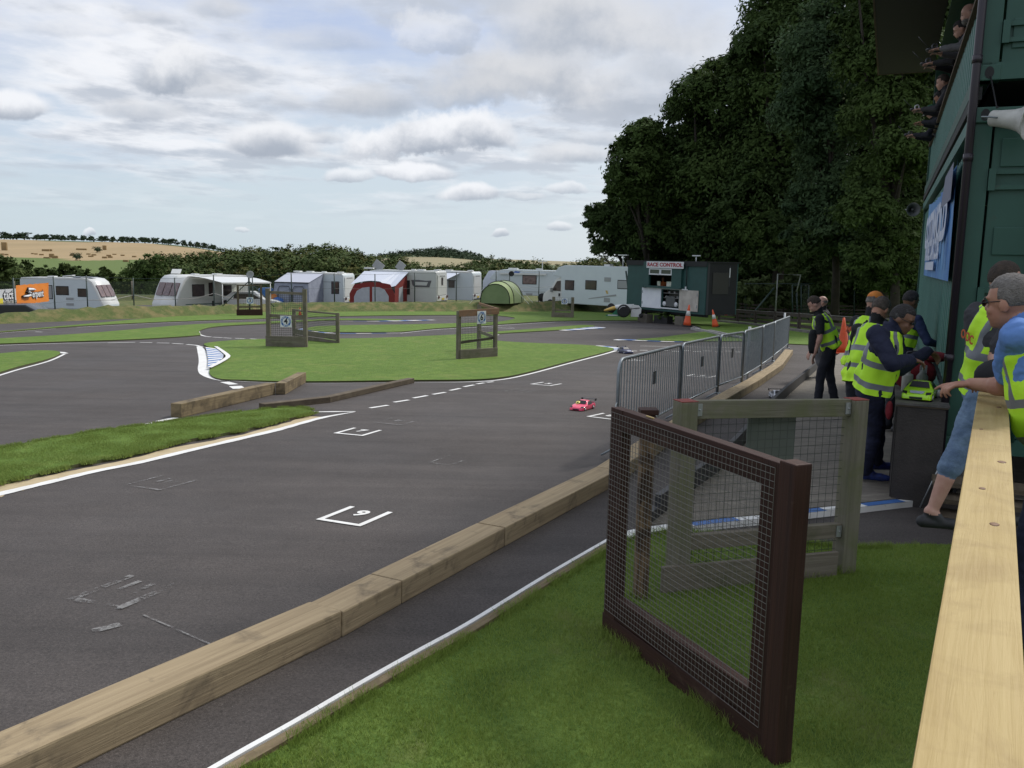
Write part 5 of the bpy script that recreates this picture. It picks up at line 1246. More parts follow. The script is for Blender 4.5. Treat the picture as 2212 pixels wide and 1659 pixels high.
# skyline trees
def sky_proto(seed, Hh, Wd):
    t = thing('hedgerow_tree', 'dark round-crowned hedgerow tree on the skyline beyond the stubble field', 'tree', (0, 0, 0), group='trees along the skyline hedge')
    g = random.Random(seed); lb = [(g.uniform(-.3, .3)*Wd, g.uniform(-.2, .2)*Wd, Hh*g.uniform(.22, .66), Wd*g.uniform(.28, .40), Wd*.3, Hh*g.uniform(.24, .32)) for _ in range(8)]
    leaves('crown', lb, 1300, 1.0, lf_hill, t, world=False, seed=seed, per=12, shell=.5)
    b = MB(); b.tube([(0, 0, -1), (0, 0, Hh*.6)], [.4, .2], 6); b.build('trunk', m_trunk, t); return t
protos = [sky_proto(50, 10, 11), sky_proto(51, 11, 9), sky_proto(52, 8, 10)]
used = [False]*3
for i, (cx, cy, cw) in enumerate([(30, 105, 80), (85, 140, 60), (135, 145, 60), (200, 108, 110), (300, 142, 80), (370, 150, 60), (455, 133, 90), (530, 155, 50), (605, 158, 70), (690, 175, 50), (755, 163, 60), (838, 155, 50), (880, 188, 50), (935, 195, 50), (1015, 178, 70), (1056, 178, 40), (1115, 175, 70), (1200, 180, 90), (1290, 182, 70), (1350, 200, 50), (1415, 187, 90), (1525, 198, 45), (1580, 225, 40), (1640, 198, 50), (1690, 220, 60), (1770, 215, 75)]):
    X = cx/2.602/1.4756; yt = (700+cy/2.602)/1.4756; Y = 912+(i % 5)*3
    p = P(X, yt, Y); zg = Tz(p.x, Y); hh = max(p.z-zg, 6)*1.2; wv = cw/2.602/1.4756/F*Y
    k = i % 3; base = [10.2, 11.2, 8.2][k]; bwd = [11, 9, 10][k]
    M = Matrix.Translation((p.x, Y, zg))@Matrix.Rotation(i*1.3, 4, 'Z')@Matrix.Diagonal((wv/bwd, wv/bwd, hh/base, 1))
    if not used[k]:
        protos[k].matrix_world = M; WM[protos[k].name] = M.copy(); used[k] = True
    else: copy_tree(protos[k], M=M)
for (cx, cy, r, lab) in [(808, 262, 9, 'small round bush standing alone high in the stubble field'), (637, 325, 11, 'dark bush at the lower edge of the stubble field')]:
    X = cx/2.602/1.4756; y = (700+(cy+14)/2.602)/1.4756; p = TG(X, y, 300, 1000)
    t = thing('field_bush', lab, 'bush', p); rr = r/F*p.y*.9
    leaves('foliage', [(p.x, p.y, p.z+rr*.8, rr, rr, rr), (p.x+rr*.5, p.y, p.z+rr*.5, rr*.7, rr*.7, rr*.6)], 500, rr*.22, lf_hill, t, per=10)
    b = MB(); b.tube([(p.x, p.y, p.z-.3), (p.x, p.y, p.z+rr)], .15, 5); b.build('stem', m_trunk, t, world=True)
# straw bales
m_bale = mat('straw', (.30, .21, .10), (.24, .165, .08), .8, .95)
proto = None
for (cx, cy, w_, h_) in [(20, 292, 3.4, 1.2), (55, 295, 3.4, 1.2), (272, 286, 3, 1), (300, 290, 3, 1.1), (345, 296, 4.2, 1.3), (430, 316, 4.5, 3.4), (458, 321, 5, 2.2), (390, 322, 6, 1.2), (735, 291, 4.5, 1.2), (780, 298, 4.5, 1.3), (755, 310, 4.8, 1.3), (600, 292, 4, 1), (597, 302, 4, 1.1), (903, 304, 4.6, 1.4), (916, 317, 4.6, 1.4), (869, 321, 4.6, 1.5), (950, 292, 4, 1), (1018, 301, 4, 1.2), (1114, 312, 4.2, 1.3), (1044, 351, 4.8, 1.6), (1210, 306, 5.5, 1), (676, 252, 12, 1.6), (868, 252, 4.6, 5), (38, 255, 7, 8), (380, 262, 8, 2), (418, 262, 4, 2)]:
    X = cx/2.602/1.4756; y = (700+cy/2.602)/1.4756; p = TG(X, y, 300, 1100)
    M = Matrix.Translation(p)@Matrix.Rotation(random.uniform(-.3, .3), 4, 'Z')@Matrix.Diagonal((w_*.62, 1.2, h_*.7, 1))
    LB = {(38, 255): 'tall square straw stack at the left edge of the stubble field', (868, 252): 'tall straw stack high in the field near the lone round bush', (676, 252): 'long low trailer load of straw high in the stubble field', (430, 316): 'tall straw stack at the lower edge of the stubble field'}
    if proto is None:
        b = MB(); b.box((0, 0, .5), (1, 1, 1)); proto = b.build('straw_bale', m_bale, bevel=.08); proto.matrix_world = M; WM[proto.name] = M
        tag(proto, 'straw bale lying on the stubble field', 'straw bale', 'straw bales on the stubble field')
    else: copy_tree(proto, M=M, label=LB.get((cx, cy)))
# bushes and conifers behind the left caravans
for i, (lst, Y, n, m, nm, lab) in enumerate([
    ([(15, 590, 32), (0, 570, 22), (30, 615, 34), (-20, 600, 40)], 112, 3000, lf_wood, 'pine_tree', 'dark pine at the very left edge behind the banners'),
    ([(55, 590, 24), (75, 605, 28), (50, 620, 30)], 116, 2500, lf_wood, 'pine_tree', 'dark pine just behind the roof of the leftmost caravan'),
    ([(100, 595, 20), (112, 605, 18), (95, 620, 26)], 114, 1800, lf_wood, 'pine_tree', 'third dark pine, sloping down to the green pasture'),
    ([(140, 590, 16), (145, 608, 18), (140, 577, 8)], 118, 1500, lf_wood, 'pine_tree', 'small pine with a pointed top over the leftmost caravan'),
    ([(165, 590, 14), (180, 600, 16), (168, 612, 20), (195, 605, 12)], 119, 1500, lf_wood, 'hawthorn_tree', 'rounded hawthorn over the roof of the leftmost caravan'),
    ([(227, 596, 13), (226, 585, 8), (235, 606, 14)], 118, 1200, lf_wood, 'hawthorn_tree', 'lone small tree with pasture on both sides of it'),
    ([(18, 632, 16), (8, 640, 14)], 100, 900, lf_mid, 'bush', 'light green bush at the left edge just above the banner'),
    ([(300, 590, 30), (325, 580, 30), (310, 612, 32), (340, 605, 30), (280, 612, 22)], 140, 3800, lf_mid, 'deciduous_tree', 'lighter green round tree at the left end of the wood'),
    ([(262, 616, 18), (285, 622, 16), (250, 622, 12)], 128, 1400, lf_wood, 'bush', 'low dark bush at the foot of the lighter green tree')]):
    bigtree(nm, lab, lst, Y, lst[0][0], n, .42, m, .2, 60+i, dy=1)
# ================================================================ CAMP SITE
m_cream = mat('caravan_white', (.68, .69, .67), (.64, .655, .64), 1.5, .35, coat=.2)
m_side = mat('caravan_side', (.58, .64, .66), (.55, .61, .63), 1.2, .45, bump=.25, bs=160)
m_sideg = mat('caravan_grey', (.50, .52, .51), (.47, .49, .48), 1.2, .45, bump=.25, bs=160)
m_win = mat('tinted_window', (.045, .035, .035), (.075, .055, .05), 3, .12, spec=.7)
m_winp = mat('curtained_window', (.22, .15, .14), (.12, .08, .08), 5, .2, spec=.7)
m_rub = mat('rubber', (.018, .018, .018), rough=.8)
m_grp = mat('plastic_grey', (.30, .31, .31), rough=.6)
def place(xpx, Y, th, sgn, toward):
    """matrix whose +X runs along the length; th = angle to the line square on to the view"""
    az = math.atan2((xpx-1106)/F, 1.0); v = Vector((math.sin(az), math.cos(az), 0)); p = Vector((v.y, -v.x, 0))
    e = p*sgn*math.cos(R(th))+v*(-1 if toward else 1)*math.sin(R(th)); X = (xpx-1106)/F*Y
    return Matrix.Translation((X, Y, Tz(X, Y)))@Matrix.Rotation(math.atan2(e.y, e.x), 4, 'Z'), e
def win(par, x0, x1, z0, z1, y, m, nm='window', fr=.05):
    b = MB(); s = 1 if y > 0 else -1
    b.box(((x0+x1)/2, y+s*.008, (z0+z1)/2), (x1-x0+fr*2, .02, z1-z0+fr*2)); f = b.build(nm, m_rub if nm == 'window' else m_cream, par, bevel=.01)
    b = MB(); b.box(((x0+x1)/2, y+s*.022, (z0+z1)/2), (x1-x0, .02, z1-z0)); b.build('pane', m, f)
    return f
def caravan(label, M, L_, side=m_side, H_=2.6, W_=2.25, near=1, windows=(), vents=((.3, .5), (.6, .4)), front='slope', rear=True, group='touring caravans beyond the grass bank'):
    """near=+1/-1: side whose skin lies on local y=0 and faces the viewer; the body spans away from it"""
    t = thing('touring_caravan', label, 'caravan', M=M, group=group)
    y0 = 0.0; y1 = -near*W_
    if front == 'slope': prof = [(0, .42), (-.03, 1.2), (0, H_-.12), (.12, H_), (L_-1.5, H_+.03), (L_-1.05, H_-.03), (L_-.75, H_-.25), (L_-.42, H_-.85), (L_-.12, H_-1.6), (L_, .75), (L_-.03, .42)]
    else: prof = [(0, .42), (-.03, 1.2), (0, H_-.10), (.1, H_), (L_-1.3, H_+.02), (L_-.9, H_-.06), (L_-.5, H_-.35), (L_-.2, H_-.9), (L_-.02, 1.2), (L_, .7), (L_-.05, .42)]
    b = MB(); b.prism(prof, min(y0, y1), max(y0, y1), 0, axis='y', smooth_side=True); bd = b.build('body', side, t, bevel=.05)
    # roof / front cap, slightly proud, in white
    rp = [(x, z) for x, z in prof[3:]]; rp2 = [(x-(.0 if i < 2 else .03), z-.05) for i, (x, z) in enumerate(rp)][::-1]
    b = MB(); b.prism([(x, z+.012) for x, z in rp]+[(x-.06, z-.05 if i > 1 else z) for i, (x, z) in enumerate(rp2)], min(y0, y1)-.012, max(y0, y1)+.012, 0, axis='y', smooth_side=True)
    b.build('front_cap', m_cream, t)
    for (x0, x1, z0, z1, mm) in windows:
        win(t, x0, x1, z0, z1, near*.0+(.001*near), mm)
    # front windows on the sloping nose: three panes
    ang_ = math.atan2(.36, .95)
    for k in range(3):
        yc = -near*W_*(.2+.3*k); b = MB(); hw = W_*.13
        cx_, cz_ = L_-.55+.03, H_-.78
        b.beam((L_-.56, yc, H_-.46), (L_-.19, yc, H_-1.28), hw*2, .09, up=(1, 0, .45)); b.build('front_window', m_winp, t, bevel=.008)
    for (u, s) in vents:
        b = MB(); b.box((L_*u, -near*W_*.45, H_+.07), (s, s, .10)); b.build('roof_vent', m_cream, t, bevel=.02)
    b = MB(); b.lathe([(.001, -.08), (.2, -.08), (.2, .08), (.001, .08)], 16, M=Matrix.Translation((L_*.47, -near*.13, Tz0(M, L_*.47)+.30))@Matrix.Rotation(R(90), 4, 'X')); b.build('wheel', m_rub, t)
    b = MB(); b.beam((L_-.1, -near*W_*.5, .45), (L_+1.0, -near*W_*.5, .42), .12, .08); b.build('drawbar', m_galv, t)
    if rear:
        b = MB(); b.box((-.05, -near*W_*.5, .72), (.10, W_*.96, .34)); rb = b.build('rear_bumper', m_cream, t, bevel=.03)
        for s in (.12, .88):
            b = MB(); b.box((-.11, -near*W_*s, .82), (.05, .26, .16)); b.build('rear_light', mat('rear_light', (.15, .02, .02), (.03, .03, .03), 20, .2), rb)
        b = MB(); b.box((-.115, -near*W_*.5, .68), (.02, .5, .12)); b.build('number_plate', mat('plate_yellow', (.6, .45, .05), rough=.5), rb)
        b = MB(); b.box((-.04, -near*W_*.5, H_-.32), (.03, W_*.5, .10)); b.build('brake_light', m_grp, t)
        b = MB(); b.box((-.035, -near*W_*.5, 1.65), (.03, W_*.8, 1.4)); b.build('rear_panel', m_cream, t, bevel=.03)
    return t
def Tz0(M, x): return 0.0
MC = {}
# 1: leftmost
M1, e = place(44, 62, 33, 1, True)
c1_ = caravan('leftmost touring caravan, side and sloping nose to the viewer, behind the orange banner', M1, 6.1, windows=((.9, 1.55, 1.2, 2.0, m_winp), (1.9, 2.35, 1.15, 2.05, m_grp), (2.7, 3.55, 1.45, 2.0, m_win), (4.3, 4.95, 1.35, 1.85, m_win)), near=-1, rear=False)
for z in (1.15, .75):
    b = MB(); b.box((3.65, -.012, z), (.55, .02, .16)); b.build('grille', m_grp, c1_)
b = MB(); b.beam((2.7, 1.0, 2.72), (3.4, 1.1, 2.80), .5, .06); b.build('roof_box', m_cream, c1_)
b = MB(); b.box((4.3, .9, 2.70), (1.5, .9, .05)); b.build('solar_panel', mat('solar', (.25, .28, .35), rough=.15), c1_)
# 2: second from left, nose to the left
M2, e = place(536, 60.5, 43, -1, True)
c2_ = caravan('cream caravan with a big brown nose window and a pulled-out white sun canopy', M2, 6.2, side=mat('caravan_cream', (.62, .64, .58), (.58, .60, .55), 1.3, .4), near=1, windows=((3.9, 4.8, 1.3, 2.0, m_win), (3.2, 3.45, 1.3, 2.1, m_win), (1.6, 2.3, 1.3, 1.9, m_win)))
b = MB(); b.box((2.9, .01, .75), (5.0, .02, .05)); b.build('green_stripe', mat('stripe_green', (.04, .12, .09), rough=.5), c2_)
b = MB(); b.beam((5.3, -1.0, 2.72), (5.0, -1.2, 3.0), .6, .04); b.build('roof_flap', m_cream, c2_)
t = thing('sun_canopy', 'white pull-out canopy on the side of the cream caravan', 'canopy', M=M2)
b = MB(); b.loft([[(.6, .05, 2.55), (5.0, .05, 2.6)], [(.45, 1.3, 2.45), (4.9, 1.3, 2.5)], [(.3, 2.5, 2.2), (4.6, 2.5, 2.25)], [(.3, 2.5, 2.12), (4.6, 2.5, 2.17)]], closed=False, cap=False, smooth=False); b.build('fabric', m_cream, t, fixn=False)
for x in (.35, 4.5):
    b = MB(); b.tube([(x, 2.45, 0), (x, 2.45, 2.15)], .03, 6); b.build('leg', m_cream, t)
chp = None
for k in range(3):
    M = M2@Matrix.Translation((2.0+k*.9, 1.1, 0))@Matrix.Rotation(.3*k, 4, 'Z')
    if chp is None:
        chp = thing('camping_chair', 'dark folding chair under the canopy, farthest from the caravan nose', 'chair', M=M, group='folding chairs under the white canopy')
        b = MB(); b.box((0, 0, .42), (.5, .45, .04)); b.build('seat', m_rub, chp)
        b = MB(); b.box((0, -.22, .72), (.5, .04, .55)); b.build('backrest', m_rub, chp)
        for (x, y) in ((-.22, -.2), (.22, -.2), (-.22, .2), (.22, .2)): b = MB(); b.tube([(x, y, 0), (x, y, .42)], .015, 5); b.build('leg', m_galv, chp)
    else: copy_tree(chp, M=M, label=['', 'middle dark folding chair under the white canopy', 'dark folding chair under the canopy nearest the caravan nose'][k])
# 3
M3, e = place(739, 62, 22, -1, False)
c3_ = caravan('caravan with a grey awning tent, its moulded white rear end to the right', M3, 4.9, near=1, windows=((.35, .85, 1.2, 2.0, m_win),), vents=((.12, .4), (.38, .3), (.6, .45), (.8, .5)))
b = MB(); b.box((1.3, .01, 2.0), (2.2, .02, .03)); b.build('awning_rail', m_galv, c3_)
def tentmesh(b, L_, D_, H0, H1, x0, mi=0):
    b.add([(x0, .03, H0), (x0+L_, .03, H0), (x0+L_-.1, D_, H1), (x0+.1, D_, H1), (x0, .03, 0), (x0+L_, .03, 0), (x0+L_+.1, D_+.2, 0), (x0-.1, D_+.2, 0)], [(0, 1, 2, 3), (3, 2, 6, 7), (0, 3, 7, 4), (1, 5, 6, 2)], mi)
m_awg = mat('awning_grey', (.30, .33, .40), (.22, .24, .31), 2.5, .8, bump=.3, bs=6)
t = thing('awning_tent', 'pale grey awning tent with piped window outlines, on the third caravan', 'awning', M=M3)
b = MB(); tentmesh(b, 2.7, 2.4, 2.55, 1.95, 1.5); b.build('canvas', m_awg, t, fixn=False)
b = MB(); b.add([(1.45, .04, 2.58), (4.25, .04, 2.58), (4.15, 2.42, 1.98), (1.55, 2.42, 1.98)], [(0, 1, 2, 3)]); b.build('roof', mat('awning_roof', (.45, .47, .54), rough=.7), t, fixn=False)
for (xa, xb) in ((1.85, 2.7), (2.9, 3.8)):
    b = MB(); pts = [(xa, 2.64, .1), (xa, 2.52, 1.5), (xa+.12, 2.5, 1.7), (xb-.12, 2.5, 1.7), (xb, 2.52, 1.5), (xb, 2.64, .1)]; b.tube(pts, .022, 5); b.build('piping', m_rub, t)
b = MB(); b.tube([(1.5, 2.46, 1.97), (4.15, 2.46, 1.97)], .035, 6); b.build('gutter', m_rub, t)
# 4
M4, e = place(939, 60, 20, -1, False)
c4_ = caravan('grey caravan with a red awning and two raised roof hatches', M4, 5.9, side=m_sideg, near=1, windows=((2.0, 2.5, 1.0, 1.9, m_rub), (4.9, 5.5, 1.0, 2.0, m_win)), vents=((.05, .4), (.25, .5), (.35, .3)), front='round')
b = MB(); b.prism([(.5, 1.5), (1.6, 1.5), (1.75, 1.62), (1.85, 1.98), (1.3, 2.0), (.75, 1.95), (.35, 1.98)], .0, .02, axis='y'); f_ = b.build('side_decal', mat('decal_dark', (.10, .10, .11), rough=.4), c4_)
b = MB(); b.prism([(.7, 1.62), (1.55, 1.62), (1.62, 1.86), (.6, 1.86)], .021, .03, axis='y'); b.build('side_badge', m_sideg, f_)
b = MB(); b.box((-.02, -1.1, 1.9), (.06, .45, .6)); b.build('rear_window', m_win, c4_, bevel=.02)
for (x, s) in ((4.9, .8), (3.2, .6)):
    b = MB(); b.beam((x, -.9, 2.66), (x-.35, -.9, 3.15), s, .04, up=(0, 1, 0)); b.build('raised_hatch', m_grp, c4_)
b = MB(); b.box((5.4, -.8, 2.72), (.6, .5, .12)); b.build('air_unit', m_cream, c4_)
m_red = mat('awning_red', (.19, .022, .018), (.20, .02, .018), 3, .8); m_mesh_w = mat('awning_window', (.42, .44, .48), (.36, .38, .42), 3, .5)
t = thing('awning_tent', 'red awning tent with two arched pale windows and a white roof', 'awning', M=M4)
b = MB(); x0, x1 = 2.15, 5.4; D_ = 2.3
arch = [(x1, 0), (x1+.05, 1.0)]+[(x1-.3-(x1-x0-.6)*k/8, 1.55+.28*math.sin(math.pi*(k+1)/11)) for k in range(9)]+[(x0-.05, 1.0), (x0, 0)]
b.prism(arch, D_, D_+.05, axis='y'); fr_ = b.build('front_wall', m_red, t)
b = MB(); b.add([(x0, .05, 2.3), (x0, .05, 0), (x0-.05, D_, 0), (x0-.02, D_, 1.55)], [(0, 1, 2, 3)]); b.build('side_wall', m_red, t, fixn=False)
b = MB(); b.add([(x0-.03, .8, .1), (x0-.04, 1.7, .1), (x0-.04, 1.6, 1.45), (x0-.03, .9, 1.55)], [(0, 1, 2, 3)]); b.build('side_window', m_mesh_w, t, fixn=False)
b = MB(); n_ = 12; vs = []; fs = []
for k in range(n_+1):
    x = x0-.1+(x1-x0+.1)*k/n_; sag = -.22*(1-abs(2*k/n_-.45)) if k < 8 else 0
    vs += [(x, .03, 2.52), (x, D_+.05, 1.62+.30*math.sin(math.pi*k/n_)-(.28 if k == 2 else (.15 if k in (1, 3) else 0)))]
for k in range(n_): fs.append((2*k, 2*k+1, 2*k+3, 2*k+2))
b.add(vs, fs); b.build('roof', mat('awning_white', (.56, .60, .68), rough=.7), t, fixn=False)
for (xa, xb) in ((2.55, 3.75), (3.95, 5.1)):
    pl_ = [(xa, .1), (xb, .1), (xb, .8 if xb > 4 else 1.35)]+[(xb-(xb-xa)*k/5, (1.42 if xb < 4 else 1.0+.42*k/5)) for k in range(1, 5)]+[(xa, .9 if xb < 4 else 1.42)]
    if xb < 4: pl_ = [(xa, .1), (xb, .1), (xb, 1.5), (xb-.5, 1.5), (xa+.3, 1.35), (xa, .9)]
    else: pl_ = [(xa, .1), (xb, .1), (xb, .8), (xb-.2, 1.2), (xb-.6, 1.42), (xa, 1.5)]
    b = MB(); b.prism(pl_, D_+.052, D_+.07, axis='y'); b.build('window', m_mesh_w, fr_)
# 5
M5, e = place(1017, 66, 18, -1, False)
c5_ = caravan('caravan half hidden behind the grey one, with a small white canopy', M5, 5.0, near=1, windows=((1.5, 1.9, 1.4, 1.9, m_win),), vents=((.1, .4), (.45, .5), (.62, .3)))
t = thing('sun_canopy', 'small white canopy on the caravan left of the green tent', 'canopy', M=M5)
b = MB(); b.loft([[(1.0, .04, 2.5), (3.6, .04, 2.5)], [(1.6, 1.6, 2.0), (3.6, 1.6, 2.05)], [(1.9, 1.6, 1.92), (3.6, 1.6, 1.9)]], closed=False, cap=False, smooth=False); b.build('fabric', mat('awning_white', (.56, .60, .68), rough=.7), t, fixn=False)
b = MB(); b.tube([(.8, 1.6, 1.95), (3.6, 1.6, 1.98)], .03, 6); b.tube([(3.5, 1.6, 1.95), (3.5, 1.6, 0)], .02, 5); b.build('pole', m_rub, t)
# motorhomes
def motorhome(label, M, L_, H_, near, windows, cab=True, vents=()):
    t = thing('motorhome', label, 'motorhome', M=M); W_ = 2.3
    # X runs rear(0) to front(L)
    hb = L_-1.9
    prof = [(0, .45), (0, H_-.08), (.06, H_), (hb-.2, H_), (hb+.35, H_-.15), (hb+.75, H_-.55), (hb+.80, H_-.75), (hb+.1, H_-.85), (hb, 1.0), (hb, .45)]
    b = MB(); b.prism(prof, min(0, -near*W_), max(0, -near*W_), axis='y', smooth_side=True); b.build('body', m_side, t, bevel=.04)
    if cab:
        cp = [(hb-.02, .42), (hb-.02, H_-.80), (hb+.15, H_-.82), (hb+.62, H_-.95), (L_-.72, 1.42), (L_-.3, 1.22), (L_-.06, 1.0), (L_, .75), (L_, .42)]
        b = MB(); b.prism(cp, min(-near*.12, -near*(W_-.12)), max(-near*.12, -near*(W_-.12)), axis='y', smooth_side=True); cb = b.build('cab', m_cream, t, bevel=.04)
        b = MB(); b.prism([(hb+.18, 1.28), (hb+.2, H_-1.1), (hb+.55, H_-1.15), (L_-.95, 1.42), (L_-1.0, 1.30)], -near*.12, -near*.12+near*.015, axis='y'); b.build('side_window', m_win, cb)
        b = MB(); b.beam((hb+.66, -near*W_/2, H_-1.0), (L_-.72, -near*W_/2, 1.44), W_*.78, .03, up=(1, 0, .5)); b.build('windscreen', m_win, cb)
        b = MB(); b.box((L_-1.0, near*.08, 1.35), (.14, .2, .3)); b.build('mirror', m_grp, cb, bevel=.02)
        b = MB(); b.box((hb+.3, -near*.10, 1.02), (.12, .05, .22)); b.build('handle', m_rub, cb)
        for x in (L_-.75,):
            b = MB(); b.lathe([(.001, -.1), (.33, -.1), (.33, .1), (.001, .1)], 18, M=Matrix.Translation((x, -near*.2, .33))@Matrix.Rotation(R(90), 4, 'X')); b.build('wheel', m_rub, t)
    b = MB(); b.lathe([(.001, -.1), (.33, -.1), (.33, .1), (.001, .1)], 18, M=Matrix.Translation((1.6, -near*.08, .33))@Matrix.Rotation(R(90), 4, 'X')); b.build('wheel', m_rub, t)
    for (x0, x1, z0, z1, mm) in windows: win(t, x0, x1, z0, z1, near*.001, mm)
    for (u, s) in vents: b = MB(); b.box((L_*u, -near*1.1, H_+.06), (s, s*.8, .12)); b.build('roof_vent', m_cream, t, bevel=.02)
    return t
Xr, Yr = (1358-1106)/F*57.5, 57.5; Xf, Yf = (1166-1106)/F*63, 63.0
e7 = Vector((Xf-Xr, Yf-Yr, 0)); L7 = e7.length
M7 = Matrix.Translation((Xr, Yr, Tz(Xr, Yr)+.05))@Matrix.Rotation(math.atan2(e7.y, e7.x), 4, 'Z')
z7 = P(1300, 575, 59.2).z-M7.translation.z
t7 = motorhome('big motorhome beside the race control cabin, cab pointing left', M7, L7, z7, 1, ((L7-3.0, L7-2.25, 1.45, 2.05, m_win), (L7-5.0, L7-4.1, 1.55, 2.1, m_win), (.3, 1.1, 1.7, 2.2, m_grp)), vents=((.35, .5),))
for (x, z, w_) in ((2.0, 2.25, .55), (2.0, .85, .5)): b = MB(); b.box((x, .01, z), (w_, .02, .28)); b.build('grille', m_grp, t7)
b = MB()
b.prism([(1.2, 1.15), (3.6, .85), (3.6, .90), (1.25, 1.27)], .0, .012, axis='y'); b.build('swoosh_decal', m_grp, t7)
b = MB(); b.prism([(1.9, 1.28), (2.05, 1.28), (2.15, 1.5), (1.98, 1.5)], .0, .012, axis='y'); b.build('gold_decal', mat('gold', (.5, .35, .08), rough=.5), t7)
b = MB(); b.tube([(1.5, -1.0, z7), (1.5, -1.0, z7+.75)], .03, 6); b.box((1.5, -1.0, z7+.78), (.75, .2, .06)); b.build('aerial', m_cream, t7)
M6, e = place(1212, 65, 8, -1, False)
z6 = P(1130, 583, 66).z-M6.translation.z
t6 = motorhome('older motorhome with a blue diamond mark, behind the green tent', M6, 6.8, z6, 1, ((2.1, 3.1, 1.35, 1.95, m_winp),), cab=False, vents=((.6, .7), (.3, .5)))
b = MB(); b.prism([(3.3, 2.25), (3.7, 2.3), (4.0, 2.05), (3.6, 2.0)], .0, .012, axis='y'); b.build('blue_diamond', mat('logo_blue', (.04, .12, .40), rough=.5), t6)
b = MB(); b.box((3.1, .05, z6-.3), (3.6, .12, .14)); b.build('awning_case', m_cream, t6)
b = MB(); b.box((3.2, .01, .75), (5.4, .02, .03)); b.build('trim_line', m_grp, t6)
b = MB(); b.box((2.6, .01, 0.55), (.5, .02, .15)); b.build('grille', m_grp, t6)
b = MB(); b.tube([(1.8, -1.0, z6), (1.8, -1.0, z6+.65)], .03, 6); b.box((1.8, -1.0, z6+.68), (.7, .2, .06)); b.build('aerial', m_cream, t6)
M8, e = place(1086, 69, 5, -1, False)
t = thing('awning_tent', 'white awning tent poking out left of the older motorhome', 'awning', M=M8)
b = MB(); b.prism([(0, 0), (0, 2.6), (1.3, 2.6), (1.75, 1.8), (1.8, 0)], -2.2, 0, axis='y'); b.build('canvas', mat('awning_white', (.56, .60, .68), rough=.7), t, bevel=.04)
b = MB(); b.box((.6, .02, 1.0), (.9, .02, 1.2)); b.build('window', mat('dim_window', (.25, .26, .27), rough=.4), t)
# green dome tent
pT = Vector(((1075-1106)/F*58.5, 58.5, 0)); pT.z = Tz(pT.x, pT.y)
t = thing('dome_tent', 'lime and olive dome tent with dark pole sleeves', 'tent', M=Matrix.Translation(pT)@Matrix.Rotation(.0, 4, 'Z'))
m_tg = mat('tent_olive', (.20, .26, .13), (.17, .23, .11), 2, .7); m_tl = mat('tent_lime', (.27, .35, .15), (.24, .32, .13), 2, .7)
hT = P(1075, 606, 58.5).z-pT.z
def arc(cx, cy, w_, h_, n=14): return [(cx+w_*math.cos(math.pi*k/n), cy, h_*math.sin(math.pi*k/n)**.75) for k in range(n+1)]
a1_, a2_, a3_, a4_ = arc(-.25, -1.6, .98, hT*.86), arc(-.05, -.9, 1.05, hT*.98), arc(.35, .3, 1.2, hT*1.0), arc(.75, 1.4, .9, hT*.7)
b = MB(); b.loft([a2_, a3_, a4_], closed=False, cap=False); b.build('outer', m_tg, t, fixn=False)
b = MB(); b.loft([a1_, a2_], closed=False, cap=False); b.build('lime_panel', m_tl, t, fixn=False)
b = MB(); b.add(a1_, [tuple(range(len(a1_)))]); b.build('front', m_tg, t, fixn=False)
for a_ in (a1_, a2_, a3_, a4_):
    b = MB(); b.tube([(x, y-.01, z+.015) for x, y, z in a_], .028, 5); b.build('pole_sleeve', m_rub, t)
# blue bin, orange bin, tarp, white car bonnet near caravan 2
def camp_xy(xpx, Y): X = (xpx-1106)/F*Y; return Vector((X, Y, Tz(X, Y)))
for (nm, lab, xp, w_, h_, mm, cat) in (('water_barrel', 'blue barrel on the camp site left of the grey awning tent', 573, .55, 1.3, mat('blue_plastic', (.03, .12, .32), rough=.4), 'barrel'), ('water_barrel', 'orange barrel on the camp site left of the grey awning tent', 588, .42, 1.05, mat('orange_plastic', (.65, .22, .04), rough=.4), 'barrel')):
    p = camp_xy(xp, 60.5); t = thing(nm, lab, cat, p); hh = P(xp, 623 if 'blue' in lab else 636, 60.5).z-p.z
    b = MB(); b.lathe([(w_*.9, 0), (w_, .05), (w_, hh*.3), (w_*1.04, hh*.33), (w_, hh*.36), (w_, hh*.66), (w_*1.04, hh*.69), (w_, hh*.72), (w_, hh-.05), (w_*.85, hh)], 16); b.build('drum', mm, t)
    b = MB(); b.lathe([(w_*.8, hh), (w_*.8, hh+.04), (.001, hh+.05)], 16); b.build('lid', mm, t)
p = camp_xy(598, 60); t = thing('tarpaulin', 'crumpled bright blue tarpaulin heap beside the orange barrel', 'tarpaulin', p)
b = MB(); b.ball((0, 0, .5), (.5, .5, .55), 12, 8); o = b.build('heap', mat('tarp_blue', (.04, .14, .45), rough=.5), t)
for v in o.data.vertices: v.co += Vector((mnoise.noise(v.co*5)*.15, 0, mnoise.noise(v.co*4+Vector((3, 1, 0)))*.15))
p = camp_xy(555, 59); t = thing('parked_car', 'white car bonnet showing right of the white sun canopy', 'car', M=Matrix.Translation(p)@Matrix.Rotation(R(10), 4, 'Z'))
b = MB(); b.prism([(-2.2, .3), (-2.2, 1.0), (-1.6, 1.45), (-.2, 1.48), (.5, 1.0), (1.3, .88), (1.7, .7), (1.75, .3)], -.85, .85, axis='y', smooth_side=True); b.build('body', m_cream, t, bevel=.06)
b = MB(); b.prism([(-1.5, 1.0), (-1.4, 1.36), (-.3, 1.38), (.3, 1.02)], -.87, .87, axis='y'); b.build('windows', m_win, t)
for x in (-1.5, 1.1): 
    for y in (-.8, .8): b = MB(); b.lathe([(.001, -.1), (.3, -.1), (.3, .1), (.001, .1)], 16, M=Matrix.Translation((x, y, .3))@Matrix.Rotation(R(90), 4, 'X')); b.build('wheel', m_rub, t)
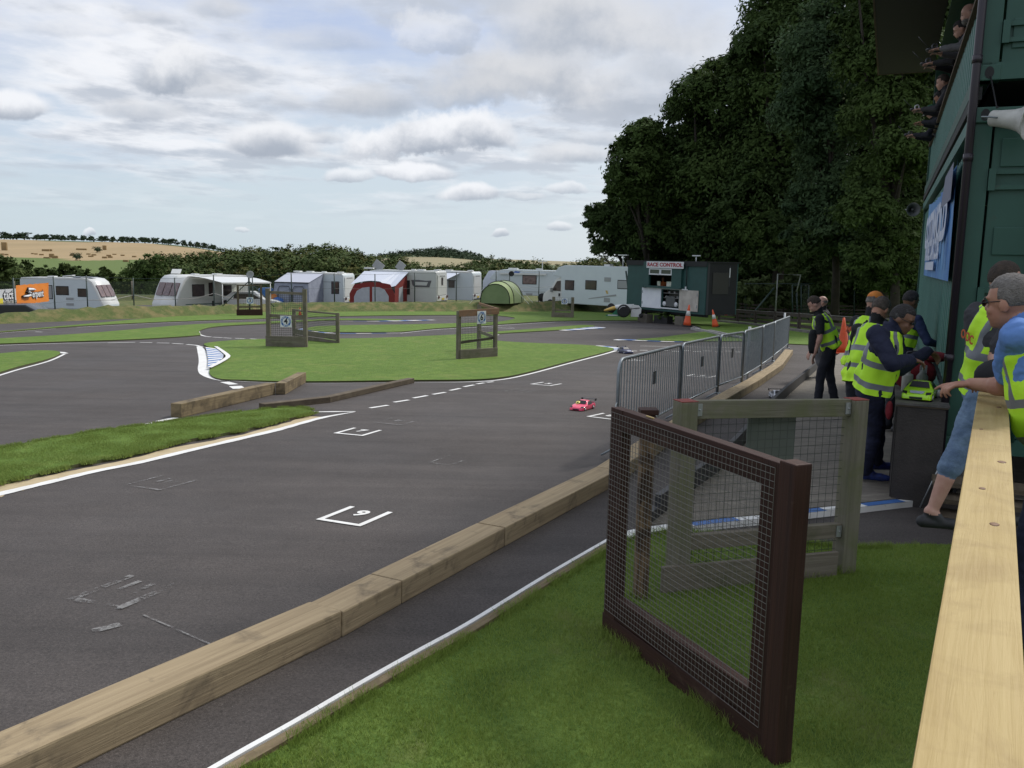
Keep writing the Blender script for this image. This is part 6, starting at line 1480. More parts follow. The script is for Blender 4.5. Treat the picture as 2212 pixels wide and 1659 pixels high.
p = camp_xy(778, 61); t = thing('motor_scooter', 'dark motor scooter parked between the two caravans', 'scooter', p)
b = MB(); b.ball((0, 0, .7), (.6, .3, .4), 12, 8); b.build('body', m_rub, t); b = MB(); b.box((-.2, 0, 1.1), (.3, .3, .2)); b.build('seat', m_rub, t)
for x in (-.55, .55): b = MB(); b.lathe([(.001, -.06), (.27, -.06), (.27, .06), (.001, .06)], 14, M=Matrix.Translation((x, 0, .27))@Matrix.Rotation(R(90), 4, 'X')); b.build('wheel', m_rub, t)
# ---------------- perimeter fence on the bank
m_fp = mat('fence_post', (.022, .045, .038), rough=.5)
pp_ = [(28, 600), (115, 597), (186, 595), (287, 600), (377, 600), (461, 594), (545, 596), (629, 590), (722, 590), (810, 592), (896, 589), (986, 587), (1072, 583), (1165, 586), (1251, 582)]
t = None; tops = []
for (x, yt) in pp_:
    Y = 48.0
    for _ in range(12):
        X = (x-1106)/F*Y; Y = float(footY(X))+3.4
    q = P(x, yt, Y); base = Vector((q.x, Y, Tz(q.x, Y)-.1))
    if t is None: t = thing('perimeter_fence', 'dark green wire fence with tall thin posts along the top of the bank', 'fence', base)
    b = MB(); b.tube([base, q], .035, 6); b.build('post', m_fp, t, world=True); tops.append((q, base))
for fz, r_ in ((.98, .008), (.05, .008), (.5, .006)):
    b = MB()
    for i in range(len(tops)-1): b.tube([tops[i][1].lerp(tops[i][0], fz), tops[i+1][1].lerp(tops[i+1][0], fz)], r_, 4)
    b.build('wire', m_fp, t, world=True)
b = MB()
for i in range(2, 6):
    a, c = tops[i][1].lerp(tops[i][0], .62 if i % 2 else .5), tops[i+1][1].lerp(tops[i+1][0], .5 if i % 2 else .62); b.tube([a, (a+c)/2-Vector((0, 0, .15)), c], .018, 5)
b.build('rope', mat('rope', (.5, .48, .42), rough=.9), t, world=True)
gy = thing('guy_ropes', 'thin pale guy ropes pegged out round the dome tent', 'guy ropes', pT)
for (a_, c_) in (((-1.0, -1.6, 1.0), (-1.9, -2.2, 0)), ((.9, -.8, 1.1), (2.0, -1.4, 0)), ((1.2, .6, 1.2), (2.3, .4, 0))):
    b = MB(); b.tube([pT+Vector(a_), pT+Vector(c_)], .012, 4); b.build('rope', m_cream, gy, world=True)
# leaning post by the cabin
base = P(1363, 668, 47); q = P(1352, 585, 47); b = MB(); b.tube([base, q], .05, 7); t_ = thing('leaning_post', 'dark post leaning against the left side of the cabin', 'post', base); b.build('shaft', m_fp, t_, world=True)
# boundary fence behind the camp
t = thing('boundary_fence', 'mesh fence on wooden posts behind the caravans', 'fence', (-20, 88, Tz(-20, 88)))
m_fm = mat('fence_mesh', (.05, .065, .045), rough=.9, alpha=.42); prev = None
for x in np.arange(-60, 12, 3.0):
    z = Tz(x, 88); b = MB(); b.tube([(x, 88, z-.1), (x, 88, z+1.9)], .07, 6); b.build('post', wd_grey, t, world=True)
b = MB(); xs = np.arange(-60, 12.1, 3.0)
b.add([(x, 88.1, Tz(x, 88)+h) for x in xs for h in (0, 1.85)], [(2*i, 2*i+2, 2*i+3, 2*i+1) for i in range(len(xs)-1)]); b.build('mesh', m_fm, t, world=True, fixn=False)
# pole with horn behind stand 3, and pole beyond the red awning
for (x, y0, y1, lab, guy) in ((537.6, 662, 594, 'black pole with a round horn speaker and guy wires behind stand 3', True), (1101, 645, 592, 'thin dark pole with a round horn speaker near the green tent', False)):
    X = (x-1106)/F*50; Y = float(footY(X))+3.0; q = P(x, y1, Y); zb_ = Tz(q.x, Y)-.1
    if not guy: q = P(1101, y1, Y)
    t = thing('speaker_pole', lab, 'pole', (q.x, Y, zb_)); b = MB(); b.tube([(q.x, Y, zb_), (q.x, Y, q.z)], .05 if guy else .03, 7); b.build('pole', m_fp, t, world=True)
    b = MB(); b.lathe([(.05, -.12), (.07, 0), (.12, .06), (.19, .10), (.17, .10), (.06, .02)], 16, M=Matrix.Translation((q.x+.12, Y-.1, q.z))@Matrix.Rotation(R(75), 4, 'X')); b.build('horn', m_grp if guy else m_rub, t, world=True)
    if guy:
        for s in (-1, 1): b = MB(); b.tube([(q.x, Y, q.z-.3), (q.x+s*1.3, Y-.2, zb_+.6)], .025, 5); b.build('guy_wire', m_fp, t, world=True)
# ---------------- banners on the fence
def fbanner(name, label, pts, m, builder):
    a, c = pts; d = Vector((c.x-a.x, c.y-a.y, 0)); L_ = d.length
    M = Matrix.Translation(Vector((a.x, a.y, a.z)))@Matrix.Rotation(math.atan2(d.y, d.x), 4, 'Z')
    return thing(name, label, 'banner', M=M), L_
YB = 33.5
def onfence(x, y):
    Y = 36.0
    for _ in range(12): X = (x-1106)/F*Y; Y = float(footY(X))+3.2
    return P(x, y, Y)
a = onfence(51.5, 660); c = onfence(158*.96, 660)
a = onfence((36.5), 660); c = onfence(107, 659)
top = onfence(80, 619); hB = top.z-onfence(80, 660).z
t, L_ = fbanner('fence_banner', 'orange banner with white cartoon lettering tied to the fence', (a, c), None, None)
m_or = mat('banner_orange', (.80, .25, .025), (.74, .22, .02), 2, .5)
b = MB(); vs = []; fs = []
for i in range(13):
    for j in range(5): x = L_*i/12; z = hB*j/4; vs.append((x, .02*math.sin(x*6+j), z+(.02*math.sin(x*8) if j in (0, 4) else 0)))
for i in range(12):
    for j in range(4): k = i*5+j; fs.append((k, k+5, k+6, k+1))
b.add(vs, fs, smooth=True); sh = b.build('sheet', m_or, t, fixn=False)
m_bk = mat('ink_black', (.012, .012, .015), rough=.5); m_wk = mat('ink_white', (.75, .76, .78), rough=.5)
# letters: dark outline layer, then white
def outlined(par, s_, size, x, z, squash=1.0, ob_=.030, ib=.012, y=-.035):
    b = MB(); textmesh(b, s_, size, Matrix.Translation((x, y, z))@FACE, ext=.001, bold=ob_, squash=squash); b.build('outline_lettering', m_bk, par, fixn=False)
    b = MB(); textmesh(b, s_, size, Matrix.Translation((x, y-.008, z))@FACE, ext=.001, bold=ib, squash=squash); b.build('lettering', m_wk, par, fixn=False)
outlined(sh, 'erpent', hB*.50, L_*.62, hB*.47, 1.12, .045, .012)
b = MB(); b.tube([(L_*.14, -.04, hB*.42), (L_*.25, -.04, hB*.42), (L_*.36, -.04, hB*.44), (L_*.37, -.04, hB*.56), (L_*.27, -.04, hB*.66), (L_*.32, -.04, hB*.76), (L_*.45, -.04, hB*.74), (L_*.54, -.04, hB*.70)], [.05, .085, .09, .085, .09, .10, .085, .03], 8); b.build('snake_outline', m_bk, sh)
b = MB(); b.tube([(L_*.15, -.10, hB*.42), (L_*.25, -.10, hB*.42), (L_*.355, -.10, hB*.44), (L_*.365, -.10, hB*.56), (L_*.275, -.10, hB*.66), (L_*.32, -.10, hB*.76), (L_*.45, -.10, hB*.74), (L_*.52, -.10, hB*.71)], [.03, .055, .06, .055, .06, .07, .055, .02], 8); b.build('snake', m_wk, sh)
a = onfence(-60, 668); c = onfence(36, 662); hW = onfence(20, 619.5).z-onfence(20, 655).z
t, L_ = fbanner('fence_banner', 'white banner ending in the letters tact, cut off by the left edge', (a, c), None, None)
b = MB(); b.box((L_/2, .0, hW/2), (L_, .01, hW)); sh = b.build('sheet', mat('banner_w', (.55, .56, .58), (.62, .63, .65), 3, .5), t)
outlined(sh, 'tact', hW*.72, L_*.80, hW*.62, 1.0, .05, .015)
b = MB(); b.box((L_*.80, -.02, hW*.16), (L_*.4, .01, hW*.26)); b.build('picture_strip', mat('strip_mix', (.10, .10, .09), (.42, .42, .38), 14, .6, contrast=(.45, .55)), sh)
b = MB(); b.box((L_*.61, -.028, hW*.28), (.45, .01, .3)); b.build('yellow_patch', mat('patch_y', (.7, .6, .05), rough=.5), sh)
p = onfence(-150, 668); p.y += 5.5; p.z = Tz(p.x, p.y); t = thing('parked_car', 'dark car behind the white banner at the left edge', 'car', M=Matrix.Translation(p)@Matrix.Rotation(R(190), 4, 'Z'))
b = MB(); b.prism([(-2.1, .35), (-2.1, 1.0), (-1.7, 1.1), (-1.0, 1.5), (.5, 1.5), (1.1, 1.05), (1.9, .95), (2.0, .35)], -.8, .8, axis='y', smooth_side=True); b.build('body', mat('car_dark', (.03, .035, .04), rough=.25), t, bevel=.06)
for x in (-1.4, 1.3):
    for y in (-.75, .75): b = MB(); b.lathe([(.001, -.1), (.3, -.1), (.3, .1), (.001, .1)], 16, M=Matrix.Translation((x, y, .3))@Matrix.Rotation(R(90), 4, 'X')); b.build('wheel', m_rub, t)
# ================================================================ PEOPLE
def cloth(name, c, c2=None, bump=.5, bs=9, rough=.85): return mat(name, c, c2 or tuple(v*.75 for v in c), 6, rough, bump=bump, bs=bs)
sk_a = mat('skin_tan', (.42, .22, .145), (.36, .17, .115), 14, .5, spec=.35); sk_b = mat('skin_fair', (.52, .31, .24), (.46, .25, .19), 14, .5, spec=.35); sk_c = mat('skin_brown', (.20, .105, .065), (.16, .08, .05), 14, .5, spec=.35)
m_hv = mat('hi_vis', (.60, 1.0, .035), (.50, .90, .03), 3, .7, bump=.35, bs=7); m_ref = mat('reflective_tape', (.20, .215, .24), (.17, .18, .20), 8, .45, bump=.2, bs=9)
cl_navy = cloth('navy', (.012, .016, .045)); cl_black = cloth('black_cloth', (.012, .012, .015)); cl_blue = cloth('sky_blue', (.13, .27, .62), (.12, .24, .56)); cl_char = cloth('charcoal', (.045, .045, .052)); cl_denim = mat('denim', (.17, .25, .36), (.10, .155, .25), 9, .9, bump=.6, bs=16)
cl_orange = cloth('orange_shirt', (.70, .20, .06)); cl_grey = cloth('grey_cloth', (.14, .14, .15)); cl_dk = cloth('dark_trouser', (.016, .018, .028)); cl_white = cloth('white_shirt', (.5, .5, .5))
m_shoe = mat('shoe_dark', (.03, .033, .036), (.02, .02, .022), 12, .6); m_shoeb = mat('shoe_blue', (.02, .045, .22), (.015, .02, .07), 30, .55)
hr_grey = mat('hair_grey', (.27, .25, .23), (.12, .105, .095), 26, .8, bump=1.0, bs=90, contrast=(.3, .7)); hr_brown = mat('hair_brown', (.075, .052, .038), (.035, .026, .02), 26, .8, bump=1.0, bs=90); hr_black = mat('hair_black', (.025, .022, .022), (.09, .088, .088), 20, .7, bump=1.0, bs=90, contrast=(.55, .75)); hr_mix = mat('hair_greybrown', (.13, .105, .085), (.065, .05, .042), 26, .8, bump=1.0, bs=90)
def cap_mesh(b, p0, p1, r0_, r1_, n=14):
    p0 = Vector(p0); p1 = Vector(p1); a = p1-p0; L_ = max(a.length, 1e-4); a = a/L_
    q = Vector((0, 0, 1)) if abs(a.z) < .9 else Vector((1, 0, 0)); s = a.cross(q).normalized(); u = s.cross(a)
    rings = []
    for k in range(5):
        t = math.pi/2*(k+.15)/5; rings.append((p0-a*r0_*math.cos(t), r0_*math.sin(t)))
    for k in range(5): rings.append((p0.lerp(p1, k/4), r0_+(r1_-r0_)*k/4))
    for k in range(4, -1, -1):
        t = math.pi/2*(k+.15)/5; rings.append((p1+a*r1_*math.cos(t), r1_*math.sin(t)))
    b.loft([[c+(s*math.cos(2*math.pi*i/n)+u*math.sin(2*math.pi*i/n))*r for i in range(n)] for c, r in rings])
def ell_mesh(b, c, fr_, r, nu=16, nv=10):
    """fr_=(side, fwd, up) unit vectors; r radii in that frame"""
    rings = []
    for i in range(nv+1):
        t = math.pi*i/nv; t = min(max(t, .05), math.pi-.05)
        rings.append([Vector(c)+fr_[0]*r[0]*math.sin(t)*math.cos(2*math.pi*k/nu)+fr_[1]*r[1]*math.sin(t)*math.sin(2*math.pi*k/nu)-fr_[2]*r[2]*math.cos(t) for k in range(nu)])
    b.loft(rings)
def remeshed(name, b, vox, prims, mats, parent, wob=.003, smooth=4, world=True):
    tmp = b.build('tmp', [], None, fixn=True) if False else None
    me = bpy.data.meshes.new('tmp'); me.from_pydata(b.v, [], b.f); me.update()
    o = bpy.data.objects.new('tmp', me); col.objects.link(o)
    r_ = o.modifiers.new('r', 'REMESH'); r_.mode = 'VOXEL'; r_.voxel_size = vox; r_.use_smooth_shade = True
    s_ = o.modifiers.new('s', 'SMOOTH'); s_.iterations = smooth; s_.factor = .5
    bpy.context.view_layer.update()
    m2 = bpy.data.meshes.new_from_object(o.evaluated_get(bpy.context.evaluated_depsgraph_get())); m2.name = name
    bpy.data.objects.remove(o); bpy.data.meshes.remove(me)
    n = len(m2.vertices); V = np.zeros(n*3); m2.vertices.foreach_get('co', V); V = V.reshape(-1, 3)
    nf = len(m2.polygons); Cc = np.zeros(nf*3); m2.polygons.foreach_get('center', Cc); Cc = Cc.reshape(-1, 3)
    best = np.full(nf, 1e9); mi = np.zeros(nf, int)
    for (p0, p1, r0_, r1_, k) in prims:
        p0 = np.array(p0); p1 = np.array(p1); d = p1-p0; L2 = max(d@d, 1e-9); t = np.clip(((Cc-p0)@d)/L2, 0, 1)
        dist = np.linalg.norm(Cc-(p0+t[:, None]*d), axis=1)-(r0_+(r1_-r0_)*t)
        w_ = dist < best; best[w_] = dist[w_]; mi[w_] = k
    # folds in the clothing only
    Nn = np.zeros(n*3); m2.vertices.foreach_get('normal', Nn); Nn = Nn.reshape(-1, 3)
    isc = np.zeros(n, bool)
    for p_ in m2.polygons:
        if mi[p_.index] in (1, 2): isc[list(p_.vertices)] = True
    ids = np.nonzero(isc)[0]
    nz_ = np.array([mnoise.noise(Vector((V[i, 0]*7, V[i, 1]*7, V[i, 2]*13)))*.010+abs(mnoise.noise(Vector((V[i, 0]*17, V[i, 1]*17, V[i, 2]*24))))*.008-.002 for i in ids])
    V[ids] += Nn[ids]*nz_[:, None]; m2.vertices.foreach_set('co', V.ravel())
    if parent is not None:
        I = np.array(wm(parent).inverted()); V = V@I[:3, :3].T+I[:3, 3]; m2.vertices.foreach_set('co', V.ravel())
    m2.materials.clear()
    for m_ in mats: m2.materials.append(m_)
    m2.polygons.foreach_set('material_index', mi); m2.polygons.foreach_set('use_smooth', np.ones(nf, bool)); m2.update()
    ob = bpy.data.objects.new(name, m2); col.objects.link(ob)
    if parent is not None: ob.parent = parent; WM[ob.name] = wm(parent).copy(); KIDS.setdefault(parent.name, []).append(ob)
    return ob
def ik(a, c, l1, l2, hint):
    a = Vector(a); c = Vector(c); d = c-a; L_ = d.length
    if L_ > (l1+l2)*.995: c = a+d*((l1+l2)*.995/L_); d = c-a; L_ = d.length
    x = (l1*l1-l2*l2+L_*L_)/(2*L_); h = math.sqrt(max(l1*l1-x*x, 0)); dn = d/L_; hp_ = Vector(hint); hp_ = hp_-dn*hp_.dot(dn)
    if hp_.length < 1e-4: hp_ = Vector((0, 0, 1))
    return a+dn*x+hp_.normalized()*h, c
def hand(b, prims, wr, dirv, palm_n, s=1.0, curl=.6, k=0, spread=.05, side=1, idx=None):
    """palm + five fingers; dirv along the fingers, palm_n out of the palm, side=+1/-1 thumb side"""
    f = Vector(dirv).normalized(); nrm = Vector(palm_n); nrm = (nrm-f*nrm.dot(f)).normalized(); sd_ = f.cross(nrm)*side
    pc = wr+f*.045*s
    ell_mesh(b, pc, (sd_, f, nrm), (.040*s, .058*s, .017*s)); prims.append((tuple(wr), tuple(wr+f*.09*s), .03*s, .03*s, k))
    for i, (off, ln) in enumerate(((-.030, .062), (-.010, .078), (.011, .084), (.031, .072))):
        base = wr+f*.088*s+sd_*off*s-(Vector((0, 0, 0))); c_ = curl*(1.0-.15*i) if idx is None else idx[i]
        d0 = (f*math.cos(c_*.45)+nrm*math.sin(c_*.45)+sd_*(off*spread*20)).normalized(); p1 = base+d0*ln*.45*s
        d1 = (f*math.cos(c_*1.1)+nrm*math.sin(c_*1.1)+sd_*(off*spread*20)).normalized(); p2 = p1+d1*ln*.32*s
        d2 = (f*math.cos(c_*1.7)+nrm*math.sin(c_*1.7)).normalized(); p3 = p2+d2*ln*.26*s
        for (q0, q1, r_) in ((base-f*.01*s, p1, .0095), (p1, p2, .0088), (p2, p3, .0078)):
            cap_mesh(b, q0, q1, r_*s, r_*.93*s, 10); prims.append((tuple(q0), tuple(q1), r_*s, r_*s, k))
    tb = wr+f*.03*s+sd_*.032*s; t1 = tb+(f*.6+sd_*.75+nrm*.3).normalized()*.04*s; t2 = t1+(f*.85+sd_*.3+nrm*.3).normalized()*.032*s
    cap_mesh(b, tb, t1, .0125*s, .011*s, 10); cap_mesh(b, t1, t2, .0108*s, .009*s, 10); prims.append((tuple(tb), tuple(t2), .012*s, .01*s, k))
def person(label, J, h=1.75, vox=.012, skin=sk_b, top=cl_black, legs=cl_dk, shoe=m_shoe, sleeve='long', shorts=False, vest=True, hair=hr_brown, bald=False, cap=None, glasses=False,
           belly=0.0, hl=None, hr=None, vestlen=-.10, arm=1.0, vw=.165, face=True, group=None, hair_len=.0, beard=None, text=None, facing=None):
    s = h/1.75; V_ = {k: Vector(v) for k, v in J.items()}
    pel, nk, hd = V_['pel'], V_['neck'], V_['head']; hf = V_['hf'].normalized()
    base = J.get('base', None); base = Vector(base) if base is not None else Vector((pel.x, pel.y, gz(pel.y)))
    t = thing('person', label, 'person', base, group=group)
    lat = (V_['shR']-V_['shL']); lat.normalize(); hl_ = (V_['hiR']-V_['hiL']).normalized()
    b = MB(); prims = []
    # torso
    axis = (nk-pel); TL = axis.length; mid = pel.lerp(nk, .5)+V_.get('bend', Vector((0, 0, 0)))
    def curve(t_):
        if t_ < 0: return pel+(mid-pel)*2*t_
        if t_ > 1: return nk+(nk-mid).normalized()*(t_-1)*TL
        return pel*((1-t_)**2)+mid*(2*t_*(1-t_))*1.0+nk*(t_**2)
    def tang(t_): return (curve(t_+.03)-curve(t_-.03)).normalized()
    def fr(t_):
        u = tang(t_); l_ = hl_.lerp(lat, min(max(t_, 0), 1)); l_ = (l_-u*l_.dot(u)).normalized(); f_ = u.cross(l_); return l_, f_, u
    prof = [(-.16, .150, .110), (-.06, .178, .130), (.06, .176, .132), (.22, .165+belly*.3, .125+belly), (.40, .165+belly*.3, .128+belly*.8), (.58, .172, .132), (.72, .186, .130), (.84, .178, .112), (.93, .125, .085), (1.0, .070, .064), (1.08, .056, .058)]
    def ring(t_, a_, d_, n=24, off=0.0, foff=0.0):
        l_, f_, u = fr(t_); c = curve(t_)+f_*foff; return [c+l_*(a_+off)*s*math.cos(2*math.pi*k/n)*(1.0)+f_*(d_+off)*s*math.sin(2*math.pi*k/n) for k in range(n)]
    b.loft([ring(t_, a_, d_, foff=belly*.5*max(0, 1-abs(t_-.3)*3)) for (t_, a_, d_) in prof])
    for i in range(4): prims.append((tuple(curve(-.1+i*.25)), tuple(curve(.15+i*.25)), .15*s, .15*s, 1))
    prims.append((tuple(curve(.75)+lat*.1*s), tuple(curve(.8)-lat*.1*s), .1*s, .1*s, 1))
    prims.append((tuple(curve(-.15)), tuple(curve(-.04)), .16*s, .165*s, 2))
    # head
    u_ = (hd-nk).normalized(); u_ = (Vector((0, 0, 1))*.6+u_*.4 if 'hu' not in V_ else V_['hu']).normalized(); sid = hf.cross(u_).normalized(); u_ = sid.cross(hf).normalized()
    H_ = lambda a_, c_, e_: hd+(sid*a_+hf*c_+u_*e_)*s*.95
    cap_mesh(b, curve(.95), H_(0, -.025, -.055), .060*s, .056*s); prims.append((tuple(curve(1.03)), tuple(hd), .055*s, .06*s, 0))
    ell_mesh(b, H_(0, -.012, .022), (sid, hf, u_), (.078*s, .098*s, .100*s)); ell_mesh(b, H_(0, .022, -.045), (sid, hf, u_), (.062*s, .075*s, .078*s))
    ell_mesh(b, H_(0, .060, -.098), (sid, hf, u_), (.030*s, .028*s, .022*s)); ell_mesh(b, H_(0, .094, -.022), (sid, hf, u_), (.013*s, .020*s, .020*s), 10, 6); ell_mesh(b, H_(0, .084, .002), (sid, hf, u_), (.010*s, .014*s, .024*s), 10, 6)
    for q in (-1, 1): ell_mesh(b, H_(q*.081, -.012, -.018), (sid, hf, u_), (.012*s, .021*s, .032*s), 10, 6); ell_mesh(b, H_(q*.032, .074, .026), (sid, hf, u_), (.026*s, .014*s, .009*s), 10, 6); ell_mesh(b, H_(q*.040, .058, -.035), (sid, hf, u_), (.024*s, .026*s, .024*s), 10, 6)
    ell_mesh(b, H_(0, .085, -.062), (sid, hf, u_), (.024*s, .014*s, .011*s), 10, 6)
    prims.append((tuple(H_(0, 0, .03)), tuple(H_(0, .03, -.08)), .1*s, .07*s, 0))
    # arms
    for S_ in ('L', 'R'):
        sh, el, wr = V_['sh'+S_], V_['el'+S_], V_['wr'+S_]; so_ = 0
        thick = 1.12 if sleeve == 'long' else 1.0
        cap_mesh(b, sh-(sh-curve(.8))*.25, sh, .070*s*arm, .066*s*arm)
        if sleeve == 'short':
            m_ = sh.lerp(el, .68); cap_mesh(b, sh, m_, .066*s*arm, .066*s*arm); prims.append((tuple(sh), tuple(m_), .068*s*arm, .070*s*arm, 1)); cap_mesh(b, m_-(m_-sh)*.1, el, .046*s*arm, .041*s*arm); prims.append((tuple(m_+(el-m_)*.12), tuple(el), .044*s*arm, .041*s*arm, 0))
            cap_mesh(b, el, wr, .041*s*arm, .028*s*arm); prims.append((tuple(el), tuple(wr), .041*s*arm, .028*s*arm, 0)); e2 = el.lerp(wr, .25); cap_mesh(b, el, e2, .043*s*arm, .044*s*arm)
        else:
            cap_mesh(b, sh, el, .064*s*arm, .053*s*arm); cap_mesh(b, el, el.lerp(wr, .93), .053*s*arm, .040*s*arm); prims.append((tuple(sh), tuple(el), .066*s*arm, .056*s*arm, 1)); prims.append((tuple(el), tuple(el.lerp(wr, .93)), .055*s*arm, .043*s*arm, 1)); cap_mesh(b, el.lerp(wr, .8), wr, .028*s*arm, .026*s*arm)
            prims.append((tuple(el.lerp(wr, .97)), tuple(wr), .028*s*arm, .026*s*arm, 0))
        hs = (hl if S_ == 'L' else hr) or {}
        dv = Vector(hs.get('dir', (wr-el))); nv_ = Vector(hs.get('n', (0, 0, -1))); hand(b, prims, wr, dv, nv_, s, hs.get('curl', .7), 0, side=hs.get('side', 1), idx=hs.get('idx'))
    # legs
    for S_ in ('L', 'R'):
        hi, kn, an = V_['hi'+S_], V_['kn'+S_], V_['an'+S_]; tf = V_['to'+S_].normalized()
        cap_mesh(b, hi, kn, .096*s, .066*s); prims.append((tuple(hi), tuple(kn), .10*s, .07*s, 2))
        if shorts:
            m_ = kn.lerp(an, .30); cap_mesh(b, kn, m_, .074*s, .076*s); prims.append((tuple(kn), tuple(m_), .078*s, .080*s, 2)); c_ = kn.lerp(an, .38)
            cap_mesh(b, m_.lerp(kn, .3), c_, .050*s, .058*s); cap_mesh(b, c_, kn.lerp(an, .93), .058*s, .036*s); prims.append((tuple(m_.lerp(an, .06)), tuple(c_), .055*s, .056*s, 0)); prims.append((tuple(c_), tuple(an), .056*s, .036*s, 0))
        else:
            cap_mesh(b, kn, an, .068*s, .062*s); prims.append((tuple(kn), tuple(an), .07*s, .066*s, 2))
        heel = an+Vector((0, 0, -.045*s))-tf*.045*s; ball = an+tf*.13*s+Vector((0, 0, V_.get('fz'+S_, Vector((0, 0, -.055)))[2]*s)); toe = ball+tf*.06*s+Vector((0, 0, -.004))
        cap_mesh(b, heel, ball, .042*s, .036*s); cap_mesh(b, ball, toe, .038*s, .028*s); cap_mesh(b, an+Vector((0, 0, .02*s)), an+Vector((0, 0, -.03*s))+tf*.05*s, .044*s, .040*s)
        prims.append((tuple(heel), tuple(toe), .045*s, .04*s, 3)); prims.append((tuple(an+Vector((0, 0, -.02*s))), tuple(ball), .046*s, .04*s, 3))
    body = remeshed('body', b, vox, prims, [skin, top, legs, shoe], t)
    # hair
    if not bald:
        bb = MB(); nu, nv = 28, 18; rings = []
        for i in range(nv+1):
            th = math.pi*i/nv; th = min(max(th, .03), math.pi-.03); rg = []
            for k in range(nu):
                ph = 2*math.pi*k/nu; x = math.sin(th)*math.cos(ph); y = math.sin(th)*math.sin(ph); z = -math.cos(th)
                keep = (z > .50-.15*abs(x)) or (y < .18 and z > -.42-.5*hair_len) or (y < .34 and abs(x) > .75 and z > -.05)
                nn = 1+.045*mnoise.noise(Vector((x*5+h*9, y*5, z*5)))
                q = (1.085 if keep else .90)*nn
                rg.append(H_(x*.080*q, -.012+y*.100*q, .022+z*.104*q))
            rings.append(rg)
        bb.loft(rings); bb.build('hair', hair, t, world=True)
    else:
        bb = MB(); rings = []
        for i in range(7):
            z = -.5+.55*i/6; rr = math.sqrt(max(0, 1-z*z))*1.05; rings.append([H_(rr*.079*math.cos(a_), -.012+rr*.1*math.sin(a_), .022+z*.1) for a_ in np.linspace(math.pi*.98, math.pi*2.02, 16)])
        bb.loft(rings, closed=False, cap=False); bb.build('hair', hair, t, world=True)
    if face:
        for q in (-1, 1):
            bb = MB(); ell_mesh(bb, H_(q*.031, .083, .004), (sid, hf, u_), (.012*s, .006*s, .0055*s), 10, 6); bb.build('eye', m_bk, t, world=True)
            bb = MB(); ell_mesh(bb, H_(q*.032, .088, .028), (sid, hf, u_), (.020*s, .005*s, .0045*s), 10, 6); bb.build('eyebrow', hair, t, world=True)
        bb = MB(); ell_mesh(bb, H_(0, .096, -.064), (sid, hf, u_), (.022*s, .004*s, .004*s), 10, 6); bb.build('mouth', mat('lips', (.22, .08, .06), rough=.6), t, world=True)
    if beard:
        bb = MB(); ell_mesh(bb, H_(0, .040, -.080), (sid, hf, u_), (.062*s, .062*s, .052*s)); bb.build('beard', beard, t, world=True)
    if glasses:
        bb = MB()
        for q in (-1, 1):
            pts = [H_(q*.034+.022*math.cos(a_), .098, .004+.016*math.sin(a_)) for a_ in np.linspace(0, 2*math.pi, 12)[:-1]]; bb.tube(pts, .0022*s, 5, closed=True)
            bb.tube([H_(q*.056, .096, .006), H_(q*.082, .0, .006)], .002*s, 5)
        bb.tube([H_(-.012, .10, .006), H_(.012, .10, .006)], .002*s, 5); g_ = bb.build('glasses', m_bk, t, world=True)
        bb = MB()
        for q in (-1, 1): ell_mesh(bb, H_(q*.034, .097, .004), (sid, hf, u_), (.021*s, .002*s, .015*s), 10, 6)
        bb.build('lens', mat('dark_lens', (.01, .01, .012), rough=.1), g_, world=True)
    if cap:
        bb = MB(); rings = []
        for i in range(8):
            e_ = i/7*math.pi/2; rings.append([H_(.086*math.cos(e_)*math.cos(a_), -.012+.107*math.cos(e_)*math.sin(a_), .045+.095*math.sin(e_)) for a_ in np.linspace(0, 2*math.pi, 24)[:-1]])
        bb.loft(rings); cp = bb.build('cap', cap[0], t, world=True)
        bb = MB(); rows = []
        for d_ in (0, .5, 1): rows.append([H_(.075*math.sin(a_)*(1-.15*d_), .07+.085*d_*math.cos(a_*.9)+(.02*math.cos(a_)), .052-.028*d_) for a_ in np.linspace(-1.2, 1.2, 9)])
        bb.loft(rows, closed=False, cap=False); bb.loft([[p-u_*.004 for p in r_] for r_ in rows], closed=False, cap=False); bb.build('peak', cap[1], cp, world=True)
    if vest:
        n = 40; bb = MB(); ts = np.linspace(vestlen, .985, 44); P1_ = np.array([p[0] for p in prof]); A_ = np.array([p[1] for p in prof]); D_ = np.array([p[2] for p in prof]); rings = []
        for t_ in ts:
            a_ = float(np.interp(t_, P1_, A_)); d_ = float(np.interp(t_, P1_, D_)); fl = .013+.030*max(0, (.25-t_))
            if t_ > .55: a_ = a_+(min(a_, vw if t_ < .9 else .125)-a_)*min(1, (t_-.55)/.12)
            if t_ > .93: a_ += .012; d_ += .008
            l_, f_, u = fr(t_); c = curve(t_)+f_*(belly*.5*max(0, 1-abs(t_-.3)*3)); rg = []
            for k in range(n):
                ph = 2*math.pi*k/n; wv = .010*math.sin(ph*5+t_*3+h*20)*(1.05-t_)+.006*math.sin(ph*9-t_*11)*(1.0-t_)+.020*mnoise.noise(Vector((math.cos(ph)*2.2, math.sin(ph)*2.2, t_*4+h*7)))
                rg.append(c+l_*(a_+fl+wv)*s*math.cos(ph)+f_*(d_+fl+wv)*s*math.sin(ph)-u*(.0))
            rings.append(rg)
        bb.loft(rings, cap=False)
        mi = []
        for i in range(len(rings)-1):
            tt = (ts[i]+ts[i+1])/2
            for k in range(n):
                ph = 2*math.pi*(k+.5)/n; cx_ = abs(math.cos(ph))
                band = (.06 < tt < .155) or (.40 < tt < .50) or (tt >= .5 and .40 < cx_ < .66)
                mi.append(1 if band else 0)
        bb.mi = mi; vo = bb.build('vest', [m_hv, m_ref], t, world=True)
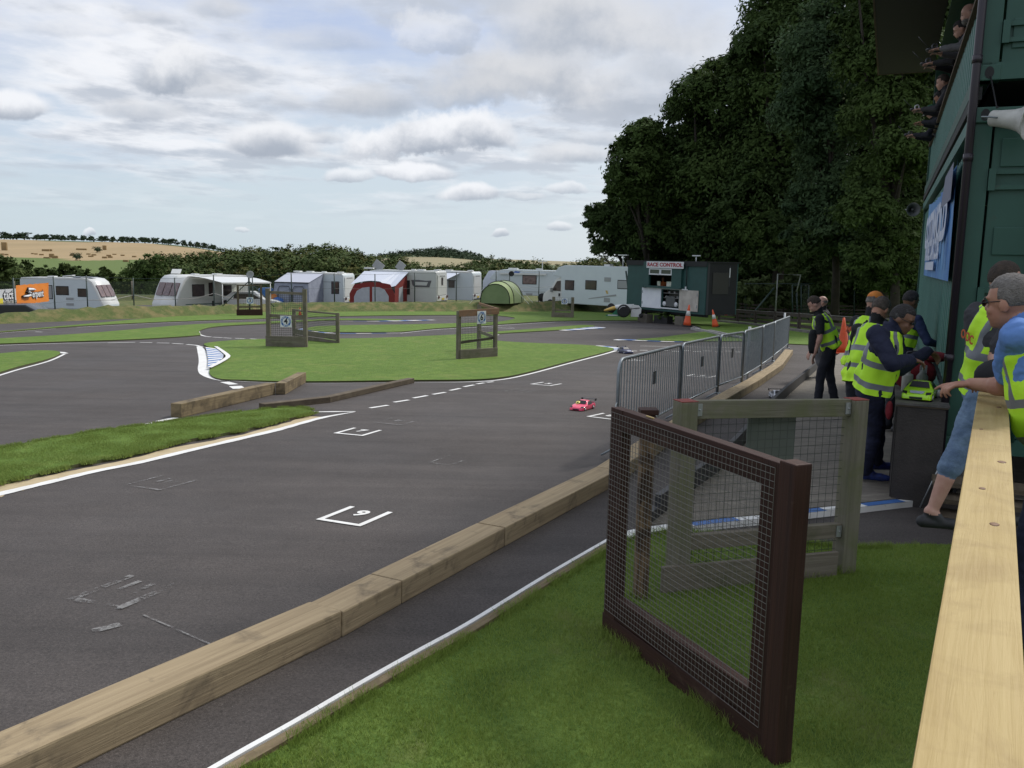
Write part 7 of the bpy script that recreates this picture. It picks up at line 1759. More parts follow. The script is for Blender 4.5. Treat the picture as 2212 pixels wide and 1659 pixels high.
        # a flared shoulder wing of the vest over each sleeve top
        if text:
            l_, f_, u = fr(.62); o_ = curve(.62)-f_*.162*s; M = Matrix((( -l_.x if False else l_.x, u.x, -f_.x, o_.x), (l_.y, u.y, -f_.y, o_.y), (l_.z, u.z, -f_.z, o_.z), (0, 0, 0, 1)))
            bb = MB(); textmesh(bb, text, .085, M, ext=.002, bold=.002); bb.build('lettering', mat('vest_print', (.45, .08, .02), rough=.6), vo, world=True, fixn=False)
    return t
def stand(px_head, Yh, face_az, h=1.75, lean=0.0, lean_az=None, foot=.14, Y0=None, headp=0.0, armL=None, armR=None, stepL=(0, 0), stepR=(0, 0), ground=None, headoff=0.0, sw=1.0, hshift=None):
    """joints for a figure whose head is seen at pixel px_head at depth Yh; azimuths from +Y towards +X in degrees"""
    s = h/1.75; f = Vector((math.sin(R(face_az)), math.cos(R(face_az)), 0)); r = Vector((f.y, -f.x, 0))
    la = face_az if lean_az is None else lean_az; lf = Vector((math.sin(R(la)), math.cos(R(la)), 0))
    hd = P(px_head[0], px_head[1], Yh)
    up = (Vector((0, 0, 1))*math.cos(R(lean))+lf*math.sin(R(lean))); hup = (Vector((0, 0, 1))*math.cos(R(lean*1.15))+lf*math.sin(R(lean*1.15)))
    nk = hd-hup*.155*s; pel = nk-up*.50*s
    zg = gz(pel.y) if ground is None else ground
    J = {'head': hd, 'neck': nk, 'pel': pel, 'hf': (f*math.cos(R(headp))-Vector((0, 0, 1))*math.sin(R(headp)))}
    ra = hshift or r
    J['hu'] = (Vector((0, 0, 1))*math.cos(R(headp))+f*math.sin(R(headp)))
    for q, S_ in ((-1, 'L'), (1, 'R')):
        J['sh'+S_] = nk-up*.065*s+r*q*.185*s*sw; J['hi'+S_] = pel+r*q*.085*s-Vector((0, 0, .02*s))
        st = stepL if S_ == 'L' else stepR; an = Vector((pel.x, pel.y, zg+.095*s))+r*(q*.10*s)+f*st[0]+r*st[1]
        J['kn'+S_], J['an'+S_] = ik(J['hi'+S_], an, .43*s, .43*s, f); J['to'+S_] = (f+r*q*.15).normalized()
        arm = armL if S_ == 'L' else armR
        if arm is None: wr = J['sh'+S_]+Vector((0, 0, -.50*s))+f*.05*s+r*q*.06*s
        elif len(arm) == 3 and isinstance(arm[0], (int, float)) and arm[2] > 0 and arm[0] > 100: wr = P(*arm)
        else: wr = J['sh'+S_]+f*arm[0]*s+r*q*arm[1]*s+Vector((0, 0, arm[2]*s))
        J['el'+S_], J['wr'+S_] = ik(J['sh'+S_], wr, .285*s, .255*s, r*q*.6-f*.5-Vector((0, 0, .6)))
    J['base'] = (pel.x, pel.y, zg); return J
# --- 1: man in the light blue T-shirt leaning on the rail (his left arm towards us)
zr_ = 1.10
J = stand((2180, 652), 3.95, -52, 1.80, 24, lean_az=-60, headp=6, stepL=(.10, 0), stepR=(-.25, .05))
J['hf'] = Vector((math.sin(R(-36)), math.cos(R(-36)), -.12)); J['shL'] = P(2200, 722, 3.78); J['elL'] = P(2172, 836, 4.13); J['wrL'] = P(2098, 829, 4.34)
J['elR'], J['wrR'] = ik(J['shR'], P(2170, 822, 4.42), .29, .26, Vector((.5, .2, -.5)))
person('grey-haired man in a light blue T-shirt leaning on the pine rail, hand held out', J, 1.80, .0062, skin=sk_a, top=cl_blue, legs=cl_navy, sleeve='short', hair=hr_grey, glasses=True, belly=.02, arm=1.08,
       hl={'dir': (-1, .25, -.12), 'n': (.25, .0, -1), 'idx': (1.35, 1.2, .95, .35), 'side': -1}, hr={'dir': (-.9, .5, -.1), 'n': (0, 0, -1), 'curl': 1.2}, vestlen=-.14)
# --- 2: man in shorts striding behind
J = stand((2172, 607), 5.72, 80, 1.84, 8, lean_az=80, headp=5)
J['hiL'] = P(2128, 845, 5.95); J['hiR'] = P(2122, 850, 5.72); J['pel'] = (J['hiL']+J['hiR'])/2+Vector((.0, 0, .03))
J['knR'] = P(2070, 968, 5.72); J['anR'] = P(2010, 1112, 5.72); J['toR'] = Vector((.93, -.10, 0)); 
J['knL'] = P(2150, 985, 6.0); J['anL'] = P(2160, 1110, 6.05); J['toL'] = Vector((.9, .2, 0))
J['elR'], J['wrR'] = ik(J['shR'], P(2185, 806, 5.35), .29, .26, Vector((-.3, 0, -1))); J['elL'], J['wrL'] = ik(J['shL'], P(2200, 800, 5.7), .29, .26, Vector((-.3, 0, -1)))
person('man in charcoal T-shirt, hi-vis vest and denim shorts, one foot stepped back', J, 1.84, .009, skin=sk_b, top=cl_char, legs=cl_denim, sleeve='short', shorts=True, hair=hr_brown, belly=.015, arm=1.18, vw=.14, text='OOC',
       hr={'dir': (1, -.2, .1), 'n': (0, 0, -1), 'curl': 1.0}, vestlen=-.02)
t = thing('shoulder_bag', 'black bag held at the elbow of the man in denim shorts', 'bag', P(2160, 815, 5.35)); b = MB(); b.ball(tuple(P(2160, 812, 5.38)), (.16, .10, .11), 14, 9); b.build('pouch', cl_black, t, world=True); b = MB(); b.tube([P(2172, 800, 5.4), P(2176, 770, 5.38), P(2185, 760, 5.4)], .012, 6); b.build('strap', cl_black, t, world=True)
# --- 3: man in navy with glasses bending over the table
J = stand((1950, 690), 7.15, 100, 1.76, 24, lean_az=88, headp=34, stepL=(.05, .03), stepR=(-.02, .02), armL=(2004, 757, 7.35), armR=(1972, 772, 7.0))
fx = G(1866, 1052)
J['neck'] = P(1922, 708, 7.2); J['pel'] = P(1884, 838, 7.3); J['hu'] = Vector((.30, -.15, .90)); J['hf'] = Vector((math.sin(R(128)), math.cos(R(128)), -.42))
J['shR'] = P(1893, 722, 7.0); J['shL'] = P(1930, 724, 7.4); J['hiR'] = J['pel']+Vector((-.02, -.085, -.02)); J['hiL'] = J['pel']+Vector((.02, .085, -.02))
J['elR'], J['wrR'] = P(1926, 786, 6.85), P(1968, 776, 7.05); J['elL'], J['wrL'] = ik(J['shL'], P(2006, 757, 7.3), .30, .27, Vector((0, 0, -1)))
J['anR'] = Vector((fx.x, fx.y, gz(fx.y)+.15)); J['anL'] = Vector((fx.x+.19, fx.y+.22, gz(fx.y)+.15))
for S_ in 'LR': J['kn'+S_], J['an'+S_] = ik(J['hi'+S_], J['an'+S_], .44, .44, Vector((1, 0, 0)))
J['toR'] = Vector((.95, -.25, 0)); J['toL'] = Vector((.95, .1, 0))
person('man in a navy tracksuit, hi-vis vest and dark glasses bending over the table', J, 1.76, .009, skin=sk_c, top=cl_navy, legs=cl_navy, shoe=m_shoeb, hair=hr_black, glasses=True, belly=.02, vestlen=-.03, arm=1.22, vw=.14,
       hl={'dir': (.6, .1, -.4), 'n': (0, -.3, -1), 'curl': 1.1}, hr={'dir': (.8, .1, -.2), 'n': (0, 0, -1), 'curl': 1.1})
# --- 4, 5: two men behind him
J = stand((1903, 668), 8.3, 55, 1.72, 16, lean_az=60, headp=35, armL=(.35, 0, -.25), armR=(.3, .02, -.32))
person('man with grey-brown hair in a hi-vis vest, half hidden behind the navy tracksuit', J, 1.72, .011, skin=sk_a, top=cl_black, legs=cl_dk, hair=hr_mix, hair_len=.2, belly=.03, vestlen=-.22)
J = stand((1890, 655), 9.3, 65, 1.72, 14, lean_az=65, headp=18, armL=(.3, 0, -.3), armR=(.25, .05, -.35))
person('man in an orange cap with a grey peak and a hi-vis vest', J, 1.72, .012, skin=sk_b, top=cl_black, legs=cl_dk, hair=hr_grey, cap=(mat('cap_orange', (.72, .24, .04), (.5, .15, .03), 10, .8, contrast=(.55, .7)), mat('cap_grey', (.35, .36, .38), rough=.8)), belly=.02, text='MODEL', vestlen=-.15)
# --- 6: bowed man by the pit lane, and the bald one behind him
J = stand((1759, 657), 12.6, -68, 1.72, 24, lean_az=-85, headp=38, stepL=(.12, 0), stepR=(-.12, .02), armL=(.03, .05, -.52), armR=(.10, -.12, -.50))
person('man with brown hair bowing his head, hi-vis vest and black T-shirt, beside the pit lane', J, 1.70, .012, skin=sk_b, top=cl_black, legs=cl_dk, sleeve='short', hair=hr_brown, vestlen=-.10, belly=.015)
t = thing('jacket', 'black jacket hanging from the hand of the bowing man', 'jacket', P(1757, 735, 12.4)); b = MB(); b.loft([[P(1757, y, 12.42)+Vector((.07*math.cos(a_)*w_, .05*math.sin(a_), 0)) for a_ in np.linspace(0, 2*math.pi, 11)[:-1]] for y, w_ in ((712, .5), (722, 1), (750, 1.1), (763, .9))]); b.build('cloth', cl_black, t, world=True)
J = stand((1776, 653), 17.0, -70, 1.74, 12, lean_az=-85, headp=10)
person('bald man mostly hidden behind the bowing man', J, 1.74, .014, skin=sk_b, top=cl_black, legs=cl_grey, vest=False, bald=True, hair=hr_grey, face=False)
# --- 7: at the far edge of the container
J = stand((1968, 650), 10.4, 75, 1.74, 10, headp=15, armR=(.3, .05, -.3))
person('man in a hi-vis vest and blue jacket, peeping past the edge of the containers', J, 1.74, .012, skin=sk_c, top=cloth('blue_jacket', (.02, .035, .10)), legs=cl_dk, hair=hr_black, vestlen=.2)
# --- drivers leaning out of the upper container
def driver(label, px_, out, h, lean, headp, az=-62, dz=0.0, **k):
    p_ = P(px_[0], px_[1], out)
    J = stand(px_, p_.y, az, h, lean, headp=headp, lean_az=az, ground=ZU0+.12, armL=(.34, -.03, -.22), armR=(.34, -.03, -.22))
    for S_ in 'LR': J['kn'+S_], J['an'+S_] = ik(J['hi'+S_], Vector((J['hi'+S_].x+.25, J['hi'+S_].y-.1, ZU0+.2)), .43, .43, Vector((1, -.4, 0)))
    person(label, J, h, .012, vest=k.pop('vest', False), group='people leaning out of the upper container', **k)
    w1, w2 = J['wrL'], J['wrR']
    return J, (w1+w2)/2
drv = [
    ('man with thin grey hair, highest on the container balcony', (2093, 30), 11.4, 1.74, 16, 16, dict(skin=sk_b, top=cl_grey, legs=cl_dk, hair=hr_grey, bald=True, beard=hr_grey)),
    ('dark-haired man looking down from the balcony, second from the top', (2076, 64), 12.0, 1.76, 16, 26, dict(skin=sk_b, top=cl_black, legs=cl_dk, hair=hr_black)),
    ('man with a laughing profile in the middle of the balcony', (2036, 178), 14.3, 1.74, 20, 14, dict(skin=sk_b, top=cl_char, legs=cl_dk, hair=hr_brown)),
    ('dark-haired driver bent low over the balcony rail in a hi-vis collar', (2031, 212), 15.0, 1.72, 28, 40, dict(skin=sk_a, top=cl_dk, legs=cl_dk, hair=hr_black, vest=True)),
    ('driver in a green cap with white tip, lowest in the row on the balcony', (2012, 242), 15.9, 1.72, 26, 34, dict(skin=sk_b, top=cl_dk, legs=cl_dk, hair=hr_brown, cap=(mat('cap_green', (.02, .12, .07), rough=.8), mat('cap_white', (.6, .6, .6), rough=.8)))),
]
m_tx = mat('transmitter_grey', (.10, .10, .12), rough=.4); m_txb = mat('transmitter_black', (.015, .015, .018), rough=.4)
for i, (lab, px_, out, h, lean, hp_, kw) in enumerate(drv):
    J, wc = driver(lab, px_, out, h, lean, hp_, **kw)
    if i in (0, 1, 2, 4):
        t = thing('radio_transmitter', ['radio transmitter held by the highest man', 'flat dark transmitter held by the dark-haired man', 'transmitter with a white steering ring held by the laughing man', None, 'small transmitter held by the driver in the green cap'][i], 'radio transmitter', wc, group='model car transmitters held out over the rail')
        b = MB(); b.ball(tuple(wc+Vector((-.10, .02, .02))), (.10, .07, .035), 12, 7); b.build('case', m_txb, t, world=True)
        b = MB(); c_ = wc+Vector((-.12, -.06, .04)); b.tube([c_+Vector((.035*math.cos(a_), 0, .035*math.sin(a_))) for a_ in np.linspace(0, 2*math.pi, 13)[:-1]], .011, 6, closed=True); b.build('wheel_ring', m_wk if i == 2 else m_tx, t, world=True)
        b = MB(); b.tube([wc+Vector((-.16, .0, .03)), wc+Vector((-.34, -.05, .16))], .004, 5); b.build('aerial', m_tx, t, world=True)
# --- the race controller in the cabin window
cpz = hq(1000, 450, -.9); wp = HM@Vector((cpz.x, .9, cpz.z)); 
J = stand((1106+F*.0, 600), 40, 200, 1.70, 5); dlt = Vector(wp)-J['head']
J = {k: (v+dlt if k in ('head', 'neck', 'pel', 'shL', 'shR', 'elL', 'elR', 'wrL', 'wrR', 'hiL', 'hiR') else v) for k, v in ((k, Vector(v)) for k, v in J.items())}
for S_ in 'LR':
    J['kn'+S_] = J['hi'+S_]+Vector((-.2, -.38, 0)); J['an'+S_] = J['kn'+S_]+Vector((0, 0, -.42))
J['base'] = (wp.x, wp.y, zbot)
person('race controller in an orange shirt sitting behind the cabin window', J, 1.70, .016, skin=sk_a, top=cl_orange, legs=cl_dk, sleeve='short', hair=hr_mix, vest=False, belly=.03)
# ================================================================ TABLE, MODEL CARS AND SMALL THINGS
m_tbl = mat('table_black', (.028, .024, .022), (.045, .038, .034), 4, .7, bump=.3, bs=60, c3=(.07, .06, .05), s3=12, k3=(.66, .78))
tA = G(1926, 1089); ta, tb_ = P(1937, 868, tA.y), P(2050, 878, tA.y+.10)
TA = CA-R(90); TM = Matrix.Translation((ta.x, ta.y, 0))@Matrix.Rotation(TA, 4, 'Z')
tdir = Vector((math.cos(TA), math.sin(TA), 0)); rr_ = ray(2047, 900); k_ = (rr_.x*ta.y-rr_.y*ta.x)/(rr_.y*tdir.x-rr_.x*tdir.y); TW = k_; tb_ = ta
zt_ = (ta.z+tb_.z)/2; zg_ = gz(tA.y)
bk = TM.inverted()@PZ(1930, 828, zt_); TD = max(.45, min(bk.y, 1.1))
t = thing('pit_table', 'black boxed-in table with a thin grey top holding the lime car', 'table', M=TM@Matrix.Translation((0, 0, zg_)))
def tb(c, s_, m, nm, **k): b = MB(); b.box(c, s_); return b.build(nm, m, t, **k)
hT_ = zt_-zg_
tb((TW/2, .0, hT_/2-.015), (TW-.03, .018, hT_-.03), m_tbl, 'front_panel'); tb((.015, TD/2, hT_/2-.015), (.018, TD-.06, hT_-.03), m_tbl, 'side_panel'); tb((TW-.02, TD/2, hT_/2-.015), (.018, TD-.06, hT_-.03), m_tbl, 'side_panel')
tb((TW/2, TD/2-.01, hT_-.009), (TW+.02, TD+.04, .018), mat('table_top', (.13, .12, .11), (.08, .075, .07), 5, .75, c3=(.04, .04, .04), s3=3, k3=(.5, .7)), 'top')
tb((TW/2, TD/2-.01, hT_-.025), (TW+.0, TD+.02, .012), wd_old, 'underlay')
b = MB(); b.tube([(TW*.62, -.10, .03), (TW*1.02, -.02, hT_*.55)], .006, 6); t_ = thing('metal_rod', 'thin metal rod leaning against the black table', 'rod', M=WM[t.name]); b.build('rod', m_galvl, t_)
# model cars
def rc_car(label, loc, az, body, accent, L_=.42, W_=.20, H_=.118, M=None, wing=True, win_=None, num=None, tilt=None):
    Mx = Matrix.Translation(loc)@Matrix.Rotation(R(90-az), 4, 'Z')
    t = thing('model_car', label, 'model car', M=Mx); s = L_/.42
    # cross sections along x (front = +x)
    sec = [(.21, .030, .080, .012), (.200, .046, .092, .010), (.15, .060, .100, .010), (.085, .070, .100, .010), (.045, .074, .099, .010), (-.01, .112, .097, .010), (-.08, .116, .097, .010), (-.135, .092, .100, .010), (-.195, .083, .098, .014), (-.21, .070, .094, .022)]
    rings = []
    for (x, zt2_, hw, zb2_) in sec:
        cab = zt2_ > .08 and -.15 < x < .03
        sh_ = .066 if -.15 < x < .10 else zt2_*.86; tw = .62 if cab else .90
        pts = [(-hw, zb2_), (-hw*1.01, sh_*.6), (-hw*.97, sh_), (-hw*(tw if cab else .93), zt2_*.97 if cab else zt2_*.95), (-hw*(tw-.12), zt2_), (0, zt2_*1.01), (hw*(tw-.12), zt2_), (hw*(tw if cab else .93), zt2_*.97 if cab else zt2_*.95), (hw*.97, sh_), (hw*1.01, sh_*.6), (hw, zb2_)]
        rings.append([(x*s, y*W_/.20, z*H_/.116) for y, z in pts])
    b = MB(); b.loft(rings, smooth=False); bo = b.build('body_shell', body, t, bevel=.003)
    for p_ in bo.data.polygons: p_.use_smooth = True
    q = lambda x, y, z: (x*s, y*W_/.20, z*H_/.116)
    b = MB(); b.add([q(.048, -.068, .077), q(.048, .068, .077), q(-.004, .054, .113), q(-.004, -.054, .113)], [(0, 1, 2, 3)]); o = b.build('windscreen', win_ or m_txb, t); 
    for v in o.data.vertices: v.co.z += .003; v.co.x += .002
    for sd_ in (-1, 1):
        b = MB(); b.add([q(.035, sd_*.094, .074), q(-.005, sd_*.070, .106), q(-.085, sd_*.070, .110), q(-.125, sd_*.092, .076)], [(0, 1, 2, 3)]); o = b.build('side_window', m_txb, t)
        for v in o.data.vertices: v.co.y += sd_*.004
        b = MB(); b.add([q(.172, sd_*.060, .056), q(.150, sd_*.095, .058), q(.185, sd_*.093, .044), q(.203, sd_*.062, .040)], [(0, 1, 2, 3)]); o = b.build('headlight', m_txb, t)
        for v in o.data.vertices: v.co.z += .005; v.co.x += .003
        for x in (.13, -.13):
            b = MB(); b.lathe([(.001, -.013), (.026, -.013), (.031, -.010), (.031, .010), (.026, .013), (.001, .013)], 16, M=Matrix.Translation((x*s, sd_*.090*W_/.20, .031))@Matrix.Rotation(R(90), 4, 'X')); wh = b.build('wheel', m_rub, t)
            b = MB(); b.lathe([(.001, -.0145), (.018, -.0145), (.018, .0145), (.001, .0145)], 12, M=Matrix.Translation((x*s, sd_*.090*W_/.20, .031))@Matrix.Rotation(R(90), 4, 'X')); b.build('rim', m_wk, wh)
    b = MB(); b.box((.211*s, 0, .027), (.006, W_*.42, .018)); b.build('grille', m_txb, t)
    if accent is not None:
        b = MB(); b.add([q(.198, -.040, .049), q(.198, .040, .049), q(.150, .050, .0615), q(.150, -.050, .0615)], [(0, 1, 2, 3)]); o = b.build('bonnet_decal', accent, t)
        for v in o.data.vertices: v.co.z += .0035
    if wing:
        b = MB(); b.box((-.205*s, 0, .120*H_/.116), (.055, W_*.98, .004))
        b.build('rear_wing', m_txb, t)
        for sd_ in (-1, 1): b = MB(); b.box((-.205*s, sd_*W_*.49, .110*H_/.116), (.06, .003, .034)); b.build('wing_endplate', m_txb, t)
    if num:
        b = MB(); b.lathe([(.001, 0), (.034, 0), (.034, .001), (.001, .001)], 20, M=Matrix.Translation(q(.05, -.045, .090))@Matrix.Rotation(R(35), 4, 'Y')); pl_ = b.build('number_disc', mat('disc_yellow', (.80, .72, .18), rough=.5), t)
        b = MB(); textmesh(b, num, .05, Matrix.Translation(q(.055, -.045, .092))@Matrix.Rotation(R(35), 4, 'Y')@Matrix.Rotation(R(90), 4, 'Z'), ext=.0006, bold=.002); b.build('numeral', m_txb, pl_, fixn=False)
    return t
m_pink = mat('car_pink', (.85, .045, .14), (.85, .10, .18), 12, .3, coat=.4); m_lime = mat('car_lime', (.50, .88, .02), (.42, .80, .03), 9, .3, coat=.4); m_dkb = mat('car_darkblue', (.02, .03, .12), (.03, .03, .06), 15, .3, coat=.4); m_whc = mat('car_white', (.55, .57, .62), (.05, .05, .07), 26, .35, coat=.4, contrast=(.52, .6))
p = G(1258, 884); rc_car('pink model racing car with a black rear wing out on the start straight', p, 196+14, m_pink, None, .44, .22, .13, num='6')
p = G(1351, 763); rc_car('dark blue and silver model car at the tip of the infield kerb', p, 160, m_dkb, mat('car_silver', (.5, .52, .6), rough=.3), .50, .25, .17)
p = G(1681, 861); rc_car('white and black model car on the pit lane', p, 178, m_whc, None, .38, .21, .13)
cl_ = TM@Vector((TW*.46, TD*.28, zt_+.002)); rc_car('lime yellow model car parked on the black table', cl_, 213, m_lime, mat('car_lilac', (.42, .45, .60), rough=.3), .40, .235, .145, wing=False)
def tl(u, v, z=0.0): return TM@Vector((TW*u, TD*v, zt_+z))
# red tool bag
t = thing('tool_bag', 'dark red bag behind the white bottle on the table', 'bag', M=Matrix.Translation(tl(.36, .82))@Matrix.Rotation(R(-5), 4, 'Z'))
m_bag = cloth('bag_red', (.22, .012, .022), (.12, .01, .015))
b = MB(); b.ball((0, 0, .145), (.20, .13, .155), 20, 12); o = b.build('body', m_bag, t)
for v in o.data.vertices: v.co.z = max(v.co.z, .0); v.co += Vector((mnoise.noise(v.co*9)*.02, 0, 0))
b = MB(); b.tube([(-.13, -.02, .24), (-.08, -.03, .34), (.08, -.03, .35), (.13, -.02, .24)], .012, 6); b.build('handle', m_txb, t)
b = MB(); b.box((.03, -.134, .20), (.06, .01, .07)); b.build('patch', m_grp, t)
b = MB(); b.ball((.16, .0, .30), (.14, .10, .05), 12, 7); b.build('flap', m_bag, t)
t = thing('squeeze_bottle', 'translucent white fuel bottle with a thin red spout', 'bottle', M=Matrix.Translation(tl(.22, .64)))
b = MB(); b.lathe([(.001, 0), (.044, 0), (.047, .01), (.047, .14), (.044, .155), (.020, .165), (.020, .195), (.001, .198)], 18); b.build('bottle_body', mat('bottle_white', (.36, .35, .33), (.30, .29, .28), 6, .4), t)
b = MB(); b.tube([(0, 0, .195), (0, 0, .27), (.01, 0, .31)], .004, 6); b.build('spout', mat('spout_red', (.5, .06, .03), rough=.5), t)
t = thing('fuel_funnel', 'grey conical filler with a bent tube next to the white bottle', 'funnel', M=Matrix.Translation(tl(.52, .6)))
b = MB(); b.lathe([(.001, 0), (.05, 0), (.048, .15), (.012, .20), (.001, .21)], 18); b.build('cone', mat('funnel_grey', (.13, .14, .13), rough=.5), t)
b = MB(); b.tube([(0, 0, .2), (.0, 0, .29), (-.02, 0, .33)], .005, 6); b.build('tube', m_wk, t)
t = thing('model_engine_box', 'open black box with a white lid behind the lime car', 'box', M=Matrix.Translation(tl(.52, .52))); b = MB(); b.box((0, 0, .02), (.24, .12, .04)); b.build('tray', m_txb, t, bevel=.004); b = MB(); b.ball((-.03, 0, .045), (.07, .05, .02), 12, 6); b.build('lid', m_wk, t)
t = thing('plastic_bag', 'crumpled white wrapper at the right end of the table', 'wrapper', M=Matrix.Translation(tl(.88, .45, .02))); b = MB(); b.ball((0, 0, .01), (.06, .04, .03), 10, 6); o = b.build('film', m_wk, t)
for v in o.data.vertices: v.co += Vector((mnoise.noise(v.co*40)*.02, mnoise.noise(v.co*35)*.02, mnoise.noise(v.co*30)*.015))
t = thing('red_pouch', 'red pouch hanging off the left corner of the table', 'pouch', M=Matrix.Translation(TM@Vector((-.05, .1, zt_-.22)))); b = MB(); b.ball((0, 0, .13), (.03, .035, .08), 12, 8); b.build('pouch', m_bag, t); b = MB(); b.tube([(0, 0, .2), (.03, 0, .26)], .006, 5); b.build('loop', m_txb, t)
t = thing('aluminium_pole', 'pale metal strut leaning against the container behind the table', 'strut', M=TM); b = MB(); b.beam((TW*.72, TD*1.0, zt_+.30), (TW*1.1, TD*.75, zt_-.05), .035, .02); b.build('strut', m_galv, t)
# traffic cones
m_cone = mat('cone_orange', (.72, .10, .025), (.60, .08, .02), 5, .5); m_conew = mat('cone_white', (.62, .62, .60), (.5, .48, .46), 8, .5)
def cone(label, pxg, ytop, lean=(0, 0), Y=None, allo=False):
    g_ = G(*pxg) if Y is None else P(pxg[0], pxg[1], Y); g_.z = gz(g_.y)+.03; h_ = P(pxg[0], ytop, g_.y).z-g_.z; w_ = h_*.21
    q = Vector((lean[0], lean[1], 1)).to_track_quat('Z', 'Y').to_matrix().to_4x4()
    t = thing('traffic_cone', label, 'traffic cone', M=Matrix.Translation(g_)@q)
    b = MB(); b.box((0, 0, h_*.02), (w_*2.1, w_*2.1, h_*.04)); b.build('base', m_rub if not allo else m_cone, t, bevel=.01)
    pr_ = lambda z: w_*(.92-.80*z)
    b = MB(); b.lathe([(pr_(z), z*h_) for z in (.04, .2, .4, .6, .8, 1.0)], 18); b.build('shell', m_cone, t)
    if not allo:
        b = MB(); b.lathe([(pr_(.48)+.004, .48*h_), (pr_(.72)+.004, .72*h_)], 18); b.build('reflective_sleeve', m_conew, t)
    return t
cone('tall orange and white traffic cone in front of the stained shutter', (1484, 701), 658, (.06, 0), Y=40.2)
cone('tilted orange and white traffic cone between the cabin and the timber fence', (1546, 699), 668, (-.22, 0), Y=39.6)
cone('small orange and white cone seen through the mesh of stand 4', (648, 683), 663)
cone('tall plain orange cone behind the bowing man', (1821, 765), 686, (-.05, 0), allo=True)
# racing-car front end shown by the cabin
g_ = P(1347, 684.5, 44.3); Mf = Matrix.Translation((g_.x, g_.y, g_.z))@Matrix.Rotation(R(180-8), 4, 'Z')
t = thing('show_car_nose', 'racing car front end with yellow nose and fat tyre beside the cabin', 'racing car part', M=Mf)
b = MB(); b.loft([[(x, w_*math.cos(a_), z+hh*math.sin(a_)) for a_ in np.linspace(0, 2*math.pi, 13)[:-1]] for (x, w_, z, hh) in ((1.02, .04, .30, .03), (.88, .12, .34, .07), (.6, .16, .42, .10), (.28, .18, .47, .12))]); b.build('nose', mat('nose_yellow', (.62, .40, .08), rough=.4), t)
b = MB(); b.loft([[(x, w_*math.cos(a_), z+hh*math.sin(a_)) for a_ in np.linspace(0, 2*math.pi, 13)[:-1]] for (x, w_, z, hh) in ((.45, .18, .48, .12), (.2, .21, .50, .14), (-.5, .24, .5, .18))]); b.build('tub', m_cream, t)
b = MB(); b.prism([(.92, .03), (.1, .03), (.1, .42), (.35, .42), (.6, .14), (.90, .10)], .24, .30, axis='y'); b.build('front_wing', mat('wing_green', (.02, .17, .09), rough=.4), t)
b = MB(); textmesh(b, 'CASTROL' if False else 'RACING', .13, Matrix.Translation((.75, .31, .10))@Matrix.Rotation(math.pi, 4, 'Z')@FACE, ext=.002) if False else b.box((.55, .305, .09), (.5, .006, .05)); b.build('pale_stripe', m_cream, t)
Rw = Matrix.Translation((.0, .45, .33))@Matrix.Rotation(R(90), 4, 'X')
b = MB(); b.lathe([(.17, -.15), (.26, -.16), (.315, -.14), (.33, -.08), (.33, .08), (.315, .14), (.26, .16), (.17, .15), (.16, .0)], 30, M=Rw); ty_ = b.build('tyre', m_rub, t)
b = MB(); b.lathe([(.001, -.10), (.05, -.11), (.16, -.12), (.175, -.14), (.175, .1), (.001, .1)], 20, M=Rw); b.build('rim', mat('rim_dark', (.05, .05, .055), rough=.4), t)
b = MB(); b.tube([Rw@Vector((.24*math.cos(a_), .24*math.sin(a_), -.163)) for a_ in np.linspace(.3, 1.9, 8)], .012, 5); b.build('tyre_lettering', m_wk, ty_)
b = MB(); b.prism([(-.35, .03), (-.85, .03), (-.9, .45), (-.75, .62), (-.4, .66)], .2, .26, axis='y'); b.build('endplate', m_cream, t, bevel=.02)
b = MB(); b.tube([(-.1, .25, .4), (-.8, .28, .5)], .02, 6); b.build('wishbone', m_txb, t); b = MB(); b.lathe([(.001, -.04), (.11, -.04), (.11, .04), (.001, .04)], 14, M=Matrix.Translation((-.88, .3, .11))@Matrix.Rotation(R(90), 4, 'X')); b.build('trolley_wheel', m_rub, t)
# steel gate frame beyond the pen
YG = 47.5; fa, fb = P(1674, 692, YG), P(1723, 694, YG); ft_ = P(1674, 592, YG).z
t = thing('steel_goal_frame', 'pale rectangular steel gate frame in front of the wood', 'gate frame', (fa.x, fa.y, fa.z))
b = MB(); b.tube([fa, (fa.x, YG, ft_), (fb.x, YG, ft_-.02), P(1721, 630, YG)], .045, 6); b.build('pale_pipe', mat('pale_steel', (.26, .28, .25), rough=.6), t, world=True)
b = MB(); b.tube([P(1721, 632, YG), fb], .05, 6); b.build('dark_leg', m_fp, t, world=True)
b = MB(); b.tube([P(1672, 622, YG), P(1618, 688, YG-.3)], .05, 6); b.build('brace', m_fp, t, world=True)
t = thing('mesh_gate', 'dark steel mesh gate right of the pale gate frame', 'gate', fb)
b = MB(); 
for x in (1712, 1731, 1747): b.tube([P(x, 694, YG), P(x, 615, YG)], .04, 5)
b.tube([P(1712, 616, YG), P(1747, 616, YG)], .03, 5); b.build('frame', m_fp, t, world=True)
b = MB(); a_, c_ = P(1731, 690, YG), P(1747, 690, YG); tt_ = P(1731, 617, YG).z; b.add([a_, c_, (c_.x, c_.y, tt_), (a_.x, a_.y, tt_)], [(0, 1, 2, 3)]); b.build('mesh', m_fm, t, world=True, fixn=False)
t = thing('wood_fence', 'tall green wire fence along the edge of the wood', 'fence', P(1600, 690, 49.5))
for x in (1610, 1783, 1845, 1905, 1960):
    b = MB(); b.tube([P(x, 690, 49.5), P(x, 612, 49.5)], .04, 6); b.build('post', m_fp, t, world=True)
b = MB(); b.tube([P(1610, 613, 49.5), P(1783, 613, 49.5), P(1960, 614, 49.5)], .02, 5); b.build('top_wire', m_fp, t, world=True)
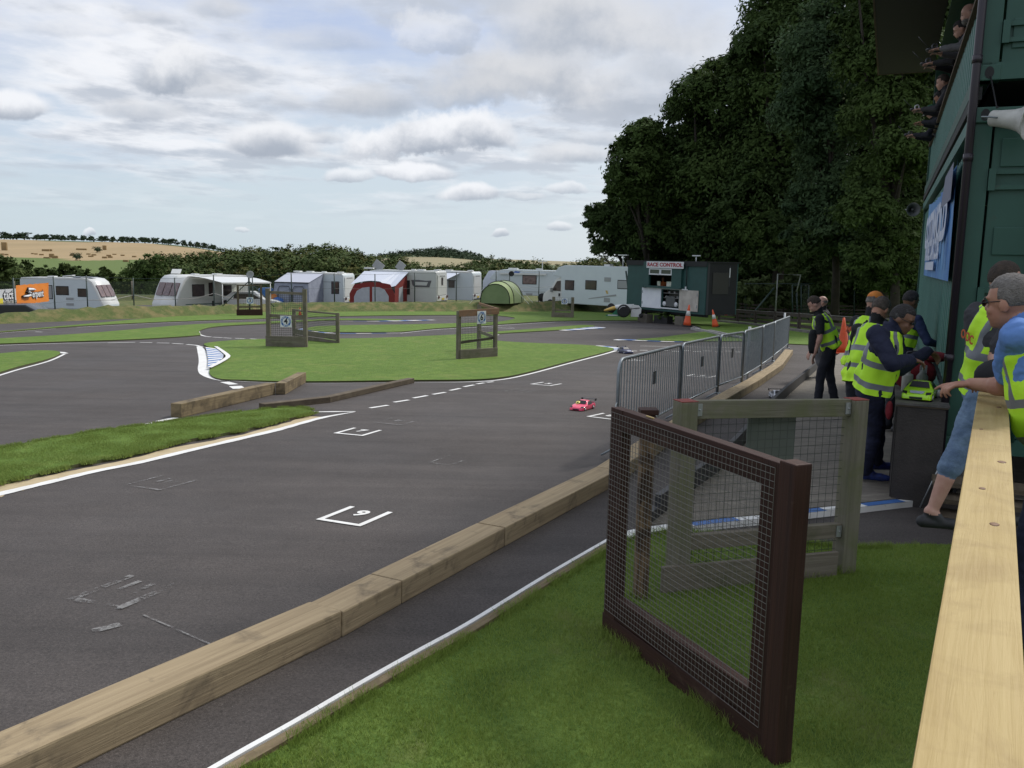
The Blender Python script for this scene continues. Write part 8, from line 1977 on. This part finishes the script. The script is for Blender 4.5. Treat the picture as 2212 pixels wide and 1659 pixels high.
pw = P(1790, 622, 49.2); t = thing('white_bag', 'torn white plastic bag caught on the fence in front of the wood', 'plastic bag', pw); b = MB(); b.ball((0, 0, 0), (.19, .05, .15), 10, 7); o = b.build('film', m_wk, t)
for v in o.data.vertices: v.co += Vector((mnoise.noise(v.co*9)*.16, 0, mnoise.noise(v.co*9+Vector((4, 0, 0)))*.16))
# dark timber pen fence
def railfence(name, label, pts, nr, htop, m, pw=.13, gap=.17, rh=.13):
    w_ = [G(*p) for p in pts]; t = thing(name, label, 'fence', w_[0])
    for i, q in enumerate(w_):
        b = MB(); b.beam(q-Vector((0, 0, .1)), q+Vector((0, 0, htop[i]+.04)), pw, pw, up=(0, 1, 0)); b.build('post', m, t, world=True)
    for k in range(nr):
        for i in range(len(w_)-1):
            a_ = w_[i]+Vector((0, -.09, htop[i]*(1-k/nr*.92)-.07)); c_ = w_[i+1]+Vector((0, -.09, htop[i+1]*(1-k/nr*.92)-.07)); b = MB(); b.beam(a_, c_, .03, rh); b.build('rail', m, t, world=True)
    return t
wd_pen = wood('pen_timber', (.075, .06, .048), (.05, .042, .034), (.10, .09, .075))
hts = []
fp_ = [(1553, 694), (1593, 698.5), (1631, 702), (1673, 707), (1725, 715), (1790, 724), (1870, 734), (1960, 742)]
for (x, y), yt in zip(fp_, (668, 670, 672, 674, 678, 683, 690, 696)): g_ = G(x, y); hts.append(P(x, yt, g_.y).z-g_.z)
railfence('timber_fence', 'dark post and rail fence curving from the cabin to behind the hi-vis men', fp_, 3, hts, wd_pen)
fp2 = [(1549, 684), (1590, 685.5), (1640, 687), (1690, 688.5), (1745, 690), (1800, 691.5), (1870, 693), (1940, 694)]; hts = []
for (x, y), yt in zip(fp2, (648, 653, 657, 659, 658, 658, 660, 662)): g_ = G(x, y); hts.append(P(x, yt, g_.y).z-g_.z)
railfence('timber_fence', 'rear rail fence of the pen, its top rail higher than the front one', fp2, 4, hts, wd_pen, rh=.10)
m_pk = mat('pen_rope', (.20, .19, .17), rough=.9)
t = thing('tape_line', 'pale tape stretched along the dark fence', 'tape', G(1553, 694)); b = MB(); b.tube([G(x, y)+Vector((0, -.2, h_)) for (x, y), h_ in zip(fp_, [h*.93 for h in [P(x, yt, G(x, y).y).z-G(x, y).z for (x, y), yt in zip(fp_, (664, 666, 669, 671, 674, 678, 683, 687))]])], .014, 5); b.build('tape', m_pk, t, world=True)
b = MB(); wq = W(cr([(1553, 696), (1631, 704), (1725, 717), (1870, 737), (1980, 746)], 4))
for i in range(len(wq)-1): b.beam((wq[i][0], wq[i][1], gz(wq[i][1])+.06), (wq[i+1][0], wq[i+1][1], gz(wq[i+1][1])+.06), .35, .12)
o = b.build('concrete_footing', mat('footing', (.20, .185, .165), (.12, .11, .10), 3, .9)); tag(o, 'pale concrete strip under the dark timber fence', 'footing')
# flower pots and odds behind the fence
for i, (x, y, r_) in enumerate([(1562, 677, .14), (1568, 681, .12), (1574, 678, .13)]):
    p = P(x, y, 46.0); t = thing('flower_pot', ['small pale pot behind the left end of the dark fence', 'small red pot behind the left end of the dark fence', 'small greenish pot behind the left end of the dark fence'][i], 'pot', p)
    b = MB(); b.lathe([(r_*.7, 0), (r_, .2), (r_*1.1, .2), (r_*1.1, .25), (r_*.9, .25), (.001, .2)], 14); b.build('pot', [m_conew, m_cone, m_grp][i], t); b = MB(); b.ball((0, 0, .3), (r_*.9, r_*.9, .12), 8, 6); b.build('plant', lf_mid, t)
# ================================================================ GRASS BLADES near the viewer
def blades(name, poly, n, hgt, wid, m, seed, ymax=None, dz=.03, label=None, ymin=-1, excl=None, edge=None):
    g = np.random.default_rng(seed); pts = np.array(poly); lo = pts.min(0); hi = pts.max(0)
    if ymax: hi[1] = min(hi[1], ymax)
    lo[1] = max(lo[1], ymin)
    X = g.uniform(lo[0], hi[0], n*4); Y = lo[1]+(hi[1]-lo[1])*g.random(n*4)**1.15
    inside = np.zeros(len(X), bool); j = len(pts)-1
    for i in range(len(pts)):
        xi, yi = pts[i]; xj, yj = pts[j]
        c = ((yi > Y) != (yj > Y)) & (X < (xj-xi)*(Y-yi)/((yj-yi) if abs(yj-yi) > 1e-9 else 1e-9)+xi); inside ^= c; j = i
    # visible in the frame (a margin left and right keeps side views covered)
    vis = (X/np.maximum(Y, .3) < .80) & (X/np.maximum(Y, .3) > -.80)
    X = X[inside & vis][:n]; Y = Y[inside & vis][:n]; k = len(X)
    tuft = np.array([mnoise.noise(Vector((x*3, y*3, 1))) for x, y in zip(X[::1], Y[::1])]) if k < 400000 else g.normal(size=k)*.3
    a = g.uniform(0, 2*math.pi, k); h_ = hgt*g.uniform(.5, 1.2, k)*(1+.5*tuft); w_ = wid*g.uniform(.7, 1.3, k); ln = g.uniform(.15, .9, k)*h_; la = g.uniform(0, 2*math.pi, k)
    z = -GK*Y+dz-.004
    b0 = np.stack([X-np.cos(a)*w_, Y-np.sin(a)*w_, z], -1); b1 = np.stack([X+np.cos(a)*w_, Y+np.sin(a)*w_, z], -1); tp = np.stack([X+np.cos(la)*ln, Y+np.sin(la)*ln, z+h_], -1)
    V = np.stack([b0, b1, tp], 1).reshape(-1, 3); me = bpy.data.meshes.new(name); me.vertices.add(len(V)); me.vertices.foreach_set('co', V.ravel()); me.loops.add(len(V)); me.loops.foreach_set('vertex_index', np.arange(len(V)))
    me.polygons.add(k); me.polygons.foreach_set('loop_start', np.arange(k)*3); me.polygons.foreach_set('loop_total', np.full(k, 3))
    at = me.attributes.new('tone', 'FLOAT', 'POINT'); at.data.foreach_set('value', np.repeat(g.random(k), 3)); me.materials.append(m); me.update()
    o = bpy.data.objects.new(name, me); col.objects.link(o); tag(o, label, 'grass', kind='stuff'); WM[o.name] = Matrix.Identity(4)
gl_near = leaf_mat('blade_near', (.150, .235, .035), (.300, .370, .100), tr=.3); gl_far = leaf_mat('blade_far', (.150, .225, .045), (.260, .320, .095), tr=.3)
blades('lawn_grass', POLY['near_lawn'], 260000, .024, .0020, gl_near, 1, label='short mown grass around the near gate', ymin=1.3)
blades('strip_grass', POLY['near_turf_strip'], 110000, .020, .0035, gl_far, 2, label='short grass on the strip between the two tracks')


def tufts(name, segs, n, hgt, wid, m, seed, spread, label):
    g = np.random.default_rng(seed); V = []; 
    L_ = [math.hypot(b_[0]-a_[0], b_[1]-a_[1]) for a_, b_ in segs]; pk = g.choice(len(segs), size=n, p=np.array(L_)/sum(L_))
    A_ = np.array([segs[i][0] for i in pk]); B_ = np.array([segs[i][1] for i in pk]); t_ = g.random(n)[:, None]; P_ = A_+(B_-A_)*t_+g.normal(size=(n, 2))*spread
    cl = np.array([mnoise.noise(Vector((x*5, y*5, 0))) for x, y in P_]); keep = cl > -.12; P_ = P_[keep]; k = len(P_)
    a = g.uniform(0, 2*math.pi, k); h_ = hgt*g.uniform(.4, 1.3, k); w_ = wid*g.uniform(.7, 1.3, k); la = g.uniform(0, 2*math.pi, k); ln = h_*g.uniform(.2, .9, k); z = -GK*P_[:, 1]+.022
    b0 = np.stack([P_[:, 0]-np.cos(a)*w_, P_[:, 1]-np.sin(a)*w_, z], -1); b1 = np.stack([P_[:, 0]+np.cos(a)*w_, P_[:, 1]+np.sin(a)*w_, z], -1); tp = np.stack([P_[:, 0]+np.cos(la)*ln, P_[:, 1]+np.sin(la)*ln, z+h_], -1)
    V = np.stack([b0, b1, tp], 1).reshape(-1, 3); me = bpy.data.meshes.new(name); me.vertices.add(len(V)); me.vertices.foreach_set('co', V.ravel()); me.loops.add(len(V)); me.loops.foreach_set('vertex_index', np.arange(len(V)))
    me.polygons.add(k); me.polygons.foreach_set('loop_start', np.arange(k)*3); me.polygons.foreach_set('loop_total', np.full(k, 3))
    at = me.attributes.new('tone', 'FLOAT', 'POINT'); at.data.foreach_set('value', np.repeat(g.random(k), 3)); me.materials.append(m); me.update()
    o = bpy.data.objects.new(name, me); col.objects.link(o); tag(o, label, 'grass', kind='stuff'); WM[o.name] = Matrix.Identity(4)
NL = [tuple(q) for q in POLY['near_lawn']][:66]
NL = [(a_, c_) for a_, c_ in zip(NL[:-1], NL[1:]) if a_[1] < 7 and math.hypot(c_[0]-a_[0], c_[1]-a_[1]) < .8]
tufts('edge_grass', [((a_[0]+.03, a_[1]-.03), (c_[0]+.03, c_[1]-.03)) for a_, c_ in NL], 16000, .045, .0022, gl_near, 21, .02, 'longer uncut grass along the edge of the near lawn')
tufts('gate_grass', [((pr.x, pr.y), (pl.x, pl.y)), ((q0.x, q0.y), (q1.x, q1.y)), ((q1.x-.05, q1.y), (q1.x+.05, q1.y)), ((pp.x-.05, pp.y), (pp.x+.05, pp.y))], 9000, .065, .0022, gl_near, 22, .035, 'tufts of longer grass round the feet of the gate and panel')
SH = [tuple(q) for q in POLY['near_turf_strip']]; SH = [(a_, c_) for a_, c_ in zip(SH, SH[1:]+SH[:1])]
tufts('verge_grass', SH, 22000, .035, .004, gl_far, 23, .03, 'ragged grass along the rim of the near turf strip')
